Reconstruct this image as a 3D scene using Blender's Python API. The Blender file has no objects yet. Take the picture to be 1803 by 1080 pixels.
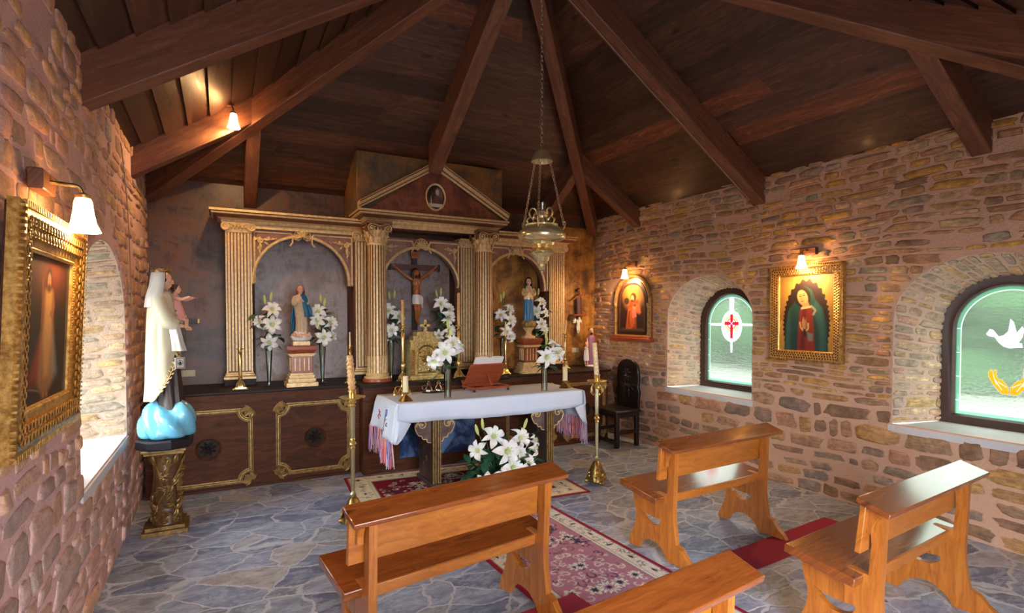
import bpy, bmesh, math, random
import numpy as np
from mathutils import Vector, Matrix, Euler
PI = math.pi
rnd = random.Random(7)
SC = bpy.context.scene
COL = SC.collection
# room: x from left wall to right wall, y towards the altar, z up
XL, XR, YB, YF, ZE = -0.665, 5.004, 6.75, 0.97, 3.147
CX, CY = 2.17, 3.86
SLOPE = 0.64

def lin(c):
    return tuple((x/12.92 if x <= .04045 else ((x+.055)/1.055)**2.4) for x in c)
def rgb(r, g, b):
    return lin((r/255, g/255, b/255))

# ------------------------------------------------------------------ mesh builder
def frame_from(t, up=Vector((0, 0, 1))):
    t = Vector(t).normalized()
    if abs(t.dot(up)) > .97: up = Vector((1, 0, 0))
    a = up.cross(t).normalized(); b = t.cross(a)
    return a, b, t

class MB:
    def __init__(s):
        s.V = []; s.F = []; s.M = []; s.C = []; s.U = []; s.mat = 0; s.col = (1, 1, 1, 1)
    def add(s, vs, fs, mat=None, col=None, uv=None):
        n = len(s.V); m = s.mat if mat is None else mat
        s.V.extend([tuple(v) for v in vs])
        if isinstance(col, list): s.C.extend(col)
        else: s.C.extend([col or s.col]*len(vs))
        s.U.extend(uv if uv else [(v[0]+.37*v[1], v[2]+.21*v[1]) for v in vs])
        for f in fs:
            s.F.append(tuple(i+n for i in f)); s.M.append(m)
        return s
    def box(s, c, size, mat=None, R=None, col=None, taper=1.0):
        x, y, z = size[0]/2, size[1]/2, size[2]/2
        vs = []
        for dz in (-z, z):
            k = taper if dz > 0 else 1
            for dx, dy in ((-x, -y), (x, -y), (x, y), (-x, y)):
                v = Vector((dx*k, dy*k, dz))
                if R is not None: v = R @ v
                vs.append(v+Vector(c))
        ax = max(range(3), key=lambda i: size[i]); ot = [i for i in range(3) if i != ax]
        loc = [(sx*x, sy*y, sz*z) for sz in (-1, 1) for sx, sy in ((-1, -1), (1, -1), (1, 1), (-1, 1))]
        o = rnd.random()*9
        uv = [(p[ax]+o, p[ot[0]]+.7*p[ot[1]]+o) for p in loc]
        return s.add(vs, [(3, 2, 1, 0), (4, 5, 6, 7), (0, 1, 5, 4), (1, 2, 6, 5), (2, 3, 7, 6), (3, 0, 4, 7)], mat, col, uv)
    def bb(s, x0, x1, y0, y1, z0, z1, mat=None, col=None):
        return s.box(((x0+x1)/2, (y0+y1)/2, (z0+z1)/2), (x1-x0, y1-y0, z1-z0), mat, None, col)
    def lathe(s, prof, n=24, c=(0, 0, 0), mat=None, R=None, ang0=0, lobes=0, amp=0, sq=None, cap=True):
        vs = []; fs = []
        for r, z in prof:
            for i in range(n):
                a = ang0+2*PI*i/n; k = 1+(amp*math.cos(lobes*a) if lobes else 0)
                v = Vector((r*k*math.cos(a), r*k*math.sin(a)*(sq or 1), z))
                if R is not None: v = R @ v
                vs.append(v+Vector(c))
        m = len(prof)
        for j in range(m-1):
            for i in range(n):
                k = (i+1) % n
                fs.append((j*n+i, j*n+k, (j+1)*n+k, (j+1)*n+i))
        if cap:
            if prof[0][0] > 1e-6: fs.append(tuple(range(n-1, -1, -1)))
            if prof[-1][0] > 1e-6: fs.append(tuple((m-1)*n+i for i in range(n)))
        return s.add(vs, fs, mat)
    def tube(s, pts, r, n=8, mat=None, closed=False, col=None, sq=1.0, up=None):
        pts = [Vector(p) for p in pts]; m = len(pts)
        rs = r if isinstance(r, (list, tuple)) else [r]*m
        vs = []; fs = []; a = None
        for j, p in enumerate(pts):
            if closed: t = pts[(j+1) % m]-pts[j-1]
            else: t = pts[min(j+1, m-1)]-pts[max(j-1, 0)]
            if t.length < 1e-9: t = Vector((0, 0, 1))
            t.normalize()
            if a is None: a, b, _ = frame_from(t, Vector(up) if up else Vector((0, 0, 1)))
            else:
                a = (a-t*a.dot(t))
                if a.length < 1e-6: a, b, _ = frame_from(t)
                a.normalize(); b = t.cross(a)
            for i in range(n):
                w = 2*PI*i/n
                vs.append(p+a*(rs[j]*math.cos(w))+b*(rs[j]*sq*math.sin(w)))
        for j in range(m if closed else m-1):
            q = (j+1) % m
            for i in range(n):
                k = (i+1) % n
                fs.append((j*n+i, j*n+k, q*n+k, q*n+i))
        if not closed:
            fs.append(tuple(range(n-1, -1, -1))); fs.append(tuple((m-1)*n+i for i in range(n)))
        return s.add(vs, fs, mat, col)
    def ball(s, c, r, nu=10, nv=7, mat=None, R=None, col=None):
        if not isinstance(r, (tuple, list)): r = (r, r, r)
        vs = [Vector((0, 0, -r[2]))]; fs = []
        for j in range(1, nv):
            t = -PI/2+PI*j/nv
            for i in range(nu):
                a = 2*PI*i/nu
                vs.append(Vector((r[0]*math.cos(t)*math.cos(a), r[1]*math.cos(t)*math.sin(a), r[2]*math.sin(t))))
        vs.append(Vector((0, 0, r[2])))
        for i in range(nu):
            k = (i+1) % nu
            fs.append((0, 1+k, 1+i)); e = 1+(nv-2)*nu
            fs.append((len(vs)-1, e+i, e+k))
            for j in range(nv-2):
                fs.append((1+j*nu+i, 1+j*nu+k, 1+(j+1)*nu+k, 1+(j+1)*nu+i))
        if R is not None: vs = [R @ v for v in vs]
        return s.add([v+Vector(c) for v in vs], fs, mat, col)
    def prism(s, poly, d, o=(0, 0, 0), ex=(1, 0, 0), ey=(0, 0, 1), ez=None, mat=None, col=None):
        o = Vector(o); ex = Vector(ex); ey = Vector(ey); ez = Vector(ez) if ez is not None else ex.cross(ey)
        n = len(poly); vs = [o+ex*x+ey*y for x, y in poly]+[o+ex*x+ey*y+ez*d for x, y in poly]
        fs = [tuple(range(n-1, -1, -1)), tuple(range(n, 2*n))]+[(i, (i+1) % n, n+(i+1) % n, n+i) for i in range(n)]
        uv = [(y, x) for x, y in poly]+[(y, x+.1) for x, y in poly]
        return s.add(vs, fs, mat, col, uv)
    def loft(s, rings, mat=None, cap=True, closed=True, col=None):
        n = len(rings[0]); vs = [v for r in rings for v in r]; fs = []
        for j in range(len(rings)-1):
            for i in range(n if closed else n-1):
                k = (i+1) % n
                fs.append((j*n+i, j*n+k, (j+1)*n+k, (j+1)*n+i))
        if cap and closed:
            fs.append(tuple(range(n-1, -1, -1))); fs.append(tuple((len(rings)-1)*n+i for i in range(n)))
        return s.add(vs, fs, mat, col)
    def sweep(s, path, N, prof, closed=False, mat=None, cap=True, mats=None):
        # prof: (in-plane offset along N x t, out-of-plane along N)
        N = Vector(N); P = [Vector(p) for p in path]; m = len(P); n = len(prof); vs = []; uv = []
        L = 0
        for j in range(m):
            a = (P[j]-P[j-1]).normalized() if (closed or j > 0) else None
            b = (P[(j+1) % m]-P[j]).normalized() if (closed or j < m-1) else None
            if a is None: a = b
            if b is None: b = a
            na = N.cross(a); nb = N.cross(b); mm = na+nb
            if mm.length < 1e-6: mm = na
            mm.normalize(); k = 1/max(.25, mm.dot(na))
            if j: L += (P[j]-P[j-1]).length
            for u, w in prof:
                vs.append(P[j]+mm*(u*k)+N*w); uv.append((L, u+w))
        fs = []; ms = []
        for j in range(m if closed else m-1):
            q = (j+1) % m
            for i in range(n):
                k = (i+1) % n
                fs.append((j*n+i, j*n+k, q*n+k, q*n+i)); ms.append(i)
        if cap and not closed:
            fs.append(tuple(range(n-1, -1, -1))); ms.append(0); fs.append(tuple((m-1)*n+i for i in range(n))); ms.append(0)
        k0 = len(s.F); s.add(vs, fs, mat, None, uv)
        if mats:
            for i, e in enumerate(ms): s.M[k0+i] = mats[e % len(mats)]
        return s
    def build(s, name, mats, parent=None, world=False, smooth=True, bevel=0, colors=False, ang=38, label=None, solid=0, subd=0):
        me = bpy.data.meshes.new(name)
        V = s.V
        if world and parent is not None:
            inv = root_matrix(parent).inverted(); V = [inv @ Vector(v) for v in V]
        me.from_pydata([tuple(v) for v in V], [], s.F)
        if not isinstance(mats, (list, tuple)): mats = [mats]
        for m in mats: me.materials.append(m)
        me.polygons.foreach_set('material_index', [min(i, len(mats)-1) for i in s.M])
        uvl = me.uv_layers.new(name='UVMap')
        li = np.zeros(len(me.loops), np.int32); me.loops.foreach_get('vertex_index', li)
        uvl.data.foreach_set('uv', np.array(s.U, np.float32)[li].ravel())
        if colors:
            at = me.color_attributes.new('col', 'FLOAT_COLOR', 'POINT')
            c = np.ones((len(s.V), 4), np.float32); cc = np.array([tuple(x)+((1,) if len(x) == 3 else ()) for x in s.C], np.float32); c[:] = cc
            at.data.foreach_set('color', c.ravel())
        bm = bmesh.new(); bm.from_mesh(me); bmesh.ops.recalc_face_normals(bm, faces=bm.faces); bm.to_mesh(me); bm.free()
        if smooth:
            me.polygons.foreach_set('use_smooth', [True]*len(me.polygons)); me.set_sharp_from_angle(angle=math.radians(ang))
        me.update()
        o = bpy.data.objects.new(name, me); COL.objects.link(o)
        if parent is not None: o.parent = parent
        if label: o['label'] = label
        if solid:
            md = o.modifiers.new('s', 'SOLIDIFY'); md.thickness = solid; md.offset = 0
        if bevel:
            md = o.modifiers.new('b', 'BEVEL'); md.width = bevel; md.segments = 2; md.limit_method = 'ANGLE'; md.angle_limit = math.radians(40)
        if subd:
            md = o.modifiers.new('u', 'SUBSURF'); md.levels = subd; md.render_levels = subd
        return o

def root_matrix(o):
    while o.parent is not None: o = o.parent
    return Matrix.Translation(o.location) @ Euler(o.rotation_euler).to_matrix().to_4x4()

def thing(name, label, cat, loc=(0, 0, 0), rz=0, group=None):
    o = bpy.data.objects.new(name, None); COL.objects.link(o); o.empty_display_size = .05
    o.location = loc; o.rotation_euler = (0, 0, rz); o['label'] = label; o['category'] = cat
    if group: o['group'] = group
    return o
def tag(o, label, cat, group=None):
    o['label'] = label; o['category'] = cat
    if group: o['group'] = group
    return o
def struct(o):
    o['kind'] = 'structure'; return o
def copy_thing(r, loc, rz, label, group=None):
    c = r.copy(); COL.objects.link(c); c.location = loc; c.rotation_euler = (0, 0, rz); c['label'] = label
    if group: c['group'] = group
    for ch in list(r.children):
        d = ch.copy(); COL.objects.link(d); d.parent = c
        for g in list(ch.children):
            e = g.copy(); COL.objects.link(e); e.parent = d
    return c

def capsule(mb, a, b, ra, rb, n=12):
    a = Vector(a); b = Vector(b); d = b-a; L = d.length or 1e-6; t = d/L
    pts = []; rs = []
    for k in (1, .95, .8, .5, .2): pts.append(a-t*ra*k); rs.append(max(1e-4, ra*math.sqrt(max(0, 1-k*k))))
    for k in range(5): f = k/4; pts.append(a+d*f); rs.append(ra+(rb-ra)*f)
    for k in (.2, .5, .8, .95, 1): pts.append(b+t*rb*k); rs.append(max(1e-4, rb*math.sqrt(max(0, 1-k*k))))
    mb.tube(pts, rs, n)

def blob(name, mb, mat, parent, voxel, smooth_it=4, label=None):
    """fuse overlapping closed solids to one continuous skin"""
    me = bpy.data.meshes.new(name); me.from_pydata(mb.V, [], mb.F)
    bm = bmesh.new(); bm.from_mesh(me); bmesh.ops.recalc_face_normals(bm, faces=bm.faces); bm.to_mesh(me); bm.free()
    t = bpy.data.objects.new('t', me); COL.objects.link(t)
    md = t.modifiers.new('r', 'REMESH'); md.mode = 'VOXEL'; md.voxel_size = voxel; md.adaptivity = 0
    md = t.modifiers.new('s', 'SMOOTH'); md.iterations = smooth_it; md.factor = .5
    bpy.context.view_layer.update()
    dg = bpy.context.evaluated_depsgraph_get()
    out = bpy.data.meshes.new_from_object(t.evaluated_get(dg)); out.name = name
    bpy.data.objects.remove(t); bpy.data.meshes.remove(me)
    out.polygons.foreach_set('use_smooth', [True]*len(out.polygons))
    out.materials.clear(); out.materials.append(mat)
    o = bpy.data.objects.new(name, out); COL.objects.link(o); o.parent = parent
    if label: o['label'] = label
    return o

# ------------------------------------------------------------------ materials
class NT:
    def __init__(s, name):
        s.m = bpy.data.materials.new(name); s.m.use_nodes = True; s.t = s.m.node_tree; s.t.nodes.clear()
        s.out = s.n('ShaderNodeOutputMaterial')
    def n(s, typ, **kw):
        d = s.t.nodes.new(typ)
        for k, v in kw.items():
            if k.startswith('_'): setattr(d, k[1:], v)
        for k, v in kw.items():
            if not k.startswith('_'):
                s.set(d.inputs[int(k[1:]) if k[0] == 'i' and k[1:].isdigit() else k], v)
        return d
    def set(s, inp, v):
        if isinstance(v, bpy.types.NodeSocket): s.t.links.new(v, inp)
        elif isinstance(v, bpy.types.Node): s.t.links.new(v.outputs[0], inp)
        elif isinstance(v, (tuple, list)) and len(v) == 3 and inp.type == 'RGBA': inp.default_value = (*v, 1)
        else: inp.default_value = v
    def math(s, op, a, b=0.0, c=None):
        d = s.n('ShaderNodeMath', _operation=op); s.set(d.inputs[0], a); s.set(d.inputs[1], b)
        if c is not None: s.set(d.inputs[2], c)
        return d.outputs[0]
    def mix(s, f, a, b, blend='MIX'):
        d = s.n('ShaderNodeMix', _data_type='RGBA', _blend_type=blend)
        s.set(d.inputs[0], f); s.set(d.inputs[6], a); s.set(d.inputs[7], b); return d.outputs[2]
    def ramp(s, f, stops, interp='LINEAR'):
        d = s.n('ShaderNodeValToRGB'); s.set(d.inputs[0], f); e = d.color_ramp; e.interpolation = interp
        while len(e.elements) < len(stops): e.elements.new(.5)
        for el, (p, c) in zip(e.elements, stops):
            el.position = p; el.color = (*c, 1) if len(c) == 3 else c
        return d.outputs[0]
    def noise(s, vec=None, scale=5, detail=4, rough=.55, dist=0):
        d = s.n('ShaderNodeTexNoise', Scale=scale, Detail=detail, Roughness=rough, Distortion=dist)
        if vec is not None: s.set(d.inputs['Vector'], vec)
        return d.outputs[0]
    def obj(s): return s.n('ShaderNodeTexCoord').outputs['Object']
    def pos(s): return s.n('ShaderNodeNewGeometry').outputs['Position']
    def uv(s): return s.n('ShaderNodeUVMap').outputs[0]
    def mapped(s, vec, scale=(1, 1, 1), loc=(0, 0, 0), rot=(0, 0, 0)):
        d = s.n('ShaderNodeMapping'); s.set(d.inputs[0], vec); d.inputs['Scale'].default_value = scale
        d.inputs['Location'].default_value = loc; d.inputs['Rotation'].default_value = rot; return d.outputs[0]
    def bump(s, h, strength=.3, dist=.01, normal=None):
        d = s.n('ShaderNodeBump', Height=h, Strength=strength, Distance=dist)
        if normal is not None: s.set(d.inputs['Normal'], normal)
        return d.outputs[0]
    def attr(s, name='col'):
        return s.n('ShaderNodeAttribute', _attribute_name=name)
    def bsdf(s, **kw):
        d = s.n('ShaderNodeBsdfPrincipled')
        for k, v in kw.items(): s.set(d.inputs[k.replace('_', ' ')], v)
        s.t.links.new(d.outputs[0], s.out.inputs[0]); return d

def simple(name, col, rough=.5, metal=0, var=.12, scale=20, bump=.0, coat=0, spec=.5, sss=0):
    t = NT(name); v = t.noise(t.obj(), scale, 5, .6)
    c = t.mix(v, tuple(x*(1-var) for x in col), tuple(min(1, x*(1+var)) for x in col))
    kw = dict(Base_Color=c, Roughness=rough, Metallic=metal, Coat_Weight=coat, Specular_IOR_Level=spec)
    if sss: kw['Subsurface_Weight'] = sss; kw['Subsurface_Scale'] = .01
    if bump: kw['Normal'] = t.bump(v, bump, .004)
    t.bsdf(**kw); return t.m

def wood(name, dark, mid, light, rough=.35, coat=0., sc=1.0, bump=.12, plank=False, grime=None, spec=.5):
    """grain runs along U of the UV map"""
    t = NT(name); uv = t.uv()
    w = t.noise(t.mapped(uv, (1.2*sc, 4*sc, 1)), 1.5, 3)
    wv = t.n('ShaderNodeVectorMath', _operation='ADD'); t.set(wv.inputs[0], t.mapped(uv, (1.0*sc, 14*sc, 1)))
    sc2 = t.n('ShaderNodeVectorMath', _operation='SCALE'); t.set(sc2.inputs[0], w); t.set(sc2.inputs['Scale'], 2.2); t.set(wv.inputs[1], sc2.outputs[0])
    g = t.noise(wv.outputs[0], 2.5, 6, .62, .6)
    fine = t.noise(t.mapped(uv, (4*sc, 120*sc, 1)), 3, 3)
    f = t.math('ADD', t.math('MULTIPLY', g, .75), t.math('MULTIPLY', fine, .25))
    c = t.ramp(f, [(.28, dark), (.5, mid), (.72, light)])
    # knots
    vo = t.n('ShaderNodeTexVoronoi', Scale=1.0); t.set(vo.inputs['Vector'], t.mapped(uv, (2.2*sc, 5.5*sc, 1)))
    kn = t.n('ShaderNodeMapRange', i1=.05, i2=.13, i3=.75, i4=0.0); t.set(kn.inputs[0], vo.outputs['Distance'])
    c = t.mix(kn.outputs[0], c, tuple(x*.45 for x in dark))
    if plank:
        c = t.mix(1.0, c, t.attr().outputs[0], 'MULTIPLY')
    if grime:
        big = t.noise(t.pos(), 1.3, 4, .6)
        c = t.mix(t.ramp(big, [(.42, (0, 0, 0)), (.62, (1, 1, 1))]), c, grime)
    t.bsdf(Base_Color=c, Roughness=t.math('ADD', t.math('MULTIPLY', g, .15), rough-.07), Coat_Weight=coat, Coat_Roughness=.12, Specular_IOR_Level=spec, Normal=t.bump(f, bump, .004))
    return t.m

def stone_material(name, mortar, mortar2, blend=.84):
    t = NT(name); p = t.pos(); a = t.attr()
    n1 = t.noise(p, 18, 6, .65); n2 = t.noise(p, 70, 4, .6); n3 = t.noise(p, 5, 3)
    st = t.mix(t.ramp(n1, [(.3, (0, 0, 0)), (.7, (1, 1, 1))]), t.mix(1, a.outputs[0], (.42, .40, .38), 'MULTIPLY'), t.mix(1, a.outputs[0], (1.12, 1.1, 1.05), 'MULTIPLY'))
    st = t.mix(t.math('MULTIPLY', t.ramp(n3, [(.45, (0, 0, 0)), (.65, (1, 1, 1))]), .35), st, mortar)
    mo = t.mix(n1, mortar, mortar2)
    mo = t.mix(t.math('MULTIPLY', n2, .5), mo, tuple(x*.72 for x in mortar))
    lay = t.noise(t.mapped(p, (3, 3, 16)), 3.2, 6, .7, .6)
    st = t.mix(t.ramp(lay, [(.38, (0, 0, 0)), (.62, (1, 1, 1))]), t.mix(1, st, (.66, .64, .62), 'MULTIPLY'), t.mix(1, st, (1.2, 1.16, 1.08), 'MULTIPLY'))
    e = t.math('ADD', a.outputs['Alpha'], t.math('MULTIPLY', t.math('SUBTRACT', t.noise(p, 20, 6, .7), .5), 1.0))
    fac = t.math('MULTIPLY', t.ramp(e, [(.10, (0, 0, 0)), (.46, (1, 1, 1))]), blend)
    c = t.mix(fac, mo, st)
    h = t.math('ADD', t.math('MULTIPLY', n1, .6), t.math('MULTIPLY', n2, .4))
    h = t.math('ADD', h, t.math('MULTIPLY', fac, .55))
    t.bsdf(Base_Color=c, Roughness=.88, Specular_IOR_Level=.25, Normal=t.bump(h, .85, .02)); return t.m

def floor_material():
    t = NT('flagstone'); p = t.pos()
    wob = t.n('ShaderNodeTexNoise', Scale=3.2, Detail=4, Roughness=.6); t.set(wob.inputs['Vector'], p)
    off = t.n('ShaderNodeVectorMath', _operation='MULTIPLY_ADD'); t.set(off.inputs[0], wob.outputs['Color']); off.inputs[1].default_value = (.26, .26, 0); t.set(off.inputs[2], t.mapped(p, (1, 1.25, 0)))
    v1 = t.n('ShaderNodeTexVoronoi', Scale=3.1, Randomness=.95); t.set(v1.inputs['Vector'], off.outputs[0])
    v2 = t.n('ShaderNodeTexVoronoi', Scale=3.1, Randomness=.95, _feature='DISTANCE_TO_EDGE'); t.set(v2.inputs['Vector'], off.outputs[0])
    sep = t.n('ShaderNodeSeparateColor'); t.set(sep.inputs[0], v1.outputs['Color'])
    base = t.ramp(sep.outputs[0], [(0, rgb(96, 108, 138)), (.3, rgb(128, 140, 166)), (.55, rgb(154, 164, 188)), (.72, rgb(114, 128, 142)), (.86, rgb(168, 162, 160)), (1, rgb(134, 146, 176))])
    n1 = t.noise(t.mapped(p, (1, 1.6, 1)), 9, 8, .68, .5); n2 = t.noise(p, 45, 4)
    base = t.mix(t.ramp(n1, [(.36, (0, 0, 0)), (.66, (1, 1, 1))]), t.mix(1, base, (.55, .56, .6), 'MULTIPLY'), t.mix(1, base, (1.15, 1.15, 1.15), 'MULTIPLY'))
    veins = t.noise(t.mapped(p, (1, 2.2, 1), rot=(0, 0, .5)), 5, 9, .75, 1.2)
    base = t.mix(t.ramp(veins, [(.48, (0, 0, 0)), (.56, (.5, .5, .5)), (.64, (.1, .1, .1))]), base, rgb(190, 198, 216))
    ed = t.math('ADD', v2.outputs['Distance'], t.math('MULTIPLY', t.math('SUBTRACT', n1, .5), .05))
    fac = t.ramp(ed, [(.018, (0, 0, 0)), (.04, (1, 1, 1))])
    c = t.mix(fac, t.mix(n2, rgb(164, 168, 180), rgb(196, 200, 212)), base)
    h = t.math('ADD', t.math('MULTIPLY', n1, .7), t.math('MULTIPLY', fac, .5))
    t.bsdf(Base_Color=c, Roughness=t.math('ADD', t.math('MULTIPLY', n1, .25), .2), Specular_IOR_Level=.5, Normal=t.bump(h, .45, .015)); return t.m

def painted_panel(name, stops, scale=1.6, rough=.42):
    t = NT(name); p = t.pos()
    n = t.noise(t.mapped(p, (1, 1, 1.5)), scale, 7, .68, .8); n2 = t.noise(t.mapped(p, (2.5, 1, .6)), 3.4, 6, .7, 1.0); f = t.noise(p, 40, 3)
    m = t.math('ADD', t.math('MULTIPLY', n, .6), t.math('ADD', t.math('MULTIPLY', n2, .34), t.math('MULTIPLY', f, .06)))
    c = t.ramp(m, stops)
    t.bsdf(Base_Color=c, Roughness=t.math('ADD', t.math('MULTIPLY', n2, .3), rough-.1), Coat_Weight=.12, Coat_Roughness=.3, Normal=t.bump(n2, .12, .006)); return t.m

def attr_mat(name, rough=.6, coat=0, bump=0, spec=.4):
    t = NT(name); c = t.attr().outputs[0]; kw = dict(Base_Color=c, Roughness=rough, Coat_Weight=coat, Specular_IOR_Level=spec)
    if bump: kw['Normal'] = t.bump(t.noise(t.pos(), 220, 3), bump, .003)
    t.bsdf(**kw); return t.m

def gold(name, a, b, metal=.55, rough=.38, scale=26, bump=.2):
    t = NT(name); n = t.noise(t.obj(), scale, 6, .65)
    t.bsdf(Base_Color=t.mix(t.ramp(n, [(.35, (0, 0, 0)), (.65, (1, 1, 1))]), a, b), Metallic=metal, Roughness=t.math('ADD', t.math('MULTIPLY', n, .2), rough-.1), Normal=t.bump(n, bump, .003)); return t.m

def glass(name, tint=(.93, .97, .95), gl=.18):
    t = NT(name)
    tr = t.n('ShaderNodeBsdfTransparent', Color=tint); g = t.n('ShaderNodeBsdfGlossy', Roughness=.04)
    fr = t.n('ShaderNodeFresnel', IOR=1.45); lw = t.math('ADD', fr.outputs[0], gl*.4)
    m = t.n('ShaderNodeMixShader'); t.set(m.inputs[0], lw); t.set(m.inputs[1], tr); t.set(m.inputs[2], g)
    t.t.links.new(m.outputs[0], t.out.inputs[0]); return t.m

def stained(name):
    """col = glass colour, alpha = how milky it is"""
    t = NT(name); a = t.attr(); p = t.pos()
    rip = t.noise(t.mapped(p, (1, 1.2, 2.4)), 22, 4, .6, .6)
    nb = t.bump(rip, .8, .012)
    tr = t.n('ShaderNodeBsdfTransparent', Color=a.outputs[0])
    rf = t.n('ShaderNodeBsdfRefraction', Color=a.outputs[0], Roughness=.12, IOR=1.12, Normal=nb)
    tl = t.n('ShaderNodeBsdfTranslucent', Color=a.outputs[0])
    gl = t.n('ShaderNodeBsdfGlossy', Roughness=.15, Normal=nb)
    m0 = t.n('ShaderNodeMixShader', i0=.6); t.set(m0.inputs[1], tr); t.set(m0.inputs[2], rf)
    m1 = t.n('ShaderNodeMixShader'); t.set(m1.inputs[0], a.outputs['Alpha']); t.set(m1.inputs[1], m0.outputs[0]); t.set(m1.inputs[2], tl.outputs[0])
    m2 = t.n('ShaderNodeMixShader', i0=.05); t.set(m2.inputs[1], m1.outputs[0]); t.set(m2.inputs[2], gl.outputs[0])
    t.t.links.new(m2.outputs[0], t.out.inputs[0]); return t.m

def emit_glass(name, col, strength):
    t = NT(name); e = t.n('ShaderNodeEmission', Color=col, Strength=strength)
    d = t.n('ShaderNodeBsdfTranslucent', Color=(.9, .8, .65)); m = t.n('ShaderNodeAddShader'); t.set(m.inputs[0], e); t.set(m.inputs[1], d)
    t.t.links.new(m.outputs[0], t.out.inputs[0]); return t.m

M = {}
M['stone'] = stone_material('rubble_stone', rgb(216, 168, 140), rgb(224, 184, 154))
M['stone_left'] = stone_material('rubble_stone_pink', rgb(220, 172, 162), rgb(228, 188, 178), .6)
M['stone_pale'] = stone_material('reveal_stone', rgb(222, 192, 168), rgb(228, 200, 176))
M['sill'] = simple('pale_slab', rgb(205, 203, 205), .55, var=.18, scale=6, bump=.2)
M['floor'] = floor_material()
M['plank'] = wood('roof_plank_wood', rgb(44, 28, 22), rgb(76, 49, 37), rgb(114, 78, 58), .45, .05, .8, .3, plank=True)
M['beam'] = wood('roof_beam_wood', rgb(74, 44, 32), rgb(114, 70, 50), rgb(146, 98, 70), .5, .05, .7, .2)
M['pine'] = wood('varnished_pine', rgb(128, 70, 20), rgb(170, 98, 32), rgb(194, 122, 50), .3, .35, 1.1, .05)
M['pine_seat'] = wood('varnished_pine_top', rgb(96, 46, 18), rgb(128, 66, 26), rgb(148, 82, 36), .17, .8, 1.1, .02)
M['mahogany'] = wood('red_wood', rgb(112, 46, 24), rgb(148, 66, 36), rgb(172, 90, 54), .3, .3, 2, .05)
M['cab'] = wood('cabinet_walnut', rgb(42, 22, 14), rgb(78, 43, 26), rgb(106, 62, 38), .55, 0, .8, .1, spec=.15)
M['pedestal_wood'] = wood('carved_pedestal_wood', rgb(52, 32, 16), rgb(84, 54, 28), rgb(110, 76, 42), .4, .1, 2, .1)
M['ledge'] = simple('dark_ledge_wood', rgb(36, 23, 19), .5, var=.3, scale=6, spec=.2)
M['chair'] = simple('black_wood', rgb(26, 18, 16), .3, var=.3, scale=12, coat=.3)
M['leather'] = simple('black_leather', rgb(30, 26, 28), .33, var=.3, scale=40, bump=.2)
M['panel_grey'] = painted_panel('niche_paint', [(.3, rgb(74, 54, 50)), (.42, rgb(122, 102, 98)), (.5, rgb(152, 138, 138)), (.58, rgb(126, 96, 76)), (.7, rgb(168, 156, 156))], 1.9, .36)
M['wall_paint'] = painted_panel('altar_wall_paint', [(.3, rgb(36, 22, 18)), (.43, rgb(70, 48, 42)), (.5, rgb(96, 72, 64)), (.56, rgb(110, 68, 44)), (.62, rgb(68, 48, 44)), (.7, rgb(106, 90, 88))], 2.0, .42)
M['panel_brown'] = painted_panel('arch_panel_paint', [(.32, rgb(96, 58, 44)), (.5, rgb(142, 100, 84)), (.66, rgb(166, 126, 108))], 2.4)
M['panel_red'] = painted_panel('pediment_paint', [(.34, rgb(62, 30, 26)), (.46, rgb(104, 56, 44)), (.55, rgb(150, 82, 50)), (.62, rgb(86, 60, 74)), (.7, rgb(170, 120, 70))], 3.2)
M['panel_gold_glow'] = painted_panel('gold_paint_lamp_glow', [(.32, rgb(62, 42, 26)), (.44, rgb(110, 72, 34)), (.53, rgb(168, 116, 52)), (.6, rgb(190, 138, 66)), (.7, rgb(150, 82, 40))], 2.6)  # gold paint of the right bay, with warm lamp light worked into its colour
M['panel_box'] = painted_panel('upper_panel_paint', [(.33, rgb(66, 58, 50)), (.45, rgb(96, 80, 60)), (.54, rgb(138, 94, 50)), (.62, rgb(160, 112, 56)), (.7, rgb(92, 60, 40))], 2.2)
M['gilt'] = gold('gilt_cream', rgb(206, 168, 108), rgb(232, 206, 158), .3, .45)
M['gilt_old'] = gold('old_bronze_gilt', rgb(84, 60, 32), rgb(150, 118, 66), .5, .4)
M['gilt_dark'] = gold('gilt_bronze', rgb(120, 92, 52), rgb(176, 144, 88), .45, .42)
M['groove'] = simple('flute_brown', rgb(118, 78, 56), .5, var=.25)
M['gilt_frame'] = gold('gilt_frame', rgb(150, 104, 44), rgb(228, 184, 104), .7, .32, 40)
M['gilt_pit'] = simple('frame_pit', rgb(66, 36, 18), .5)
M['brass'] = gold('polished_brass', rgb(206, 172, 98), rgb(232, 206, 138), .8, .2, 14, .05)
M['brass_lamp'] = gold('lamp_brass', rgb(212, 190, 128), rgb(240, 226, 176), .75, .2, 14, .05)
M['chain_metal'] = gold('chain_metal', rgb(150, 136, 110), rgb(206, 194, 166), .9, .3, 30, 0)
M['brass_pale'] = gold('pale_brass_pole', rgb(176, 168, 128), rgb(204, 196, 156), .9, .3, 10, .05)
M['brass_old'] = gold('old_brass', rgb(120, 92, 48), rgb(190, 156, 92), .9, .35, 30, .3)
M['tabgold'] = gold('embossed_gold', rgb(186, 152, 76), rgb(244, 222, 156), .3, .3, 45, .6)
M['silver'] = gold('silver', rgb(190, 190, 190), rgb(220, 220, 220), 1, .2)
M['iron'] = simple('dark_iron', rgb(40, 34, 32), .45, .7)
M['candle'] = simple('wax', rgb(226, 208, 166), .45, var=.04, sss=.2)
M['candle_dec'] = gold('painted_candle', rgb(176, 120, 66), rgb(222, 186, 130), .15, .5, 60, .5)
M['cloth'] = simple('white_linen', rgb(208, 217, 234), .85, var=.03, scale=60, bump=.08)
M['glass'] = glass('clear_glass')
M['glass_green'] = glass('green_tinted_glass', (.88, .95, .91), .3)
M['stained'] = stained('stained_glass')
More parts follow.
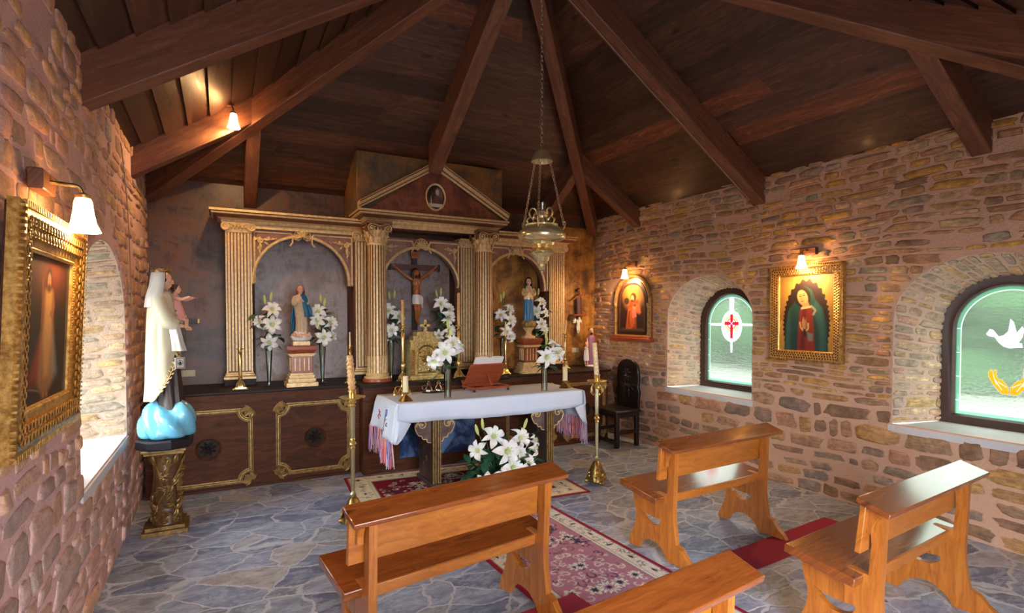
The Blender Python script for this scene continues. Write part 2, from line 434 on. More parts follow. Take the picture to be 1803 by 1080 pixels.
M['winframe'] = wood('window_frame_wood', rgb(44, 24, 18), rgb(66, 38, 28), rgb(84, 50, 36), .4, .15)
M['art'] = attr_mat('oil_painting', .6, .05, .04)
M['rug'] = attr_mat('woven_rug', .95, 0, .35, .15)
M['yarn'] = attr_mat('fringe_yarn', .9)
M['petal'] = simple('lily_petal', rgb(240, 240, 238), .6, var=.03, sss=.1)
M['throat'] = simple('lily_throat', rgb(214, 222, 164), .6)
M['bud'] = simple('lily_bud', rgb(196, 204, 118), .6, var=.2)
M['leaf'] = simple('lily_leaf', rgb(48, 92, 66), .45, var=.4, scale=30)
M['stem'] = simple('lily_stem', rgb(86, 128, 70), .5)
M['skin'] = simple('painted_skin', rgb(222, 170, 140), .4, var=.05)
M['skin_dark'] = simple('christ_skin', rgb(178, 104, 52), .4, var=.2, scale=30)
M['white_robe'] = simple('ivory_mantle', rgb(190, 180, 154), .5, var=.06)
M['white_veil'] = simple('white_veil', rgb(196, 190, 182), .5, var=.05)
M['habit'] = simple('dark_habit', rgb(46, 32, 28), .5, var=.2)
M['pink'] = simple('pink_tunic', rgb(220, 158, 152), .5)
M['cloud'] = None
M['blue_robe'] = simple('blue_robe', rgb(36, 100, 140), .42, var=.3, scale=18)
M['cream_robe'] = simple('cream_patterned_robe', rgb(196, 172, 140), .5, var=.35, scale=45)
M['purple'] = simple('purple_robe', rgb(136, 92, 122), .5)
M['hair'] = simple('brown_hair', rgb(64, 38, 26), .6)
M['hair_red'] = simple('red_brown_hair', rgb(124, 58, 40), .6)
M['cross'] = simple('dark_cross_wood', rgb(58, 38, 34), .45, var=.3)
M['maroon'] = simple('maroon_wood', rgb(96, 58, 56), .45, var=.2)
M['black'] = simple('black_paint', rgb(24, 24, 30), .3)
M['plaster'] = simple('white_plaster', rgb(226, 222, 218), .5)
M['ivory'] = simple('ivory_switch', rgb(196, 186, 150), .45)
M['red_mat'] = simple('red_carpet', rgb(146, 24, 52), .95, var=.12, scale=90, bump=.2)
M['leg_wood'] = painted_panel('table_leg_paint', [(.3, rgb(40, 30, 28)), (.5, rgb(66, 50, 46)), (.7, rgb(92, 74, 64))], 5)
M['scroll'] = painted_panel('scroll_paint', [(.3, rgb(72, 48, 44)), (.5, rgb(104, 78, 70)), (.7, rgb(140, 118, 106))], 6)
M['lampglass'] = emit_glass('lit_lamp_glass', (1, .60, .26), 9)
M['blue_thread'] = simple('blue_thread', rgb(44, 84, 150), .7)
M['gold_thread'] = simple('gold_thread', rgb(214, 160, 60), .6)
M['red_thread'] = simple('red_thread', rgb(196, 60, 70), .7)
M['paper'] = simple('paper', rgb(232, 230, 222), .7)
M['cable'] = simple('pale_cable', rgb(150, 130, 116), .6)
M['ground'] = simple('pale_paving', rgb(130, 128, 124), .9, scale=2)
M['hedge'] = simple('hedge_leaves', rgb(40, 70, 38), .9, var=.7, scale=5)
t = NT('blue_cloud'); _n = t.noise(t.obj(), 7, 3)
t.bsdf(Base_Color=t.ramp(_n, [(.3, rgb(76, 146, 176)), (.7, rgb(112, 176, 198))]), Roughness=.3, Coat_Weight=.3)
M['cloud'] = t.m
# ------------------------------------------------------------------ stone walls
PAL = [(rgb(202, 158, 106), 4), (rgb(212, 166, 84), 3.8), (rgb(214, 164, 56), 2.2), (rgb(170, 156, 122), 1.2), (rgb(168, 128, 84), 2.6),
       (rgb(156, 142, 122), 1.1), (rgb(194, 142, 100), 2.6), (rgb(214, 186, 140), 2.4), (rgb(134, 106, 80), 1.2), (rgb(166, 164, 140), .7)]
PAL_LOW = [(rgb(168, 136, 108), 3), (rgb(186, 146, 86), 1.6), (rgb(134, 124, 112), 2.6), (rgb(122, 96, 74), 2.6), (rgb(146, 138, 128), 2), (rgb(108, 98, 92), 1.6), (rgb(176, 130, 108), 1.6)]
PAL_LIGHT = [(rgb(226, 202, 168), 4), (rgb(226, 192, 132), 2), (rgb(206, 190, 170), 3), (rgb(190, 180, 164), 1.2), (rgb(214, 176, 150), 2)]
def pick(pal, R):
    x = R.random()*sum(w for _, w in pal)
    for c, w in pal:
        x -= w
        if x <= 0: break
    k = R.uniform(.95, 1.35)
    return tuple(min(1, v*k*R.uniform(.95, 1.05)) for v in c)

def stones(mb, P, u0, u1, v0, v1, blocked, hr, wr, seed, H=(.006, .02), pal=PAL, gap=.008, wave=1.0, skip=.05, mat=0):
    R = random.Random(seed); v = v0; j = 0
    ph = [R.uniform(0, 6) for _ in range(4)]
    def b(vj, u, j): return vj+wave*(.012*math.sin(2.1*u+ph[0]+.35*vj*7)+.008*math.sin(5.3*u+ph[1]+vj*4))
    while v < v1-.02:
        hh = min(R.uniform(*hr), v1-v)
        if R.random() < .12: hh *= 1.5
        if v+hh > v1-.02: hh = v1-v
        ivs = [(u0, u1)]
        for vv in (v+.15*hh, v+.85*hh):
            for (p, q) in blocked(vv):
                nx = []
                for (a, c) in ivs:
                    if q <= a or p >= c: nx.append((a, c))
                    else:
                        if p-a > .03: nx.append((a, p))
                        if c-q > .03: nx.append((q, c))
                ivs = nx
        for (a, c) in ivs:
            u = a-R.uniform(0, wr[0])
            while u < c-.01:
                w = R.uniform(*wr)*(.6+.8*R.random()); e = min(u+w, c); s0 = max(u, a)
                if c-e < wr[0]*.5: e = c
                if e-s0 > .035 and R.random() > skip:
                    g = gap*R.uniform(.6, 1.8); g2 = gap*R.uniform(.5, 1.7)
                    sh = R.uniform(0, .28)*hh*(R.random() < .4)
                    uc = (s0+e)/2; hw = (e-s0)/2-g; hv = hh/2-g2-sh/2; vc = v+hh/2+R.uniform(-.5, .5)*sh
                    n = 14; hgt = R.uniform(*H); col = pick(pal, R); ex = R.uniform(.3, .62)
                    tx, ty = R.uniform(-.35, .35), R.uniform(-.35, .35)
                    vs = []; cs = []
                    jit = [R.uniform(.76, 1.08) for _ in range(n)]
                    for k, hk, ed in ((1.0, -.15, 0.0), (.9, .7, .55), (.68, 1.0, 1.0)):
                        for i in range(n):
                            an = 2*PI*(i+.5)/n; ca, sa = math.cos(an), math.sin(an)
                            du = hw*math.copysign(abs(ca)**ex, ca)*jit[i]*k; dv = hv*math.copysign(abs(sa)**ex, sa)*jit[(i*5+3) % n]*k
                            if k < .99: du = du*1.0; dv = dv*1.0
                            uu = uc+du; vb = vc+dv
                            vv = vb+(b(v, uu, j)-v)
                            hgt2 = hgt*hk*(1+tx*du/max(hw, .01)+ty*dv/max(hv, .01))
                            vs.append(P(uu, vv, hgt2)); cs.append((*col, ed))
                    vs.append(P(uc, vc+(b(v, uc, j)-v), hgt*R.uniform(.9, 1.2))); cs.append((*col, 1))
                    fs = []
                    for r in (0, 1):
                        for i in range(n): fs.append((r*n+i, r*n+(i+1) % n, (r+1)*n+(i+1) % n, (r+1)*n+i))
                    for i in range(n): fs.append((2*n+i, 2*n+(i+1) % n, 3*n))
                    mb.add(vs, fs, mat, cs)
                u = e
        v += hh; j += 1

def arch_pts(c, hw, sill, spring, rise, nj=5, na=16):
    p = [(c-hw, sill+(spring-sill)*i/nj) for i in range(nj)]
    p += [(c-hw*math.cos(PI*i/na), spring+rise*math.sin(PI*i/na)) for i in range(na+1)]
    p += [(c+hw, spring-(spring-sill)*(i+1)/nj) for i in range(nj)]
    return p

def wall_with_windows(name, X, sgn, arches, u0, u1, top, seed, style):
    """sgn = direction of the room from the wall along x"""
    mb = MB(); mb.col = (.5, .4, .35, 0)
    P = lambda u, v, h: (X+sgn*h, u, v)
    def quad(a, b, c, d): mb.add([P(*a, 0), P(*b, 0), P(*c, 0), P(*d, 0)], [(0, 1, 2, 3)], 0)
    u = u0
    for A in arches:
        c, hw, sill, spring, rise = A['o']
        quad((u, 0), (c-hw, 0), (c-hw, top), (u, top)); quad((c-hw, 0), (c+hw, 0), (c+hw, sill), (c-hw, sill))
        pts = [q for q in arch_pts(*A['o']) if q[1] >= spring-1e-6]
        for a, b in zip(pts, pts[1:]):
            if abs(a[0]-b[0]) > 1e-6: quad(a, b, (b[0], top), (a[0], top))
        u = c+hw
    quad((u, 0), (u1, 0), (u1, top), (u, top))
    def blocked(v):
        r = []
        for A in arches:
            c, hw, sill, spring, rise = A['o']
            if v <= sill-.03 or v >= spring+rise: continue
            k = hw if v < spring else hw*math.sqrt(max(0, 1-((v-spring)/rise)**2))
            r.append((c-k, c+k))
        return r
    stones(mb, P, u0, u1, .0, 1.0, blocked, style['hr'][0], style['wr'][0], seed, style['H'], gap=.007, skip=.04, pal=PAL_LOW)
    stones(mb, P, u0, u1, 1.0, top, blocked, style['hr'][1], style['wr'][1], seed+1, style['H'], gap=.0035, skip=style.get('skip', .03))
    for n, A in enumerate(arches):
        o = arch_pts(*A['o']); i = arch_pts(*A['i']); Xg = X-sgn*A['depth']
        # base skin of the splayed reveal
        vs = [(X, *q) for q in o]+[(Xg, *q) for q in i]; m = len(o)
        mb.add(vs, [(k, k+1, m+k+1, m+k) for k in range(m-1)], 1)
        Ls = [0]
        for a, b in zip(o, o[1:]): Ls.append(Ls[-1]+math.dist(a, b))
        cy, cz = A['o'][0], A['o'][3]-.2
        def PR(s, t, h, o=o, i=i, Ls=Ls, Xg=Xg, cy=cy, cz=cz):
            t = min(max(t, 0), Ls[-1]-1e-6); k = max(q for q in range(len(Ls)-1) if Ls[q] <= t); f = (t-Ls[k])/(Ls[k+1]-Ls[k])
            a = (o[k][0]+(o[k+1][0]-o[k][0])*f, o[k][1]+(o[k+1][1]-o[k][1])*f); b = (i[k][0]+(i[k+1][0]-i[k][0])*f, i[k][1]+(i[k+1][1]-i[k][1])*f)
            s = min(max(s, 0), 1.0); q = Vector((X+(Xg-X)*s, a[0]+(b[0]-a[0])*s, a[1]+(b[1]-a[1])*s))
            tv = Vector((0, o[k+1][0]-o[k][0], o[k+1][1]-o[k][1])); dv = Vector((Xg-X, b[0]-a[0], b[1]-a[1])); nn = tv.cross(dv).normalized()
            if nn.dot(Vector((0, cy-q.y, cz-q.z))) < 0: nn = -nn
            return q+nn*h
        D = A['depth']
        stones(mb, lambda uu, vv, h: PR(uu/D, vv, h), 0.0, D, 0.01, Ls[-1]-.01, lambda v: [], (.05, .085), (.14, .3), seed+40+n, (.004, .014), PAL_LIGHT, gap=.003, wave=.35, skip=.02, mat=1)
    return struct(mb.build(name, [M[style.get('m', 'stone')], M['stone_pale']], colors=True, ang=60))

W1 = dict(o=(4.55, .628, .80, 1.68, .49), i=(4.57, .43, .815, 1.60, .43), depth=.45)
W2 = dict(o=(1.905, .635, .79, 1.68, .49), i=(1.925, .43, .805, 1.58, .43), depth=.45)
W3 = dict(o=(4.42, .80, .76, 1.66, .53), i=(4.42, .55, .78, 1.6, .5), depth=.45)
wall_with_windows('wall_right', XR, -1, [W2, W1], -.8, YB, ZE+.06, 11, dict(hr=((.07, .17), (.04, .085)), wr=((.14, .4), (.12, .36)), H=(.006, .024)))
wall_with_windows('wall_left', XL, 1, [W3], -.8, YB, ZE+.06, 31, dict(hr=((.08, .18), (.06, .15)), wr=((.16, .42), (.12, .34)), H=(.005, .02), m='stone_left', skip=.16))
mb = MB(); mb.add([(XL-.1, YB, 0), (XR+.1, YB, 0), (XR+.1, YB, ZE+.1), (XL-.1, YB, ZE+.1)], [(0, 1, 2, 3)])
struct(mb.build('wall_back', M['wall_paint']))
# entrance wall with its open doorway, behind the viewer
DX0, DX1, DZ = -.25, 1.95, 2.45
mb = MB(); mb.bb(XL-.3, DX0, -1.1, -.8, 0, 3.4); mb.bb(DX1, XR+.3, -1.1, -.8, 0, 3.4); mb.bb(DX0, DX1, -1.1, -.8, DZ, 3.4)
mb.C = [(.5, .4, .35, 0)]*len(mb.V)
struct(mb.build('wall_front', M['stone'], colors=True))
mb = MB(); mb.bb(XL-.1, XR+.1, -.85, YF+.12, ZE+.09, ZE+.17); mb.C = [(.8, .8, .8, 1)]*len(mb.V)
struct(mb.build('ceiling_entrance', M['plank'], colors=True, smooth=False))
mb = MB(); mb.add([(XL-.5, -1.2, 0), (XR+.5, -1.2, 0), (XR+.5, YB+.1, 0), (XL-.5, YB+.1, 0)], [(0, 1, 2, 3)])
struct(mb.build('floor', M['floor']))
mb = MB(); G = 45
mb.add([(-G, -G, -.06), (G, -G, -.06), (G, G, -.06), (-G, G, -.06)], [(0, 1, 2, 3)])
struct(mb.build('ground_outside', M['ground']))

# ------------------------------------------------------------------ windows
class Cv:
    """tiny painter: an rgba picture on a grid, later carried by mesh points"""
    def __init__(s, w, h, nx, ny, bg, a=1.0):
        s.w, s.h, s.nx, s.ny = w, h, nx, ny
        xs = np.linspace(0, w, nx); ys = np.linspace(0, h, ny); s.X, s.Y = np.meshgrid(xs, ys)
        s.I = np.zeros((ny, nx, 4), np.float32); s.I[..., :3] = bg; s.I[..., 3] = a; s.px = w/(nx-1)
        s.rs = np.random.RandomState(5)
    def mix(s, m, col, a=None):
        m = m[..., None]; s.I[..., :3] = s.I[..., :3]*(1-m)+np.array(col, np.float32)*m
        if a is not None: s.I[..., 3:] = s.I[..., 3:]*(1-m)+a*m
    def sd(s, d, soft=None):
        k = soft or s.px*1.0
        return np.clip(.5-d/k, 0, 1)
    def ell(s, cx, cy, rx, ry, col, rot=0, soft=None, a=None, op=1):
        c, n = math.cos(rot), math.sin(rot); x = (s.X-cx)*c+(s.Y-cy)*n; y = -(s.X-cx)*n+(s.Y-cy)*c
        d = (np.sqrt((x/rx)**2+(y/ry)**2)-1)*min(rx, ry); s.mix(s.sd(d, soft)*op, col, a)
    def ring(s, cx, cy, rx, ry, t, col, a=None):
        d = np.abs(np.sqrt(((s.X-cx)/rx)**2+((s.Y-cy)/ry)**2)-1)*min(rx, ry)-t/2; s.mix(s.sd(d), col, a)
    def polyd(s, pts):
        inside = np.zeros(s.X.shape, bool); dm = np.full(s.X.shape, 9e9)
        n = len(pts)
        for i in range(n):
            (x0, y0), (x1, y1) = pts[i], pts[(i+1) % n]
            if y0 != y1:
                c = ((y0 > s.Y) != (y1 > s.Y)) & (s.X < (x1-x0)*(s.Y-y0)/(y1-y0)+x0); inside ^= c
            dm = np.minimum(dm, s.segd(x0, y0, x1, y1))
        return np.where(inside, -dm, dm)
    def segd(s, x0, y0, x1, y1):
        dx, dy = x1-x0, y1-y0; L = dx*dx+dy*dy+1e-12; t = np.clip(((s.X-x0)*dx+(s.Y-y0)*dy)/L, 0, 1)
        return np.hypot(s.X-x0-t*dx, s.Y-y0-t*dy)
    def poly(s, pts, col, soft=None, a=None, op=1): s.mix(s.sd(s.polyd(pts), soft)*op, col, a)
    def line(s, pts, w, col, soft=None, a=None, op=1):
        d = np.full(s.X.shape, 9e9)
        for p, q in zip(pts, pts[1:]): d = np.minimum(d, s.segd(*p, *q))
        s.mix(s.sd(d-w/2, soft)*op, col, a)
    def curve(s, pts, w, col, **k): s.line(smooth2(pts), w, col, **k)
    def speckle(s, amt): s.I[..., :3] *= 1+amt*(s.rs.rand(s.ny, s.nx, 1).astype(np.float32)-.5)*2
    def mesh(s, mb, o, ex, ey, keep=None, bend=None):
        o = Vector(o); ex = np.array(ex); ey = np.array(ey)
        V = np.array(o)+s.X[..., None]*ex+s.Y[..., None]*ey
        ny, nx = s.ny, s.nx; idx = np.arange(nx*ny).reshape(ny, nx)
        f = np.stack([idx[:-1, :-1], idx[:-1, 1:], idx[1:, 1:], idx[1:, :-1]], -1).reshape(-1, 4)
        if keep is not None:
            k = keep(s.X, s.Y); k = (k[:-1, :-1]+k[:-1, 1:]+k[1:, 1:]+k[1:, :-1])/4 > .4; f = f[k.ravel()]
        C = s.I.reshape(-1, 4)
        mb.add([tuple(v) for v in V.reshape(-1, 3).tolist()], [tuple(q) for q in f.tolist()], 0, [tuple(q) for q in C.tolist()])
        return mb
def smooth2(pts, n=6):
    out = []
    for i in range(len(pts)-1):
        p0 = pts[max(i-1, 0)]; p1 = pts[i]; p2 = pts[i+1]; p3 = pts[min(i+2, len(pts)-1)]
        for k in range(n):
            t = k/n
            out.append(tuple(.5*((2*b)+(c-a)*t+(2*a-5*b+4*c-d)*t*t+(-a+3*b-3*c+d)*t**3) for a, b, c, d in zip(p0, p1, p2, p3)))
    out.append(tuple(pts[-1])); return out

def window_art(kind, hw, H, spring):
    """glass of width 2hw, height H, round head of radius hw; x runs towards the far end (as seen from inside, left to right)"""
    c = Cv(2*hw, H, 190, int(190*H/(2*hw)), rgb(190, 200, 182), .10)
    dH = H-hw
    # distance to the arched outline (inside positive)
    X, Y = c.X, c.Y
    din = np.where(Y > dH, hw-np.hypot(X-hw, Y-dH), np.minimum(np.minimum(X, 2*hw-X), Y))
    green = rgb(120, 176, 146); white = rgb(238, 242, 238)
    c.mix(c.sd(din-.036), green, .4)
    c.mix(c.sd(np.abs(din-.038)-.0025), white, .9)
    for y in (.12, .32, .52, .72):
        if y < H-.15: c.mix(c.sd(np.abs(Y-y)-.002)*(din < .036), white, .9)
    if kind == 'plain': c.I[..., :3] = rgb(242, 246, 240); c.I[..., 3] = .05
    elif kind == 'cross':
        cx, cy = hw, H*.66
        c.line([(cx, .02), (cx, H-.05)], .06, white, a=.9) if False else None
        c.poly([(cx-.03, cy), (cx+.03, cy), (cx+.035, H-.05), (cx-.035, H-.05)], white, a=.85)
        c.poly([(cx-.02, cy), (cx+.02, cy), (cx+.012, cy-.34), (cx-.012, cy-.34)], white, a=.85)
        c.poly([(.05, cy-.014), (2*hw-.05, cy-.014), (2*hw-.05, cy+.014), (.05, cy+.014)], white, a=.85)
        c.ell(cx, cy-.02, .15, .19, white, a=.88)
        c.ring(cx, cy+.01, .088, .088, .022, rgb(222, 176, 60), .8); c.ring(cx, cy+.01, .062, .062, .02, rgb(206, 90, 96), .8)
        red = rgb(196, 12, 34)
        c.poly([(cx-.021, cy+.125), (cx+.021, cy+.125), (cx+.021, cy-.17), (cx-.021, cy-.17)], red, a=.85)
        c.poly([(cx-.105, cy+.034), (cx+.105, cy+.034), (cx+.105, cy-.008), (cx-.105, cy-.008)], red, a=.85)
        for sx in (-1, 1): c.line([(cx-.024*sx, cy+.036), (cx+.024*sx, cy-.01)], .002, white, a=.9)
    else:
        def T(pts, s, ox, oy): return [(ox+x*s, oy+y*s) for x, y in pts]
        dove = [(-.13, .05), (-.10, .10), (-.075, .09), (-.03, .025), (.01, .04), (.045, .08), (.06, .20), (.085, .17), (.105, .08), (.10, .055), (.125, .09), (.15, .13), (.165, .10), (.155, .03), (.125, -.03), (.15, -.035), (.155, -.075), (.12, -.075), (.06, -.085), (.01, -.07), (-.03, -.03), (-.06, .02), (-.11, .03)]
        c.poly(T(dove, 0.8, hw-.05, H*.60), white, a=.92)
        org = rgb(232, 128, 14); hs = .8
        for sx in (-1, 1):
            hand = [(hs*x, hs*y) for x, y in ((.005, .0), (.005, -.07), (.06, -.07), (.095, -.03), (.135, .03), (.165, .09), (.17, .135), (.15, .17), (.135, .155), (.13, .125), (.122, .17), (.102, .165), (.105, .115), (.085, .075), (.06, .075), (.04, .05))]
            c.poly([(hw+sx*x, H*.245+y) for x, y in hand], org, a=.7)
            for (p, q) in (((.02, .0), (.09, .05)), ((.06, -.03), (.11, .06)), ((.1, .02), (.13, .12))):
                c.line([(hw+sx*p[0]*hs, H*.245+p[1]*hs), (hw+sx*q[0]*hs, H*.245+q[1]*hs)], .0015, white, a=.9)
    return c, din

def make_window(n, A, X, sgn, art, wlabel):
    c, hw, sill, spring, rise = A['i']; Xg = X-sgn*A['depth']
    w = thing('window_%d' % n, wlabel, 'window', (Xg, c, sill)); struct(w)
    H = spring+hw-sill
    fw = .075
    o = [(0, -hw, 0), (0, -hw, spring-sill)]+[(0, -hw*math.cos(PI*k/24), spring-sill+hw*math.sin(PI*k/24)) for k in range(1, 24)]+[(0, hw, spring-sill), (0, hw, 0)]
    mb = MB(); mb.sweep(o, (1, 0, 0), [(.03, -.045), (-.03, -.045), (-fw+.012, -.04), (-fw, -.02), (-fw, .02), (-fw+.012, .04), (-.03, .045), (.03, .045)], closed=True)
    mb.build('window_frame', M['winframe'], w, ang=30)
    mb = MB(); g = fw-.012
    q = [(0, -hw+g, g)]+[(0, -(hw-g)*math.cos(PI*k/24), spring-sill+(hw-g)*math.sin(PI*k/24)) for k in range(25)]+[(0, hw-g, g)]
    mb.sweep(q, (1, 0, 0), [(.004, -.012), (-.009, -.012), (-.009, .012), (.004, .012)], closed=True); mb.build('glazing_bead', M['gilt'], w)
    gh = hw-fw+.006; Hg = H-2*fw+.012
    cv, din = window_art(art, gh, Hg, 0)
    mb = MB()
    def keep(Xq, Yq): return (din > -.004).astype(float)
    # seen from inside on the right wall, the left edge is the far (large y) end
    cv.mesh(mb, (0, gh, fw-.006), (0, -1, 0), (0, 0, 1), keep)
    mb.build('glass_pane', M['stained'], w, colors=True, smooth=False)
    co, ho, so, spo, ro = A['o']
    mb = MB(); d = A['depth']+.012
    mb.add([(0, -hw-.04, 0), (sgn*d, co-c-ho-.025, so-sill-.012), (sgn*d, co-c+ho+.025, so-sill-.012), (0, hw+.04, 0), (0, -hw-.04, -.06), (sgn*d, co-c-ho-.025, so-sill-.07), (sgn*d, co-c+ho+.025, so-sill-.07), (0, hw+.04, -.06)],
           [(0, 1, 2, 3), (4, 7, 6, 5), (0, 4, 5, 1), (1, 5, 6, 2), (2, 6, 7, 3), (3, 7, 4, 0)])
    mb.build('window_sill', M['sill'], w)
    return w
make_window(1, W1, XR, -1, 'cross', 'arched stained glass window with a red cross between two framed pictures')
make_window(2, W2, XR, -1, 'dove', 'arched stained glass window with a white dove and orange hands')
make_window(3, W3, XL, 1, 'plain', 'clear arched window in the left stone wall behind the large gilt framed picture')

# hedge beyond the right wall windows
hb = MB(); R = random.Random(3)
for i in range(90):
    hb.ball((R.uniform(15, 17.5), R.uniform(-8, 16), R.uniform(.3, 4.6)), (R.uniform(.7, 1.3), R.uniform(.7, 1.4), R.uniform(.6, 1.2)), 9, 6)
tag(hb.build('hedge', M['hedge']), 'green hedge outside seen blurred through the stained glass', 'hedge')

# ------------------------------------------------------------------ roof
ZA = ZE+SLOPE*2.834
AP = Vector((CX, CY, ZA))
corners = [Vector((XL, YF, ZE)), Vector((XR, YF, ZE)), Vector((XR, YB, ZE)), Vector((XL, YB, ZE))]
R = random.Random(21)
for nm, a, b in (('front', 0, 1), ('right', 1, 2), ('back', 2, 3), ('left', 3, 0)):
    mb = MB(); A = corners[a].copy(); B = corners[b].copy(); A -= (AP-A)*.03; B -= (AP-B)*.03
    n = 17; lap = Vector((0, 0, -.026)); L = (B-A).length
    for i in range(n):
        t0, t1 = i/n, (i+1)/n
        a0, b0, a1, b1 = A.lerp(AP, t0)+lap, B.lerp(AP, t0)+lap, A.lerp(AP, t1), B.lerp(AP, t1)
        cuts = [0]+sorted(R.uniform(.15, .85) for _ in range(R.choice((0, 1, 1, 2))))+[1]
        for c0, c1 in zip(cuts, cuts[1:]):
            k = R.uniform(.5, 1.25); wr = R.uniform(0, .16); col = (k*(1+wr), k, k*(1-wr), 1)
            if R.random() < .07: col = (k*1.9, k*1.35, k, 1)
            w = (b0-a0).length; o = R.random()*20; g = .0015/max(w, .3)
            pts = [a0.lerp(b0, c0+g), a0.lerp(b0, c1-g), a1.lerp(b1, c1-g), a1.lerp(b1, c0+g)]
            uv = [(c0*w+o, o), (c1*w+o, o), (c1*w+o, o+.22), (c0*w+o, o+.22)]
            mb.add(pts, [(0, 1, 2, 3)], 0, col, uv)
            mb.add([pts[0], pts[1], pts[1]-lap, pts[0]-lap], [(0, 1, 2, 3)], 0, (.25, .25, .25, 1), uv)
    # weather skin above the boards keeps daylight out
    up = Vector((0, 0, .08)); mb.add([A+up, B+up, AP+up], [(0, 1, 2)], 0, (.2, .2, .2, 1))
    struct(mb.build('ceiling_%s' % nm, M['plank'], colors=True, smooth=False))

def zroof(x, y):
    return min(ZE+(ZA-ZE)*min(x-XL, XR-x)/2.8345, ZE+(ZA-ZE)*min(y-YF, YB-y)/2.89)
def beam(x0, y0, x1, y1, w, h, label, end=0):
    p0 = Vector((x0, y0, zroof(x0, y0)+.01)); p1 = Vector((x1, y1, zroof(x1, y1)+.01)); d = p1-p0; L = d.length
    s = Vector((-d.y, d.x, 0)).normalized()*w/2; z = Vector((0, 0, -h)); vs = []; uv = []; o = rnd.random()*20
    for p, u in ((p0, 0), (p1, L)):
        for q, v in ((p+s, 0), (p-s, w), (p-s+z, w+h), (p+s+z, 2*w+h)): vs.append(q); uv.append((u+o, v+o))
    mb = MB(); mb.add(vs, [(0, 1, 2, 3), (7, 6, 5, 4), (0, 4, 5, 1), (1, 5, 6, 2), (2, 6, 7, 3), (3, 7, 4, 0)], 0, None, uv)
    b = mb.build('roof_beam', M['beam'], bevel=.008); tag(b, label, 'beam', 'roof beams'); struct(b); return b
E_ = .0
beam(XR+.02, YB+.02, CX, CY, .13, .30, 'hip beam running down to the far right corner beside the altar')
beam(XL-.02, YB+.02, CX, CY, .13, .30, 'hip beam running down to the far left corner above the robed statue')
beam(XR+.02, YF-.02, CX, CY, .15, .30, 'thick dark beam crossing the upper right corner of the ceiling')
beam(XL-.02, YF-.02, CX, CY, .15, .30, 'hip beam over the entrance out of view')
beam(XR+.02, CY, CX, CY, .15, .29, 'long sloping beam meeting the right wall between the two windows')
beam(XL-.02, CY, CX, CY, .16, .295, 'thick beam meeting the left wall above the framed picture')
beam(CX, 5.93, CX, CY, .15, .36, 'beam coming down onto the peak of the altar pediment')
beam(CX, YF, CX, CY, .15, .30, 'middle beam over the entrance out of view')
J = .99
for (x0, y0, x1, y1, lb) in ((XR+.02, YB-J, XR-J*.98, YB-J, 'short beam on the right wall close to the far right corner'), (XR+.02, YF+J, XR-J*.98, YF+J, 'short beam hanging under the thick upper right beam'),
                         (XL-.02, YB-J, XL+J*.98, YB-J, 'beam lit by the small ceiling lamp at the left wall'), (XL-.02, YF+J, XL+J*.98, YF+J, 'short beam on the left wall near the entrance'),
                         (XL+J*.98, YB+.02, XL+J*.98, YB-J, 'short upright looking beam above the left end of the gilded cornice'), (XR-J*.98, YB+.02, XR-J*.98, YB-J, 'short beam behind the hanging lamp at the altar wall'),
                         (XL+J*.98, YF-.02, XL+J*.98, YF+J, 'short beam left over the entrance'), (XR-J*.98, YF-.02, XR-J*.98, YF+J, 'short beam right over the entrance')):
    beam(x0, y0, x1, y1, .13, .26, lb)
# ------------------------------------------------------------------ ornament helpers (drawn in a plane o, ex, ey with ez towards the viewer)
class Pl:
    def __init__(s, o, ex=(1, 0, 0), ey=(0, 0, 1)):
        s.o = Vector(o); s.ex = Vector(ex).normalized(); s.ey = Vector(ey).normalized(); s.ez = s.ex.cross(s.ey); s.ez.normalize()
        s.R = Matrix((s.ex, s.ey, s.ez)).transposed()
    def p(s, x, y, z=0): return s.o+s.ex*x+s.ey*y+s.ez*z
def spiral_pts(cx, cy, r0, r1, a0, turns, n=22):
    return [(cx+(r0+(r1-r0)*t)*math.cos(a0+2*PI*turns*t), cy+(r0+(r1-r0)*t)*math.sin(a0+2*PI*turns*t)) for t in [k/n for k in range(n+1)]]
def ptube(mb, pl, pts, r, n=6, z=0, mat=None, taper=None):
    m = len(pts); rs = r if taper is None else [r*(1+(taper-1)*k/(m-1)) for k in range(m)]
    mb.tube([pl.p(x, y, z) for x, y in pts], rs, n, mat)
def volute(mb, pl, cx, cy, r, sgn, mat=None, t=.22, z=0):
    ptube(mb, pl, spiral_pts(cx, cy, r, r*.22, PI/2, 1.6*sgn, 26), r*t, 6, z, mat); mb.ball(pl.p(cx, cy, z), r*.26, 8, 6, mat)
def leaf(mb, pl, x, y, L, W, ang, mat=None, curl=.3, z=0.0):
    n = 6; rings = []
    c, s_ = math.cos(ang), math.sin(ang)
    vs = []; fs = []
    for k in range(n+1):
        t = k/n; w = W*math.sin(PI*min(1, t*.92+.06))**.8*(1-.35*t); h = z+.012*math.sin(PI*t)+curl*L*t*t*.35
        for q, dz in ((-1, 0), (-.5, .4), (0, .15), (.5, .4), (1, 0)):
            lx, ly = L*t, w*q/2; vs.append(pl.p(x+lx*c-ly*s_, y+lx*s_+ly*c, h+dz*W*.3))
    for k in range(n):
        for i in range(4): fs.append((k*5+i, k*5+i+1, (k+1)*5+i+1, (k+1)*5+i))
    b = len(vs); vs += [pl.p(x+(k/n)*L*c, y+(k/n)*L*s_, z-.006) for k in range(n+1)]
    for k in range(n): fs.append((k*5, (k+1)*5, b+k+1, b+k)); fs.append((k*5+4, b+k, b+k+1, (k+1)*5+4))
    mb.add(vs, fs, mat)
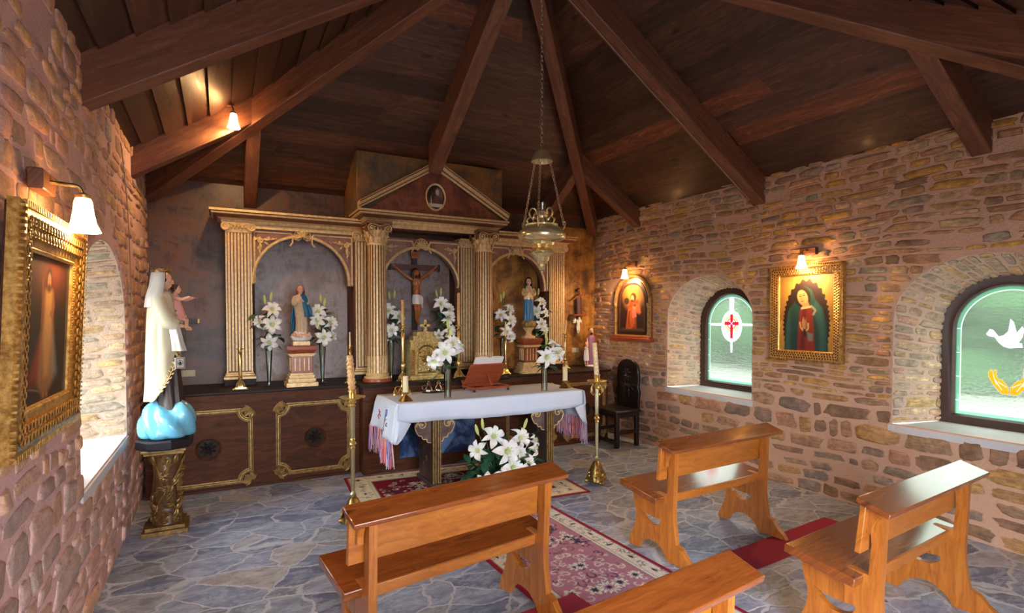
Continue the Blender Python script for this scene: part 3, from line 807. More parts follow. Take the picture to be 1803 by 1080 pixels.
def shell(mb, pl, x, y, r, mat=None):
    n = 9
    for k in range(n):
        a = PI*(-.12)+PI*1.24*k/(n-1); L = r*(1-.08*abs(k-4)/4)
        pts = [(x+math.cos(a)*L*t, y-.25*r+math.sin(a)*L*t*1.05) for t in (0, .35, .7, 1)]
        mb.tube([pl.p(px, py, .01+.022*math.sin(PI*min(1, .25+i*.25))) for i, (px, py) in enumerate(pts)], [r*.05, r*.11, r*.17, r*.12], 6, mat)
    ptube(mb, pl, [(x+r*1.12*math.cos(PI*(-.15+1.3*t/20)), y-.2*r+r*1.12*math.sin(PI*(-.15+1.3*t/20))) for t in range(21)], r*.09, 6, .006, mat)
    mb.ball(pl.p(x, y-.3*r, .02), r*.2, 8, 6, mat)
    for sg in (-1, 1):
        volute(mb, pl, x+sg*r*.75, y-.62*r, r*.26, -sg, mat, .3, .008)
        ptube(mb, pl, [(x+sg*r*.1, y-.5*r), (x+sg*r*.6, y-.9*r), (x+sg*r*1.3, y-.72*r)], r*.1, 6, .006, mat, .4)
def acanthus(mb, pl, x, y, s, sx, mat=None):
    """corner spray of scrolls running sideways (sx) and down"""
    for (cx, cy, r, sg) in ((.10, -.10, .085, 1), (.30, -.03, .05, -1), (.06, -.33, .05, 1)):
        volute(mb, pl, x+sx*cx*s, y+cy*s, r*s, sg*sx, mat, .32)
    for (dx, dy, L, W, a) in ((.16, -.06, .22, .1, -.1), (.08, -.18, .22, .1, -1.45), (.2, -.14, .16, .08, -.7), (.02, -.02, .16, .09, -2.4), (.36, -.06, .16, .06, .15), (.06, -.36, .16, .06, -1.4)):
        leaf(mb, pl, x+sx*dx*s, y+dy*s, L*s, W*s, a if sx > 0 else PI-a, mat)
    for k in range(5):
        mb.ball(pl.p(x+sx*(.42+.05*k)*s, y-(.03+.012*k*(k % 2))*s, .008), (.028-.003*k)*s, 6, 5, mat)
        mb.ball(pl.p(x+sx*(.07+.015*(k % 2))*s, y-(.44+.05*k)*s, .008), (.028-.003*k)*s, 6, 5, mat)
def rosette(mb, pl, x, y, r, n=8, mat=None):
    for ring, (rr, L, W) in enumerate(((.18, .42, .3), (.5, .42, .32))):
        for k in range(n):
            a = 2*PI*k/n+ring*PI/n; leaf(mb, pl, x+math.cos(a)*rr*r, y+math.sin(a)*rr*r, L*r, W*r, a, mat, .1)
    mb.ball(pl.p(x, y, .01), r*.16, 8, 6, mat)

# ------------------------------------------------------------------ altar cabinets and ledge
def frame_panel(th, x0, x1, z0, z1, Y, rose=True):
    cr = .10; n = 7; path = []
    cs = [(x0, z0, 0), (x1, z0, PI/2), (x1, z1, PI), (x0, z1, 3*PI/2)]
    for (cx, cz, a0) in cs:
        # concave corner
        arc = [(cx+cr*math.cos(a0+PI/2*k/n), cz+cr*math.sin(a0+PI/2*k/n)) for k in range(n+1)][::-1]
        st = (cx+1.25*cr*math.cos(a0+PI/2), cz+1.25*cr*math.sin(a0+PI/2)); en = (cx+1.25*cr*math.cos(a0), cz+1.25*cr*math.sin(a0))
        path += [st]+arc+[en]
    mb = MB(); mb.sweep([(x, Y, z) for x, z in path], (0, -1, 0), [(-.022, -.002), (-.02, .01), (-.012, .012), (-.008, .006), (-.003, .018), (.006, .018), (.01, .007), (.016, .012), (.022, .01), (.024, -.002)], closed=True)
    mb.build('panel_moulding', M['gilt_dark'], th, world=True, label='gilded panel moulding')
    for (cx, cz, sx, sz) in ((x0, z0, 1, 1), (x1, z0, -1, 1), (x1, z1, -1, -1), (x0, z1, 1, -1)):
        mb = MB(); pl = Pl((cx, Y-.008, cz))
        volute(mb, pl, cx*0+sx*.02, sz*.015, .036, -sx*sz, None, .34, .008)
        for (a, L, W, dx, dy) in ((.25, .10, .06, .0, -.02), (1.3, .10, .06, -.02, 0), (.8, .085, .055, .0, .0), (2.3, .07, .045, .0, .0), (-.8, .07, .045, .0, .0)):
            an = math.atan2(sz*math.sin(a), sx*math.cos(a)); leaf(mb, pl, sx*dx, sz*dy, L, W, an, None, .2, .004)
        mb.build('corner_ornament', M['gilt_dark'], th, world=True, label='gilded acanthus corner ornament')
    if rose:
        cx, cz = (x0+x1)/2, (z0+z1)/2; r = .1
        mb = MB(); mb.lathe([(r*.86, 0), (r*1.05, .0), (r*1.12, .012), (r*1.02, .02), (r*.92, .012), (r*.86, -.0)], 36, (cx, Y, cz), 0, Matrix.Rotation(PI/2, 3, 'X'), cap=False)
        mb.build('rosette_ring', M['cab'], th, world=True)
        mb = MB(); mb.lathe([(0.0001, .001), (r*.9, .002)], 32, (cx, Y, cz), 0, Matrix.Rotation(PI/2, 3, 'X')); rosette(mb, Pl((cx, Y-.003, cz)), 0, 0, r*.82, 8)
        mb.build('rosette', M['ledge'], th, world=True, label='dark carved rosette')

YC = 5.975; ZC = .935; ZT = .965
cl = thing('altar_cabinet', 'dark walnut altar cabinet with two gold framed panels left of the altar table', 'cabinet', (.33, 6.36, 0))
mb = MB(); mb.bb(XL+.035, 1.315, YC, YB-.01, 0, ZC); mb.bb(XL+.035, 1.315, YC-.012, YC+.01, 0, .03); mb.build('body', M['cab'], cl, world=True, bevel=.004)
frame_panel(cl, -.49, .25, .07, .77, YC); frame_panel(cl, .50, 1.205, .09, .79, YC)
cr = thing('altar_cabinet', 'dark walnut altar cabinet with gold framed panels by the black chair', 'cabinet', (3.86, 6.36, 0))
mb = MB(); mb.bb(3.03, 4.69, YC, YB-.01, 0, ZC); mb.bb(3.03, 4.69, YC-.012, YC+.01, 0, .03); mb.build('body', M['cab'], cr, world=True, bevel=.004)
frame_panel(cr, 3.13, 3.80, .09, .79, YC); frame_panel(cr, 3.98, 4.62, .09, .79, YC)
cm = thing('altar_cabinet', 'middle altar cabinet standing forward behind the white clothed table', 'cabinet', (2.17, 6.28, 0))
mb = MB(); mb.bb(1.32, 3.025, 5.82, YB-.01, 0, ZC); mb.build('body', M['cab'], cm, world=True, bevel=.006)
mb = MB(); mb.bb(1.66, 2.66, 5.795, 5.82, .09, .14); mb.bb(1.66, 2.66, 5.795, 5.82, .86, .91); mb.bb(1.66, 1.71, 5.795, 5.82, .14, .86); mb.bb(2.61, 2.66, 5.795, 5.82, .14, .86); mb.build('front_frame', M['cab'], cm, world=True, bevel=.006)
tt = NT('dark_panel_blue_reflection'); nn = tt.noise(tt.pos(), 2.6, 6, .6, .6); tt.bsdf(Base_Color=tt.ramp(nn, [(.38, rgb(14, 16, 26)), (.52, rgb(50, 70, 110)), (.62, rgb(110, 136, 176))]), Roughness=.15)  # bluish sky reflection is painted into the dark panel colour
mb = MB(); mb.bb(1.71, 2.61, 5.81, 5.822, .14, .86); mb.build('front_picture', tt.m, cm, world=True, label='dark glossy front panel with a painted bluish reflection')
lg = MB()
lg.prism([(XL+.035, 6.7), (XL+.035, 5.945), (1.285, 5.945), (1.285, 5.79), (3.06, 5.79), (3.06, 5.945), (4.72, 5.945), (4.72, 6.7)], .03, (0, 0, ZC), (1, 0, 0), (0, 1, 0))
tag(lg.build('altar_ledge', M['ledge'], bevel=.006), 'long dark wooden ledge on top of the altar cabinets carrying the statues and vases', 'ledge')

# ------------------------------------------------------------------ altarpiece
ap = thing('altarpiece', 'carved gilded altarpiece with three arched niches and a pediment against the back wall', 'altarpiece', (2.19, 6.6, ZT))
def pilaster(cx, yf, w, z0, z1, zcap, depth=.14, nf=7):
    mb = MB(); mb.bb(cx-w/2, cx+w/2, yf, yf+depth, z0, z1, 0)
    st = w*.9/nf
    for k in range(nf):
        x = cx-w*.45+st*(k+.5); mb.bb(x-st*.3, x+st*.3, yf-.013, yf+.004, z0+.02, z1-.015, 1)
    mb.bb(cx-w/2-.004, cx-w/2+.01, yf-.006, yf+.01, z0, z1, 1); mb.bb(cx+w/2-.01, cx+w/2+.004, yf-.006, yf+.01, z0, z1, 1)
    p = mb.build('pilaster', [M['groove'], M['gilt']], ap, world=True, ang=30)
    mb = MB()
    for (zz, e, h) in ((z0-.055, .035, .03), (z0-.025, .022, .02), (z0-.005, .012, .02)): mb.bb(cx-w/2-e, cx+w/2+e, yf-e, yf+depth, zz-h/2, zz+h/2)
    mb.build('pilaster_base', M['gilt'], p, world=True, bevel=.006)
    mb = MB(); mb.bb(cx-w/2-.03, cx+w/2+.03, yf-.035, yf+depth, ZT, z0-.07); mb.build('plinth', M['ledge'], p, world=True, bevel=.004)
    mb = MB(); mb.bb(cx-w/2-.005, cx+w/2+.005, yf-.015, yf+depth, z1-.01, z1+.012); mb.bb(cx-w/2-.025, cx+w/2+.025, yf-.04, yf+depth, zcap-.02, zcap); mb.bb(cx-w/2, cx+w/2, yf-.012, yf+depth, z1, zcap-.015)
    pl = Pl((cx, yf-.03, (z1+zcap)/2)); r = (zcap-z1)*.46
    for sg in (-1, 1):
        volute(mb, pl, sg*(w/2-.002), -.004, r, -sg, None, .24)
        mb.tube([(cx+sg*(w/2-.002), yf-.03, (z1+zcap)/2-.004), (cx+sg*(w/2-.002), yf+.06, (z1+zcap)/2-.004)], r*.62, 10)
    ptube(mb, pl, [(-w/2, r), (-w/4, r*.5), (0, r*.3), (w/4, r*.5), (w/2, r)], .008, 6, 0)
    for k in range(5): mb.ball(pl.p((k-2)*w*.14, -r*.1, .004), (w*.05, .012, r*.45), 8, 6)
    mb.build('capital', M['gilt'], p, world=True)
ZS = 2.79
for cx in (.175, 4.14): pilaster(cx, 6.42, .24, 1.10, 2.585, 2.68)
for cx in (1.505, 2.80): pilaster(cx, 6.33, .28, 1.10, 2.56, 2.66, .2)

def column(cx, cy, r):
    z0, z1 = 1.055, 2.49
    nf = 20; mb = MB(); prof = []
    rings = []; ms = []
    n = nf*4; ring_z = [z0, z0+.2, z0+.202, z1]
    vs = []
    for j, z in enumerate(ring_z):
        k = 1-.13*(z-z0)/(z1-z0)
        for i in range(n):
            q = i % 4; a = 2*PI*(i//4+(0, .56, .66, .90)[q])/nf; rr = r*k*(1 if q < 2 else (.965 if j < 2 else .93)); vs.append((cx+rr*math.cos(a), cy+rr*math.sin(a), z))
    for j in range(3):
        for i in range(n):
            mb.F.append((j*n+i, j*n+(i+1) % n, (j+1)*n+(i+1) % n, (j+1)*n+i)); mb.M.append(1 if (i % 4 == 0 or j == 0 and i % 4 != 2) else 0)
    mb.V = vs; mb.C = [(1, 1, 1, 1)]*len(vs); mb.U = [(0, 0)]*len(vs)
    c = mb.build('column', [M['groove'], M['gilt']], ap, world=True, ang=30)
    mb = MB(); mb.lathe([(r*1.05, .09), (r*1.12, .085), (r*1.16, .075), (r*1.1, .062), (r*1.1, .058), (r*1.28, .05), (r*1.33, .04), (r*1.28, .028), (r*1.2, .026), (r*1.2, .02)], 32, (cx, cy, z0-.08))
    mb.build('column_base', M['gilt'], c, world=True)
    mb = MB(); mb.lathe([(r*1.25, .026), (r*1.42, .02), (r*1.46, .005), (r*1.42, -.01), (r*1.3, -.012)], 32, (cx, cy, z0-.078)); mb.build('column_torus', M['mahogany'], c, world=True, label='red brown base ring')
    mb = MB(); mb.bb(cx-r*1.55, cx+r*1.55, cy-r*1.55, cy+r*1.55, ZT, z0-.086); mb.build('plinth', M['ledge'], c, world=True, bevel=.004)
    mb = MB(); h = .235; rt = r*.86
    mb.lathe([(rt*1.08, -.012), (rt*1.12, 0), (rt*1.08, .012), (rt*.98, .014), (rt*1.0, .1), (rt*1.25, .17), (rt*1.3, .19)], 28, (cx, cy, z1))
    for row, (z, L, n, out) in enumerate(((.015, .085, 8, .3), (.07, .09, 8, .55))):
        for k in range(n):
            a = 2*PI*(k+.5*row)/n; d = Vector((math.cos(a), math.sin(a), 0)); pl = Pl(Vector((cx, cy, z1+z))+d*rt*(1.02+.04*row), Vector((-math.sin(a), math.cos(a), 0)), (0, 0, 1))
            leaf(mb, pl, 0, 0, L, .06, PI/2, None, out, .004)
            mb.tube([pl.p(0, L*.8, .012), pl.p(0, L*1.02, .03), pl.p(0, L*.92, .045)], [.012, .012, .006], 6)
    mb.build('capital', M['gilt'], c, world=True)
    mb = MB()
    for k in range(4):
        a = PI/4+PI/2*k
    mb.bb(cx-r*1.25, cx+r*1.25, cy-r*1.25, cy+r*1.25, z1+.215, z1+h+.012)
    for sy, dr in ((-1, Vector((0, -1, 0))),):
        pl = Pl((cx, cy-r*1.22, z1+.165))
        for sg in (-1, 1): volute(mb, pl, sg*r*.78, 0, .043, -sg, None, .2)
        ptube(mb, pl, [(-r*.7, .04), (0, .02), (r*.7, .04)], .009, 6)
        for k in range(3): mb.ball(pl.p((k-1)*r*.32, .0, 0), (.012, .012, .02), 8, 6)
    for sg in (-1, 1):
        pl = Pl((cx+sg*r*1.22, cy, z1+.165), (0, sg, 0), (0, 0, 1))
        for s2 in (-1, 1): volute(mb, pl, s2*r*.78, 0, .043, -s2, None, .2)
    mb.lathe([(r*.9, 0), (r*1.15, .06)], 24, (cx, cy, z1+.15))
    mb.build('volutes', M['groove'], c, world=True)
    mb = MB()
    pl = Pl((cx, cy-r*1.235, z1+.165))
    for sg in (-1, 1): volute(mb, pl, sg*r*.78, 0, .045, -sg, None, .13, .006)
    ptube(mb, pl, [(-r*.7, .047), (0, .026), (r*.7, .047)], .005, 6, .004)
    mb.build('volute_edge', M['gilt'], c, world=True)
column(1.542, 6.085, .112); column(2.862, 6.085, .112)

def arch_board(x0, x1, zb, zt, c, r, spring, yf, yb, shz):
    # panel with an arched opening
    mb = MB(); n = 24
    arc = [(c-r*math.cos(PI*k/n), spring+r*math.sin(PI*k/n)) for k in range(n+1)]
    for y in (yf, yb):
        vs = []; fs = []
        mb.add([(x0, y, zb), (c-r, y, zb), (c-r, y, spring), (x0, y, spring)], [(0, 1, 2, 3)]); mb.add([(c+r, y, zb), (x1, y, zb), (x1, y, spring), (c+r, y, spring)], [(0, 1, 2, 3)])
        mb.add([(x0, y, spring), (c-r, y, spring), (c-r, y, zt), (x0, y, zt)], [(0, 1, 2, 3)]); mb.add([(c+r, y, spring), (x1, y, spring), (x1, y, zt), (c+r, y, zt)], [(0, 1, 2, 3)])
        for a, b in zip(arc, arc[1:]): mb.add([(a[0], y, a[1]), (b[0], y, b[1]), (b[0], y, zt), (a[0], y, zt)], [(0, 1, 2, 3)])
    q = [(c-r, zb)]+arc+[(c+r, zb)]
    for a, b in zip(q, q[1:]): mb.add([(a[0], yf, a[1]), (b[0], yf, b[1]), (b[0], yb, b[1]), (a[0], yb, a[1])], [(0, 1, 2, 3)])
    mb.bb(x0, c-r, yf, yb, zb-.004, zb); mb.bb(c+r, x1, yf, yb, zb-.004, zb)
    p = mb.build('arch_panel', M['panel_brown'], ap, world=True, ang=30)
    mb = MB(); N = (0, -1, 0)
    mb.sweep([(a, yf, b) for a, b in q], N, [(-.004, -.01), (-.004, .016), (.006, .02), (.012, .012), (.02, .012), (.026, .006), (.026, -.01)])
    # outer beading with ears around the shell
    e = .03; k = .115; zz = zt-e
    for sg in (-1, 1):
        xo = x0+e if sg < 0 else x1-e
        pts = [(xo, yf, zb+.01), (xo, yf, zz), (c+sg*k, yf, zz), (c+sg*k*.86, yf, zz-.04), (c+sg*k*.9, yf, zz-.1), (c+sg*k*1.12, yf, zz-.135)]
        mb.sweep(pts, N, [(-.009, -.004), (-.009, .01), (-.002, .014), (.008, .01), (.009, -.004)])
    mb.build('arch_moulding', M['gilt'], p, world=True)
    mb = MB(); shell(mb, Pl((c, yf-.004, shz)), 0, 0, .075); mb.build('shell', M['gilt'], p, world=True)
    for sg in (-1, 1):
        xo = x0+.055 if sg < 0 else x1-.055
        mb = MB(); acanthus(mb, Pl((xo, yf-.006, zt-.085)), 0, 0, .36, -sg); mb.build('scroll_ornament', M['gilt'], p, world=True)
arch_board(.297, 1.375, 2.045, 2.63, .81, .49, 2.075, 6.44, 6.54, 2.595)
arch_board(1.63, 2.68, 2.045, 2.63, 2.165, .487, 2.035, 6.40, 6.50, 2.565)
arch_board(2.93, 4.02, 2.045, 2.63, 3.50, .44, 2.085, 6.44, 6.54, 2.575)
# painted back boards of the three niches and the ends
for (x0, x1, nm, mt) in ((.30, 1.37, 'niche_back', 'panel_grey'), (1.63, 2.68, 'niche_back', 'panel_grey'), (2.93, 4.02, 'niche_back', 'panel_gold_glow'), (4.27, XR-.005, 'end_panel', 'panel_gold_glow')):
    mb = MB(); mb.bb(x0, x1, 6.70, 6.735, ZT, 2.63 if nm == 'niche_back' else 3.0); mb.build(nm, M[mt], ap, world=True)
for (x0, x1) in ((.295, .33), (1.34, 1.375), (1.63, 1.66), (2.65, 2.68), (2.93, 2.96), (3.99, 4.02)):
    mb = MB(); mb.bb(x0, x1, 6.53, 6.70, ZT, 2.63); mb.build('niche_side', M['cab'], ap, world=True)
# entablature
prof = [(0, 2.625), (.018, 2.625), (.018, 2.66), (.035, 2.672), (.035, 2.70), (.07, 2.715), (.105, 2.745), (.125, 2.75), (.125, 2.765), (.142, 2.772), (.142, 2.795), (0, 2.795)]
cm_ = [1, 0, 0, 0, 0, 1, 0, 0, 1, 0, 0, 1]
def cornice(path, name, dz=0):
    mb = MB(); mb.sweep([(x, y, 0) for x, y in path], (0, 0, 1), [(-a, z+dz) for a, z in prof], mats=cm_)
    bz = 2.735+dz
    c = mb.build(name, [M['gilt'], M['groove']], ap, world=True, ang=30)
    mb = MB()
    for (a, b) in zip(path, path[1:]):
        A = Vector((*a, 0)); B = Vector((*b, 0)); t = (B-A).normalized(); o = Vector((t.y, -t.x, 0)); L = (B-A).length
        k = int((L+.2)/.021)
        for i in range(k):
            p = A-t*.1+t*((L+.2)*(i+.5)/k)+o*.108
            mb.ball((p.x, p.y, 2.757+dz), .0082, 6, 4)
    mb.build('bead_row', M['gilt'], c, world=True)
    return c
cornice([(.05, 6.70), (.05, 6.42), (1.47, 6.42)], 'cornice'); cornice([(2.93, 6.42), (4.26, 6.42), (4.26, 6.70)], 'cornice')
cornice([(1.46, 6.46), (1.46, 6.09), (3.0, 6.09), (3.0, 6.46)], 'cornice', .065)
mb = MB(); mb.bb(.06, 1.46, 6.43, 6.70, 2.62, 2.785); mb.bb(2.95, 4.25, 6.43, 6.70, 2.62, 2.785); mb.bb(1.465, 2.995, 6.10, 6.70, 2.735, 2.855)
mb.build('frieze', M['panel_brown'], ap, world=True)
# pediment
zp, xa, za = 2.862, 2.205, 3.455; xl, xr = 1.325, 3.135
mb = MB(); mb.prism([(xl+.1, zp), (xr-.1, zp), (xa, za-.06)], .05, (0, 6.0, 0), (1, 0, 0), (0, 0, 1), (0, 1, 0))
pd = mb.build('pediment', M['panel_red'], ap, world=True)
rp = [(0, 0), (0, .05), (.016, .062), (.016, .075), (.03, .085), (.055, .1), (.055, .118), (.07, .125), (.078, .125), (.078, 0)]
rm = [1, 0, 0, 1, 0, 0, 1, 0, 0, 1]
for sg, (x0, x1) in ((1, (xl, xa-.0)), (-1, (xr, xa+.0))):
    mb = MB(); A = Vector((x0, 6.03, zp)); B = Vector((x1, 6.03, za-.07)); N = Vector((0, -1, 0))
    pr = [(sg*-1*a if False else a, b) for a, b in rp]
    t = (B-A).normalized(); up = Vector((-t.z*sg, 0, t.x*sg)) if sg > 0 else Vector((t.z, 0, -t.x))
    vs = []; fs = []; n = len(rp)
    for P_ in (A, B):
        for a, b in rp:
            q = P_+Vector((0, 0, 1))*(a/abs(t.x) if P_ is B else a*1.0)+N*(b-.01)
            vs.append(q)
    for i in range(n): fs.append((i, (i+1) % n, n+(i+1) % n, n+i))
    fs += [tuple(range(n)), tuple(range(n, 2*n))]
    mb.add(vs, fs)
    for i in range(n): mb.M[i] = rm[i]
    c = mb.build('raking_cornice', [M['gilt'], M['groove']], pd, world=True, ang=25)
    mb = MB(); L = (B-A).length
    for i in range(46):
        f = (i+.5)/46; q = A+(B-A)*f+Vector((0, 0, .036*(1+.15*f)))+N*.088; mb.ball(q, .0085, 6, 4)
    mb.build('bead_row', M['gilt'], pd, world=True)
mb = MB(); mb.lathe([(1, .0), (1.06, .01), (1.0, .022), (.9, .014), (.88, .0)], 40, (xa, 6.003, 3.07), 0, Matrix.Rotation(PI/2, 3, 'X') @ Matrix.Diagonal((.118, .152, 1)), cap=False)
md = mb.build('medallion_frame', M['gilt'], pd, world=True)
cv = Cv(.22, .29, 60, 78, rgb(40, 26, 24))
cv.ell(.15, .18, .05, .07, rgb(120, 96, 92), soft=.03); cv.ell(.11, .10, .09, .05, rgb(84, 60, 46), soft=.03); cv.ell(.13, .2, .02, .035, rgb(196, 180, 172), soft=.01); cv.poly([(.03, .03), (.19, .03), (.19, .07), (.03, .07)], rgb(210, 196, 170), soft=.01)
cv.poly([(.05, .07), (.06, .07), (.06, .16), (.05, .16)], rgb(214, 190, 150)); cv.ell(.08, .16, .03, .05, rgb(70, 46, 40), soft=.02); cv.ell(.12, .12, .03, .04, rgb(110, 70, 50), soft=.02)
mb = MB(); cv.mesh(mb, (xa-.11, 5.994, 3.07-.145), (1, 0, 0), (0, 0, 1), lambda X, Y: ((((X-.11)/.112)**2+((Y-.145)/.146)**2) < 1).astype(float)); mb.build('medallion_picture', M['art'], pd, world=True, colors=True)
# tall painted box behind the pediment
mb = MB(); mb.bb(1.32, 3.09, 6.045, 6.70, 2.855, 3.50); mb.build('upper_panel', M['panel_box'], ap, world=True, bevel=.006)
# ------------------------------------------------------------------ benches
def rounded(pts, n=5): return smooth2(pts, n)
def make_bench(label):
    b = thing('church_bench', label, 'bench', (0, 0, 0), 0, 'church benches')
    mb = MB(); R = Matrix.Rotation(math.atan2(.045, .145), 3, 'X')
    mb.box((0, .074, .808), (1.24, .152, .026), 0, R); mb.build('top_rail', M['pine_seat'], b, bevel=.005)
    mb = MB(); R2 = Matrix.Rotation(.10, 3, 'X'); mb.box((0, .135, .685), (1.20, .028, .235), 0, R2); mb.build('backrest', M['pine'], b, bevel=.004)
    mb = MB(); R3 = Matrix.Rotation(math.atan2(.05, .34), 3, 'X'); mb.box((0, .325, .445), (1.23, .355, .045), 0, R3); mb.build('seat', M['pine_seat'], b, bevel=.006)
    mb = MB(); mb.box((0, .155, .415), (.98, .03, .055)); mb.build('seat_rail', M['pine'], b, bevel=.003)
    for sx in (-1, 1):
        # side profile, y towards the altar
        out = [(.055, .785), (.125, .80), (.115, .60), (.125, .45), (.44, .46)]
        out += smooth2([(.455, .44), (.44, .34), (.415, .25), (.43, .16), (.475, .06), (.49, 0)], 4)
        out += smooth2([(.40, 0), (.37, .05), (.30, .095), (.22, .095), (.15, .05), (.12, 0)], 4)
        out += [(-.11, 0), (-.085, .035), (-.04, .07), (-.005, .115), (.045, .135)]
        out += smooth2([(.05, .16), (.07, .32), (.065, .5), (.055, .78)], 4)[:-1]
        # moon shaped hole is a real opening: two outlines bridged through a slit
        hole = smooth2([(.385, .292), (.33, .275), (.25, .268), (.185, .272), (.195, .235), (.25, .208), (.31, .215), (.36, .25)], 3)
        k = max(range(len(out)), key=lambda i: -abs(out[i][0]-.415)-abs(out[i][1]-.25)); j = 0
        poly = out[:k+1]+hole+[hole[0]]+out[k:]
        mb = MB(); mb.prism(poly, .04, (sx*.51-.02, 0, 0), (0, 1, 0), (0, 0, 1), (1, 0, 0))
        mb.build('side_panel', M['pine'], b, smooth=False)
        mb = MB(); q = [(.06, .785), (.122, .80), (.118, .67)]+smooth2([(.10, .665), (.098, .70), (.082, .735), (.06, .765)], 4)
        mb.prism(q, .03, (sx*.555-.015, 0, 0), (0, 1, 0), (0, 0, 1), (1, 0, 0)); mb.build('bracket', M['pine'], b, smooth=False)
    return b
b1 = make_bench('wooden bench standing nearest the clothed table on the left side of the aisle')
b1.location = (1.10, 2.428, .0145); b1.rotation_euler = (0, 0, math.radians(9))
copy_thing(b1, (3.23, 2.689, .0075), math.radians(3.5), 'wooden bench on the right side of the aisle in front of the cross window')
copy_thing(b1, (3.277, 1.401, 0), math.radians(4.8), 'wooden bench nearest the dove window at the lower right with a glossy reflecting top')
copy_thing(b1, (1.042, 1.165, 0), math.radians(6.6), 'wooden bench cut off by the bottom edge of the photo, only its top rail showing')

# ------------------------------------------------------------------ carpets
def flower(c, x, y, r, rot, cols, n=8):
    d = np.hypot(c.X-x, c.Y-y); a = np.arctan2(c.Y-y, c.X-x)+rot
    e = r*(.78+.22*np.cos(n*a))
    c.mix(c.sd(d-e), cols[0]); c.mix(c.sd(np.abs(d-e*.97)-r*.05), cols[1]); c.mix(c.sd(d-e*.55), cols[2]); c.mix(c.sd(d-r*.2), cols[3])
def curl(c, x, y, s, rot, sg, col, w=.012):
    pts = []
    for k in range(14):
        t = k/13; a = rot+sg*t*4.4; r = s*(1-t*.75); pts.append((x+r*math.cos(a)*1.0, y+r*math.sin(a)))
    c.line(pts, w, col)
def rug_art(w, h, px, field, field2, edge, border, dark, light, acc, bw, seed):
    c = Cv(w, h, int(w/px), int(h/px), edge); R = random.Random(seed)
    d = np.minimum(np.minimum(c.X, w-c.X), np.minimum(c.Y, h-c.Y))
    c.mix(c.sd(.03-d), border); c.mix(c.sd(np.abs(d-.036)-.003), dark); c.mix(c.sd(bw-.03-d), tuple(.5*x for x in border)); c.mix(c.sd(bw-.022-d), border); c.mix(c.sd(bw-d), dark); c.mix(c.sd(bw+.006-d), field)
    # border motifs
    def bord(x, y, k):
        if k % 2: flower(c, x, y, .035, R.random(), (light, dark, border, dark), 6)
        else:
            c.ell(x, y, .03, .012, dark, R.choice((0, PI/2)))
        for _ in range(2):
            curl(c, x+R.uniform(-.05, .05), y+R.uniform(-.05, .05), .025, R.uniform(0, 6), R.choice((-1, 1)), dark, .006)
    m = bw*.52; st = .115; k = 0; x = m
    while x < w-m+.01:
        bord(x, m, k); bord(x, h-m, k); x += st; k += 1
    y = m+st
    while y < h-m:
        bord(m, y, k); bord(w-m, y, k); y += st; k += 1
    # field: a vine with flowers, mirrored left and right
    n = int((w-2*bw)*(h-2*bw)*95)
    for _ in range(n):
        x = R.uniform(bw+.04, w/2); y = R.uniform(bw+.05, h-bw-.05); s = R.uniform(.02, .045); sg = R.choice((-1, 1)); ro = R.uniform(0, 6); cc = R.choice((light, light, dark, acc, border))
        for mx in (0, 1): curl(c, (w-x if mx else x), y, s, (PI-ro if mx else ro), (-sg if mx else sg), cc, R.uniform(.005, .011))
    for _ in range(int(n*.2)):
        x = R.uniform(bw+.05, w/2); y = R.uniform(bw+.06, h-bw-.06); r = R.choice((.018, .022, .03, .055, .06)); rr = R.random()*6
        cs = R.choice(((light, border, dark, light), (border, light, acc, dark), (light, dark, field2, dark)))
        for mx in (0, 1): flower(c, (w-x if mx else x), y, r, rr, cs, R.choice((5, 6, 8, 10)) if not mx else 8)
    # dark leafy clusters
    for _ in range(int(n*.07)):
        x = R.uniform(bw+.04, bw+.22); y = R.uniform(bw, h-bw)
        for _k in range(7):
            for mx in (0, 1):
                xx = x+R.uniform(-.05, .05); c.ell(w-xx if mx else xx, y+R.uniform(-.07, .07), R.uniform(.012, .026), R.uniform(.005, .011), acc, R.uniform(0, 3))
    flower(c, w/2, h/2, .09, 0, (light, dark, field, acc), 12)
    for s in (.25, .75):
        flower(c, w/2, h*s, .085, 0, (light, dark, border, acc), 12); c.ring(w/2, h*s, .13, .11, .008, light)
    c.mix(c.sd(d-.028), edge)
    c.speckle(.13)
    return c
def rug(name, label, cv, x, y, rz, th, mat='rug'):
    mb = MB(); w, h = cv.w, cv.h; cv.mesh(mb, (-w/2, -h/2, th), (1, 0, 0), (0, 1, 0)); mb.col = tuple(cv.I[0, 0])
    mb.add([(-w/2, -h/2, .001), (w/2, -h/2, .001), (w/2, h/2, .001), (-w/2, h/2, .001), (-w/2, -h/2, th), (w/2, -h/2, th), (w/2, h/2, th), (-w/2, h/2, th)], [(3, 2, 1, 0), (0, 1, 5, 4), (1, 2, 6, 5), (2, 3, 7, 6), (3, 0, 4, 7)])
    o = mb.build(name, M[mat], colors=True, smooth=False); o.location = (x, y, 0); o.rotation_euler = (0, 0, rz); tag(o, label, 'rug'); return o
cv = rug_art(1.0, 3.1, .0085, rgb(174, 118, 134), rgb(164, 98, 112), rgb(140, 26, 52), rgb(214, 206, 192), rgb(62, 44, 58), rgb(226, 216, 204), rgb(44, 48, 84), .17, 4)
rug('runner_rug', 'faded pink patterned runner rug with cream border lying in the aisle between the benches', cv, 2.12, 2.68, math.radians(1.5), .007)
cv = rug_art(2.12, 1.42, .010, rgb(112, 20, 36), rgb(96, 18, 34), rgb(128, 22, 42), rgb(210, 198, 170), rgb(60, 40, 44), rgb(218, 206, 186), rgb(70, 34, 44), .24, 9)
rug('altar_rug', 'dark red patterned rug with cream border under the altar table', cv, 2.12, 5.025, math.radians(-4), .006)
mb = MB()
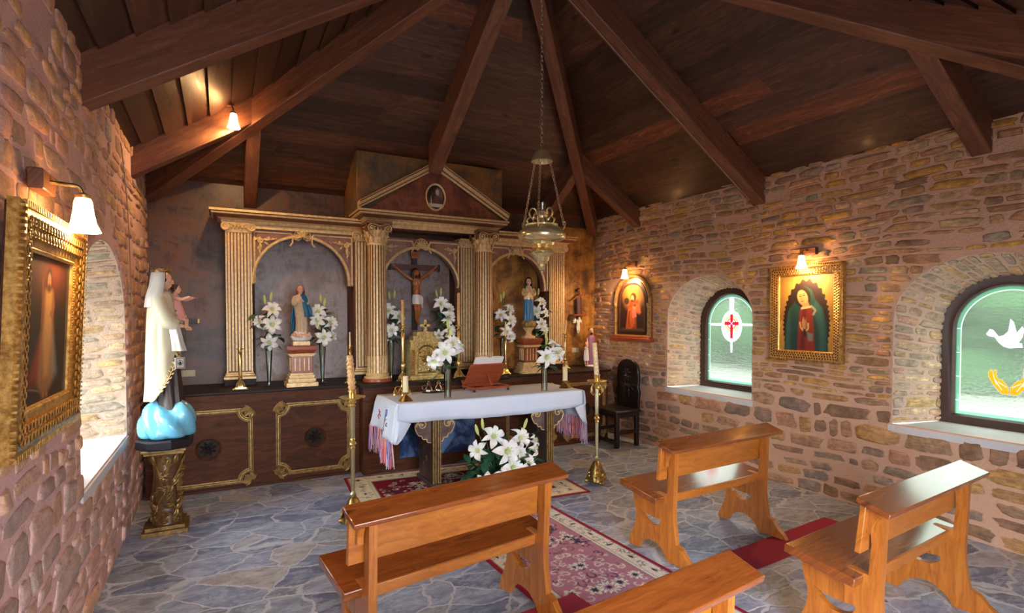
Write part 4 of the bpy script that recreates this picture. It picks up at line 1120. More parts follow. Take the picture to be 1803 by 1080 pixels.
for i in range(18):
    x0 = -.75+1.5*i/18; mb.bb(x0, x0+1.5/18+.0005, -.135, .135, .0, .006+.0005*math.sin(i*.9))
o = mb.build('red_carpet_strip', M['red_mat']); o.location = (3.72, 2.585, 0); o.rotation_euler = (0, 0, math.radians(4)); tag(o, 'plain crimson carpet strip on the floor between the two right benches', 'carpet')
o2 = o.copy(); COL.objects.link(o2); o2.location = (1.55, 1.62, 0.0); o2.rotation_euler = (0, 0, math.radians(6)); o2['label'] = 'plain crimson carpet strip showing a corner beside the bottom bench on the runner'
o2.location = (1.14, 2.50, .0075)

# ------------------------------------------------------------------ altar table
tb = thing('altar_table', 'dark carved altar table with scroll brackets under a white cloth', 'table', (2.46, 5.25, 0))
TZ = .88; TX0, TX1, TY0, TY1 = 1.425, 3.50, 4.905, 5.62
mb = MB(); mb.bb(TX0+.01, TX1-.01, TY0+.01, TY1-.01, TZ-.04, TZ-.006); mb.build('tabletop', M['leg_wood'], tb, world=True, bevel=.004)
for x in (1.86, 3.17):
    lg = MB(); lg.bb(x-.042, x+.042, 5.055, 5.47, .035, TZ-.04); leg = lg.build('trestle', M['leg_wood'], tb, world=True, bevel=.003)
    mb = MB()
    for y in (5.05,):
        for dx in (-.036, -.014, .014, .036): mb.bb(x+dx-.007, x+dx+.007, y-.008, y+.006, .05, TZ-.05)
    mb.build('fluting', M['gilt_dark'], leg, world=True)
    mb = MB(); mb.bb(x-.06, x+.06, 5.02, 5.5, .006, .05); mb.build('foot', M['leg_wood'], leg, world=True, bevel=.004)
    for sg in (-1, 1):
        ap_ = [(0, .22), (.19, .22), (.185, .19), (.14, .185), (.125, .15), (.15, .16), (.165, .13), (.155, .09), (.13, .045), (.10, .035), (.085, .005), (.05, .0), (.04, -.03), (0, -.04)]
        q = smooth2(ap_, 4); mb = MB(); mb.prism([(sg*a, b) for a, b in q], .03, (x+sg*.04, 5.10, .485), (1, 0, 0), (0, 0, 1), (0, 1, 0)); br = mb.build('scroll_bracket', M['scroll'], leg, world=True, ang=50)
        mb = MB(); pl = Pl((x+sg*.04, 5.097, .485)); ptube(mb, pl, [(sg*a, b) for a, b in smooth2(ap_[1:], 4)], .0055, 6)
        ptube(mb, pl, [(sg*a, b) for a, b in spiral_pts(.095, .145, .055, .018, -PI*.1, 1.25*1)], .006, 6); mb.ball(pl.p(sg*.095, .145, 0), .016, 8, 6)
        mb.build('scroll_edge', M['gilt'], br, world=True)
    for sg in (-1, 1):
        pl = Pl((x+sg*.0425, 5.28, .34), (0, -sg, 0)); mb = MB()
        for k in range(6):
            leaf(mb, pl, 0, -.2+.08*k, .09, .045, PI/2+(.9 if k % 2 else -.9)); volute(mb, pl, .05*(-1)**k, -.16+.08*k, .028, (-1)**k, None, .3)
        mb.build('carving', M['leg_wood'], leg, world=True)
mb = MB(); mb.bb(1.9, 3.13, 5.09, 5.12, .69, TZ-.04); mb.build('apron', M['scroll'], tb, world=True); 
mb = MB(); mb.tube([(1.90, 5.088, .693), (3.13, 5.088, .693)], .006, 6); mb.build('apron_edge', M['gilt'], tb, world=True)

# cloth
ctb = thing('altar_cloth', 'white linen altar cloth with embroidery and coloured fringes draped over the altar table', 'tablecloth', (2.46, 5.25, TZ))
R = random.Random(12)
mb = MB(); nx = 60
zt = TZ+.004
def clothpt(x, t):      # t: 0 back edge .. 1 front top edge .. 2 front hem
    wob = .006*math.sin(x*9)+.004*math.sin(x*23+1)
    if t <= 1: return (x, TY1+(TY0-TY1)*t, zt)
    f = t-1; return (x, TY0-.006-.010*math.sin(PI*min(1, f*1.2))-wob*f*1.6, zt-.006-(.185+.012*math.sin(x*3))*f)
xs = [TX0-.006+(TX1-TX0+.012)*i/nx for i in range(nx+1)]; ts = [0, .25, .5, .75, .96, 1.0, 1.06, 1.25, 1.5, 1.75, 2.0]
vs = [clothpt(x, t) for t in ts for x in xs]
mb.add(vs, [(j*(nx+1)+i, j*(nx+1)+i+1, (j+1)*(nx+1)+i+1, (j+1)*(nx+1)+i) for j in range(len(ts)-1) for i in range(nx)])
def side_drop(x0, sg, hem_b, hem_f):
    ny = 26; nz = 9; g = []
    for k in range(nz+1):
        for i in range(ny+1):
            f = i/ny; y = TY1+(TY0-.012-TY1)*f; hem = hem_b+(hem_f-hem_b)*f**1.5
            q = k/nz; w = .03*math.sin(f*9+1)*q+.012*math.sin(f*21)*q; g.append((x0+sg*(.012*math.sin(PI/2*min(1, q*4))+.035*q+w), y, zt-.002-hem*q))
    mb.add(g, [(k*(ny+1)+i, k*(ny+1)+i+1, (k+1)*(ny+1)+i+1, (k+1)*(ny+1)+i) for k in range(nz) for i in range(ny)])
    return g[-(ny+1):]
hemL = side_drop(TX0-.004, -1, .30, .36); hemR = side_drop(TX1+.004, 1, .30, .36)
# the folded corners fall in front of the table edge
for x0, sg, hem in ((TX0-.004, -1, hemL), (TX1+.004, 1, hemR)):
    P = []; n = 10; zb = hem[-1][2]
    for k in range(n+1):
        q = k/n; z = zt-.002-(zt-.002-zb)*q; f = 1.0; w_ = .03*math.sin(f*9+1)*q+.012*math.sin(f*21)*q
        xs_ = x0+sg*(.012*math.sin(PI/2*min(1, q*4))+.035*q+w_); d = max(0, (zt-.17-z)/(zt-.17-zb)); xe = x0-sg*(.004 if d <= 0 else .13*(1-d)**.8+.0)
        P.append([(xs_, TY0-.012, z), ((xs_*.7+xe*.3), TY0-.028-.012*q, z), ((xs_*.35+xe*.65), TY0-.020-.012*math.sin(q*5), z-.01*d), (xe, TY0-.026-.006*q, z)])
    mb.add([p for r in P for p in r], [(k*4+i, k*4+i+1, (k+1)*4+i+1, (k+1)*4+i) for k in range(n) for i in range(3)])
mb.build('linen', M['cloth'], ctb, world=True, solid=.003, ang=70)
YC_ = [rgb(214, 90, 110), rgb(120, 140, 206), rgb(228, 214, 222), rgb(196, 160, 186), rgb(226, 150, 110), rgb(150, 110, 170)]
for hem in (hemL, hemR):
    mb = MB(); L = len(hem)
    for k in range(190):
        f = R.random()*(L-1); i = min(int(f), L-2); p = Vector(hem[i]).lerp(Vector(hem[i+1]), f-i)+Vector((R.uniform(-.012, .012), 0, .008))
        ln = R.uniform(.19, .27); sw = Vector((R.uniform(-.02, .02), R.uniform(-.02, .02), 0)); c = R.choice(YC_)
        mb.tube([p, p+Vector((0, 0, -ln*.35))+sw*.3+Vector((.004*R.uniform(-1, 1),)*2+(0,)), p+Vector((0, 0, -ln*.7))+sw*.8, p+Vector((0, 0, -ln))+sw], .0032, 4, col=(*c, 1))
    o = mb.build('fringe', M['yarn'], ctb, world=True, colors=True, label='pink and blue yarn fringe')
# embroidery on the left end (seen from the left): P and X monogram with a small flower
def emb(y, z): return (TX0-.034-.03*math.sin(0), y, z)
def on_cloth(y, z):
    f = (y-TY1)/(TY0-.012-TY1); hem = .30+.06*max(0, f)**1.5; q = (zt-z)/hem
    w = .03*math.sin(f*9+1)*q+.012*math.sin(f*21)*q
    return (TX0-.004-(.012*math.sin(PI/2*min(1, q*4))+.035*q+w)-.003, y, z)
def stitch(pts, r, mat, nm):
    mb = MB(); mb.tube([on_cloth(y, z) for y, z in smooth2(pts, 4)], r, 6); return mb.build(nm, M[mat], ctb, world=True)
yc = 5.16
stitch([(yc, .80), (yc, .60)], .006, 'blue_thread', 'embroidery'); stitch([(yc, .80), (yc-.04, .80), (yc-.055, .775), (yc-.04, .745), (yc, .745)], .005, 'blue_thread', 'embroidery')
stitch([(yc-.06, .72), (yc+.06, .62)], .006, 'gold_thread', 'embroidery'); stitch([(yc+.05, .71), (yc-.06, .61)], .005, 'gold_thread', 'embroidery')
stitch([(yc+.08, .70), (yc+.065, .68), (yc+.085, .675)], .004, 'blue_thread', 'embroidery'); stitch([(yc-.09, .69), (yc-.075, .665), (yc-.10, .66)], .005, 'blue_thread', 'embroidery')
stitch([(5.45, .76), (5.43, .72), (5.46, .70), (5.44, .665)], .006, 'red_thread', 'embroidery'); stitch([(5.41, .745), (5.44, .72), (5.40, .70)], .005, 'blue_thread', 'embroidery')

# ------------------------------------------------------------------ lathe goods
def candle_thing(label, x, y, z, r, h, mat='candle', group=None, tilt=(0, 0), top=True, dec=False):
    t = thing('candle', label, 'candle', (x, y, z), 0, group)
    R_ = Matrix.Rotation(tilt[0], 3, 'Y') @ Matrix.Rotation(tilt[1], 3, 'X')
    mb = MB(); prof = [(r, 0), (r, h*.5), (r*.985, h*.97), (r*.8, h), (r*.3, h*.992)]
    mb.lathe(prof, 20, (0, 0, 0), 0, R_)
    mb.build('wax', M[mat], t)
    mb = MB(); a = R_ @ Vector((0, 0, h*.985)); b_ = R_ @ Vector((.002, 0, h+.012)); mb.tube([a, b_], .0018, 5); mb.build('wick', M['iron'], t)
    return t, R_
def holder(name, label, x, y, z, prof, mat='brass', n=20, group=None, parts=()):
    t = thing(name, label, 'candlestick', (x, y, z), 0, group)
    return t
ZL = ZT
def altar_stick(label, x, y, h, rb, group='small altar candlesticks', claw=True):
    t = thing('candlestick', label, 'candlestick', (x, y, ZL), 0, group); k = rb/.06
    mb = MB(); mb.lathe([(rb, .012), (rb*1.02, .02), (rb*.7, .04), (rb*.52, .065), (rb*.4, .08), (rb*.3, .085)], 3 if claw else 20, ang0=PI/2, amp=0)
    if claw:
        for q in range(3):
            a = PI/2+2*PI*q/3; mb.ball((rb*.95*math.cos(a), rb*.95*math.sin(a), .012), (.014*k, .014*k, .012), 8, 6)
        mb.lathe([(rb*.62, .02), (rb*.55, .06), (rb*.3, .09)], 18, lobes=6, amp=.08)
    mb.build('base', M['brass'], t)
    mb = MB(); s = .012*k; H = h
    mb.lathe([(s, .08), (s*1.5, .09), (s, .10), (s*.7, .11), (s*1.4, H*.25), (s*1.6, H*.29), (s*.8, H*.33), (s*1.2, H*.37), (s*1.0, H*.6), (s*1.2, H*.84), (s*.7, H*.87), (s*1.5, H*.9), (s*.8, H*.93), (s*.7, H*.95)], 16)
    mb.build('stem', M['brass'], t)
    mb = MB(); mb.lathe([(s*.8, H*.94), (s*2.4, H*.965), (s*2.6, H*.98), (s*1.2, H*.975), (s*1.1, H), (s*1.0, H), (s*.9, H*.98)], 18); mb.build('drip_pan', M['brass'], t)
    return t
altar_stick('brass candlestick on the ledge before the leftmost pilaster', .165, 6.02, .42, .068)
candle_thing('thin candle in the brass candlestick before the leftmost pilaster', .165, 6.02, ZL+.41, .009, .15, group='altar candles')
altar_stick('brass candlestick on the ledge behind the left floor candle stand, half hidden by it', 1.235, 6.05, .42, .062)
candle_thing('thin candle just above the decorated candle of the left floor stand', 1.235, 6.05, ZL+.41, .009, .15, group='altar candles')
altar_stick('tall brass candlestick left of the golden tabernacle', 1.80, 5.97, .64, .085, 'tall tabernacle candlesticks')
c_, _ = candle_thing('tall painted candle in the candlestick left of the golden tabernacle', 1.80, 5.97, ZL+.625, .017, .29, 'candle_dec', 'tall tabernacle candles')
altar_stick('tall brass candlestick right of the golden tabernacle behind the lilies', 2.475, 5.97, .64, .085, 'tall tabernacle candlesticks')
candle_thing('tall painted candle in the candlestick right of the golden tabernacle', 2.475, 5.97, ZL+.625, .019, .38, 'candle_dec', 'tall tabernacle candles')
altar_stick('slim brass candlestick left of the pedestal with the blue robed statue', 3.13, 6.03, .50, .062)
candle_thing('thin candle left of the pedestal with the blue robed statue', 3.13, 6.03, ZL+.49, .009, .17, group='altar candles')
altar_stick('slim brass candlestick at the right end of the ledge', 4.17, 6.26, .50, .068)
candle_thing('thin crooked candle at the right end of the ledge', 4.17, 6.26, ZL+.49, .009, .19, group='altar candles', tilt=(.10, 0))

# two tall floor stands
def floor_stand(label, x, y):
    t = thing('candle_stand', label, 'candle stand', (x, y, 0), 0, 'tall floor candle stands')
    mb = MB(); mb.lathe([(.10, .03), (.098, .05), (.085, .075), (.07, .12), (.05, .18), (.035, .21), (.02, .225)], 24, lobes=3, amp=.12, ang0=.4)
    for q in range(3):
        a = .4+2*PI*q/3; mb.ball((.10*math.cos(a), .10*math.sin(a), .022), (.03, .03, .022), 8, 6)
        for s in (-1, 1): volute(mb, Pl((.085*math.cos(a+s*.5), .085*math.sin(a+s*.5), .085), (-math.sin(a), math.cos(a), 0)), 0, 0, .026, s, None, .3)
    mb.build('base', M['brass_old'], t)
    mb = MB(); mb.lathe([(.012, .22), (.022, .235), (.026, .25), (.016, .265), (.014, .28), (.018, .29)], 16); mb.lathe([(.017, .285), (.018, .62)], 8, cap=False)
    mb.build('lower_pole', M['brass_pale'], t)
    mb = MB(); mb.lathe([(.016, .615), (.022, .625), (.014, .637), (.026, .65), (.03, .66), (.026, .67), (.014, .683), (.022, .695), (.018, .705)], 16); mb.build('knot', M['brass'], t)
    mb = MB(); mb.lathe([(.018, .70), (.0205, .955), (.02, .965)], 8, cap=False); mb.build('upper_pole', M['brass_pale'], t)
    mb = MB(); mb.lathe([(.016, .955), (.028, .97), (.02, .985), (.034, 1.0), (.022, 1.015), (.05, 1.025), (.098, 1.036), (.105, 1.045), (.098, 1.047), (.04, 1.04), (.028, 1.045), (.031, 1.055), (.031, 1.10), (.034, 1.105), (.027, 1.105), (.025, 1.06)], 28); mb.build('drip_dish', M['brass'], t)
    return t
floor_stand('tall brass floor candle stand left of the altar table', .935, 4.50)
fs = floor_stand('tall brass floor candle stand right of the altar table near the black chair', 3.362, 4.462)
# scrolled arms under the dish of the right stand
mb = MB()
for a in (0, PI/2, PI, 3*PI/2):
    pl = Pl((0, 0, .93), (math.cos(a), math.sin(a), 0)); ptube(mb, pl, [(.018, -.02), (.05, -.03), (.075, .0), (.07, .05), (.045, .08), (.04, .06), (.055, .05)], .005, 6)
mb.build('scroll_arms', M['brass_old'], fs)
ct, R_ = candle_thing('thick embossed candle leaning in the left floor stand', .935, 4.50, 1.062, .026, .32, 'candle_dec', 'thick decorated candles', (-.06, 0))
mb = MB()
for k in range(9):
    for q in range(9):
        a = 2*PI*q/9+.35*(k % 2); p = R_ @ Vector((.026*math.cos(a), .026*math.sin(a), .03+.031*k)); mb.ball(p, (.006, .006, .009), 6, 5)
p0 = R_ @ Vector((0, 0, .318)); mb.build('relief', M['candle_dec'], ct)
ct, R_ = candle_thing('thick painted candle leaning in the right floor stand', 3.362, 4.462, 1.062, .026, .37, 'gilt', 'thick decorated candles', (-.10, 0))
mb = MB()
for k in range(8):
    a = -1.9+.25*math.sin(k*1.3); p = R_ @ Vector((.0245*math.cos(a), .0245*math.sin(a), .05+.036*k)); mb.ball(p, (.011, .008, .014), 7, 5)
mb.build('painted_figures', M['plaster'], ct)

# table candles
def table_holder(label, x, y):
    t = thing('candle_holder', label, 'candle holder', (x, y, zt), 0, 'table candle holders')
    mb = MB(); mb.lathe([(.066, .002), (.067, .008), (.058, .016), (.05, .028), (.032, .044), (.02, .056), (.016, .066), (.03, .074), (.034, .080), (.034, .086), (.02, .086), (.018, .08)], 28, lobes=14, amp=.04); mb.build('holder_body', M['brass_old'], t)
    for q in range(10):
        pass
    return t
table_holder('round openwork brass holder at the left end of the clothed table', 1.55, 5.06); candle_thing('cream pillar candle at the left end of the clothed table', 1.55, 5.06, zt+.087, .026, .155, group='pillar candles on the table')
table_holder('round openwork brass holder at the right end of the clothed table', 3.425, 5.14); candle_thing('cream pillar candle at the right end of the clothed table', 3.425, 5.14, zt+.087, .028, .155, group='pillar candles on the table')
# bells
bl = thing('altar_bells', 'cluster of small brass altar bells at the left end of the table', 'bells', (1.64, 5.48, zt))
for (dx, dy) in ((-.07, 0), (.07, 0), (0, .06), (0, -.06)):
    mb = MB(); mb.lathe([(.032, .004), (.03, .012), (.022, .04), (.012, .055), (.003, .058)], 18, (dx, dy, 0)); mb.build('bell', M['brass'], bl)
mb = MB()
for (dx, dy) in ((-.07, 0), (.07, 0), (0, .06), (0, -.06)): mb.tube(smooth2([(dx, dy, .056), (dx, dy, .075), (dx*.7, dy*.7, .088), (0, 0, .08)], 4), .005, 6)
mb.lathe([(.007, .075), (.010, .09), (.006, .10), (.010, .13), (.012, .14), (.004, .15)], 12); mb.build('handle', M['brass'], bl)
# cruets
tr = thing('cruet_tray', 'small glass tray under the two glass cruets', 'tray', (1.985, 5.48, zt)); mb = MB(); mb.lathe([(.10, .002), (.13, .006), (.135, .012), (.13, .012), (.10, .007)], 32, sq=.6); mb.build('dish', M['glass'], tr)
for k, (dx, sd, lb) in enumerate(((-.055, -1, 'left glass cruet with handle on the small tray'), (.055, 1, 'right glass cruet with handle on the small tray'))):
    t = thing('cruet', lb, 'cruet', (1.985+dx, 5.48, zt+.009), 0, 'glass cruets')
    mb = MB(); mb.lathe([(.03, 0), (.042, .008), (.044, .025), (.036, .045), (.018, .07), (.014, .082), (.02, .09)], 20, cap=False); mb.build('bottle', M['glass'], t)
    mb = MB(); mb.lathe([(.022, .088), (.018, .10), (.008, .108), (.012, .118), (.006, .128), (.001, .13)], 14, lobes=6, amp=.1); mb.build('stopper', M['silver'], t)
    mb = MB(); mb.tube(smooth2([(sd*.03, 0, .075), (sd*.065, 0, .07), (sd*.07, 0, .045), (sd*.043, 0, .025)], 5), .0045, 6); mb.build('handle', M['silver'], t)
    mb = MB(); mb.lathe([(.043, .006), (.046, .016), (.043, .026)], 20, lobes=10, amp=.03); mb.build('rim_band', M['silver'], t)
# missal stand with book
ms = thing('missal_stand', 'reddish wooden missal stand with ball feet on the clothed table', 'book stand', (2.56, 5.40, zt+.002), math.radians(2))
mb = MB(); w, d = .215, .13; z = .035
for y in (-d, d): mb.bb(-w, w, y-.016, y+.016, z, z+.02)
for x in (-w, w, 0): mb.bb(x-.016, x+.016, -d, d, z, z+.02)
mb.build('base_frame', M['mahogany'], ms, bevel=.002)
for sx in (-1, 1):
    for sy in (-1, 1):
        mb = MB(); mb.ball((sx*(w-.01), sy*d, .014), .014, 10, 8); mb.lathe([(.006, .02), (.006, .036)], 8, (sx*(w-.01), sy*d, 0)); mb.build('ball_foot', M['black'], ms)
A0 = Vector((0, d-.01, .06)); dirv = Vector((0, -.62, .78)).normalized(); 
R = Matrix.Rotation(math.atan2(-.62, .78)*-1, 3, 'X')
tilt = Matrix.Rotation(.62, 3, 'X')
mb = MB(); 
def tb_(c, s): mb.box(A0+Vector((c[0], 0, 0))+dirv*c[2]+Vector((0, dirv.z, -dirv.y))*c[1], s, 0, Matrix.Rotation(math.atan2(.62, .78), 3, 'X'))
tb_((0, 0, .145), (.43, .012, .29)); tb_((0, -.012, .145), (.43, .02, .03)); tb_((0, .028, .008), (.45, .05, .014)); mb.build('book_rest', M['mahogany'], ms, bevel=.002)
mb = MB(); mb.tube([A0+dirv*.17+Vector((.02, -.015, 0)), (.03, -d+.05, z+.02)], [.012, .014], 4, sq=.5); mb.build('prop', M['mahogany'], ms)
rz = Matrix.Rotation(math.radians(2), 3, 'Z')
bk = thing('missal', 'open missal with white pages lying on the reddish book stand', 'book', Vector((2.56, 5.40, zt))+rz @ (A0+dirv*.075+Vector((0, dirv.z, -dirv.y))*.008), math.radians(2))
n2 = Vector((0, dirv.z, -dirv.y))
for sg in (-1, 1):
    mb = MB(); pts = [(sg*x, h) for x, h in ((0, .010), (.04, .030), (.10, .034), (.17, .022))]; 
    vs = []
    for v in (0, .30):
        for x, h in pts: vs.append(Vector((x, 0, 0))+dirv*v+n2*h)
        for x, h in reversed(pts): vs.append(Vector((x, 0, 0))+dirv*v+n2*.004)
    n = 8; mb.add(vs, [tuple(range(n)), tuple(range(n, 2*n))]+[(i, (i+1) % n, n+(i+1) % n, n+i) for i in range(n)]); mb.build('pages', M['paper'], bk)
mb = MB(); mb.box(dirv*.095+n2*.002, (.36, .005, .245), 0, Matrix.Rotation(math.atan2(.62, .78), 3, 'X')); mb.build('cover', M['red_thread'], bk)

# ------------------------------------------------------------------ lilies
def petal_mesh():
    mb = MB(); R = random.Random(1)
    for k in range(6):
        a = 2*PI*k/6+.1; wide = .026 if k % 2 == 0 else .018; L = .090; n = 7; vs = []
        for i in range(n+1):
            t = i/n; r = .006+L*t*(1-.12*t); z = .055*math.sin(min(1, t*1.2)*PI*.5)-.065*t**3; w = wide*math.sin(PI*(t*.95+.05))**.9
            for q, up in ((-1, .35), (-.5, .05), (0, -.12), (.5, .05), (1, .35)):
                lx, ly = r, w*q; vs.append((lx*math.cos(a)-ly*math.sin(a), lx*math.sin(a)+ly*math.cos(a), z+w*up+.004*math.sin(t*9+q*2)))
        mb.add(vs, [(i*5+j, i*5+j+1, (i+1)*5+j+1, (i+1)*5+j) for i in range(n) for j in range(4)], 0)
        for f in range(len(mb.F)-4*n, len(mb.F)-4*n+4): mb.M[f] = 1
    mb.lathe([(.003, -.02), (.006, 0), (.009, .012)], 8, mat=1)
    return mb
def stamen_mesh():
    mb = MB()
    for k in range(6):
        a = 2*PI*k/6; mb.tube([(0, 0, 0), (.008*math.cos(a), .008*math.sin(a), .03), (.02*math.cos(a), .02*math.sin(a), .05)], .0012, 4); mb.ball((.02*math.cos(a), .02*math.sin(a), .052), (.003, .003, .005), 5, 4)
    mb.tube([(0, 0, 0), (0, 0, .055)], .002, 5); mb.ball((0, 0, .057), .004, 5, 4); return mb
_pm = petal_mesh().build('flower', [M['petal'], M['throat']]); PET = _pm.data; bpy.data.objects.remove(_pm)
_sm = stamen_mesh().build('stamens', M['throat']); STA = _sm.data; bpy.data.objects.remove(_sm)
_b = MB(); _b.lathe([(.002, 0), (.011, .02), (.014, .05), (.011, .08), (.003, .1)], 9, lobes=3, amp=.1); _b = _b.build('bud', M['bud']); BUD = _b.data; bpy.data.objects.remove(_b)
def put(name, data, parent, loc, d, s, spin=0):
    o = bpy.data.objects.new(name, data); COL.objects.link(o); o.parent = parent; o.location = loc
    q = Vector(d).normalized().to_track_quat('Z', 'Y').to_matrix() @ Matrix.Rotation(spin, 3, 'Z'); o.rotation_euler = q.to_euler(); o.scale = (s, s, s); return o
def leaves(mb, R, p, n, L, spread, down=.2):
    for _ in range(n):
        a = R.uniform(0, 2*PI); el = R.uniform(-down, .8); l = L*R.uniform(.7, 1.25); w = l*R.uniform(.38, .55)
        d = Vector((math.cos(a)*math.cos(el), math.sin(a)*math.cos(el), math.sin(el))); s = d.cross(Vector((0, 0, 1))).normalized(); u = s.cross(d)
        q = p+Vector((R.uniform(-1, 1), R.uniform(-1, 1), R.uniform(-1, 1)))*spread; vs = []; m = 5
        for i in range(m+1):
            t = i/m; ww = w*math.sin(PI*(t*.92+.05)); c = q+d*l*t-Vector((0, 0, 1))*l*.25*t*t
            k3 = [c-s*ww*.5+u*ww*.15, c, c+s*ww*.5+u*ww*.15]; vs += [Vector((v.x, v.y, max(v.z, .014))) for v in k3]
        mb.add(vs, [(i*3+j, i*3+j+1, (i+1)*3+j+1, (i+1)*3+j) for i in range(m) for j in (0, 1)])
def lily_spray(label, x, y, z, flowers, buds, h0, hl, nl, seed, Ll=.13, sp=.05, group='lily sprays'):
    R = random.Random(seed); t = thing('lily_spray', label, 'flowers', (x, y, z), 0, group)
    mb = MB(); 
    top = max([f[2] for f in flowers]+[b[2] for b in buds])
    mb.tube(smooth2([(0, 0, .012), (.004, 0, h0*.6), (0, 0, h0), (.0, -.01, top*.8)], 4), .004, 6)
    for f in flowers: mb.tube([(0, -.005, max(f[2]*.55+h0*.3, h0*.98) if f[2] > h0 else f[2]), (f[0]*.5, f[1]*.5, f[2]*.8+h0*.12), (f[0], f[1], f[2])], .003, 5)
    for b in buds: mb.tube([(0, -.005, max(b[2]*.6+h0*.2, h0*.98)), (b[0]*.6, b[1]*.6, b[2]*.9), (b[0], b[1], b[2])], .003, 5)
    mb.build('stems', M['stem'], t)
    for f in flowers:
        o = put('flower', PET, t, f[:3], f[3], f[4], R.uniform(0, 6)); put('stamens', STA, o, (0, 0, 0), (0, 0, 1), 1)
    for b in buds: put('bud', BUD, t, b[:3], b[3], 1.0, 0)
    mb = MB()
    for k in range(nl): leaves(mb, R, Vector((R.uniform(-.05, .05), R.uniform(-.03, .03), h0+.0+(hl-h0)*R.random()**1.2)), 1, Ll, sp, .5)
    mb.build('foliage', M['leaf'], t, smooth=True, ang=80); return t
def vase(label, x, y, z, h, r, mat='glass', group='glass vases', foot=True):
    t = thing('vase', label, 'vase', (x, y, z), 0, group); mb = MB()
    if foot: pr = [(r*1.1, 0), (r*1.15, .006), (r*.5, .014), (r*.42, .03), (r*.6, h*.3), (r*.95, h*.8), (r, h), (r*.93, h), (r*.86, h*.8), (r*.5, h*.3), (r*.3, .035)]
    else: pr = [(r*.9, 0), (r*.92, .008), (r*.9, .02), (r, h), (r*.93, h), (r*.82, .025)]
    mb.lathe(pr, 24, cap=False); mb.add([(0, 0, .001)], [] ); mb.build('vase_body', M[mat], t); return t
F = (0, -1, .15)
SP = [((-.07, -.05, .0), (-.6, -1, .3)), ((.06, -.07, .06), (.3, -1, .3)), ((.0, -.08, -.10), (0, -1, 0)), ((-.02, -.06, .13), (-.1, -1, .5))]
def niche(lb, x, y, hv, ztop, sc, seed, fl, bd, grp='lily sprays'):
    vase('tall clear glass vase '+lb, x, y, ZL, hv, .036, 'glass_green')
    lily_spray('white lily spray '+lb, x, y, ZL+.004, [(f[0], f[1], hv+f[2], f[3], f[4]) for f in fl], [(b[0], b[1], hv+b[2], b[3], 1.0) for b in bd], hv, hv+.36, 44, seed)
D_ = (-.12, -1, .2)
niche('left of the blue mantled statue in the left niche', .44, 6.22, .43, 0, 1, 1,
      [(-.08, -.05, .24, (-.9, -.9, .2), .95), (.03, -.08, .36, (.1, -1, .4), 1.15), (.03, -.10, .21, (-.1, -1, .1), 1.25), (.0, -.09, .03, (-.1, -1, -.1), 1.15)], [(-.03, -.02, .42, (-.1, -.1, 1)), (.02, -.02, .45, (.12, 0, 1)), (0, -.06, .13, (-.2, -.7, .6))])
niche('right of the blue mantled statue in the left niche', .975, 6.22, .45, 0, 1, 2,
      [(-.05, -.07, .32, (-.3, -1, .4), 1.15), (-.06, -.09, .23, (-.3, -1, .1), 1.1), (.07, -.07, .20, (.6, -1, .3), 1.15), (.0, -.10, .05, (0, -1, .0), 1.2), (.09, -.05, .06, (.8, -.8, .1), .8)], [(-.01, -.02, .42, (-.05, 0, 1)), (.02, -.02, .38, (.1, 0, 1)), (-.03, -.07, .13, (-.4, -.6, .7))])
niche('beside the left round column of the middle niche', 1.74, 6.23, .45, 0, 1, 3,
      [(-.05, -.08, .34, (-.4, -1, .3), 1.15), (.06, -.06, .27, (.4, -1, .3), 1.1), (-.03, -.10, .12, (-.1, -1, .1), 1.15), (-.09, -.05, .03, (-.8, -.8, 0), .8)], [(.03, -.02, .48, (.1, 0, 1)), (-.02, -.02, .46, (-.1, 0, 1))])
niche('beside the right fluted pilaster of the middle niche', 2.36, 6.25, .47, 0, 1, 4,
      [(-.03, -.08, .40, (-.2, -1, .4), 1.25), (.06, -.08, .34, (.5, -1, .3), 1.1), (.05, -.10, .24, (.2, -1, .1), 1.25), (.07, -.09, .08, (.3, -1, .1), 1.15), (-.06, -.08, .03, (-.4, -1, .0), .95)], [(-.05, -.02, .48, (-.2, 0, 1)), (-.01, -.02, .50, (.05, 0, 1)), (.0, -.08, .17, (.1, -.6, .7)), (.02, -.08, .0, (.1, -.7, .5))])
niche('left of the blue robed statue in the right niche', 3.185, 6.22, .45, 0, 1, 5,
      [(-.06, -.07, .29, (-.5, -1, .3), 1.1), (.05, -.07, .36, (.2, -1, .4), 1.0), (.05, -.10, .22, (.2, -1, .2), 1.2), (.0, -.10, .08, (-.1, -1, .1), 1.1), (.07, -.08, .02, (.3, -1, -.1), 1.0)], [(-.03, -.02, .46, (-.1, 0, 1)), (.0, -.02, .50, (.1, 0, 1))])
niche('right of the blue robed statue in the right niche', 3.71, 6.25, .50, 0, 1, 6,
      [(.02, -.06, .40, (.2, -1, .5), 1.1), (-.06, -.08, .28, (-.4, -1, .2), 1.15), (.07, -.07, .27, (.6, -1, .2), 1.0), (.0, -.10, .12, (-.1, -1, .1), 1.15), (.05, -.10, .05, (.2, -1, .0), .9)], [(.01, -.02, .50, (.1, 0, 1)), (.03, -.09, -.02, (.1, -.8, .4))])
vase('clear cylinder vase on the clothed table in front of the tabernacle', 1.955, 5.0, zt, .29, .038, 'glass_green', foot=False)
lily_spray('tall lily spray in the table vase in front of the golden tabernacle', 1.955, 5.0, zt+.004, [(-.05, -.06, .455, (-.3, -1, .25), 1.45), (.03, -.03, .53, (.1, -1, .5), 1.25), (.09, -.03, .50, (.7, -.8, .5), 1.0), (-.15, -.05, .38, (-.7, -1, -.1), 1.05), (-.09, .0, .40, (-.7, -.8, .0), .9)],
           [(.02, -.02, .60, (.05, -.2, 1)), (.0, -.02, .68, (-.1, -.1, 1))], .29, .47, 26, 7, .14, .07)
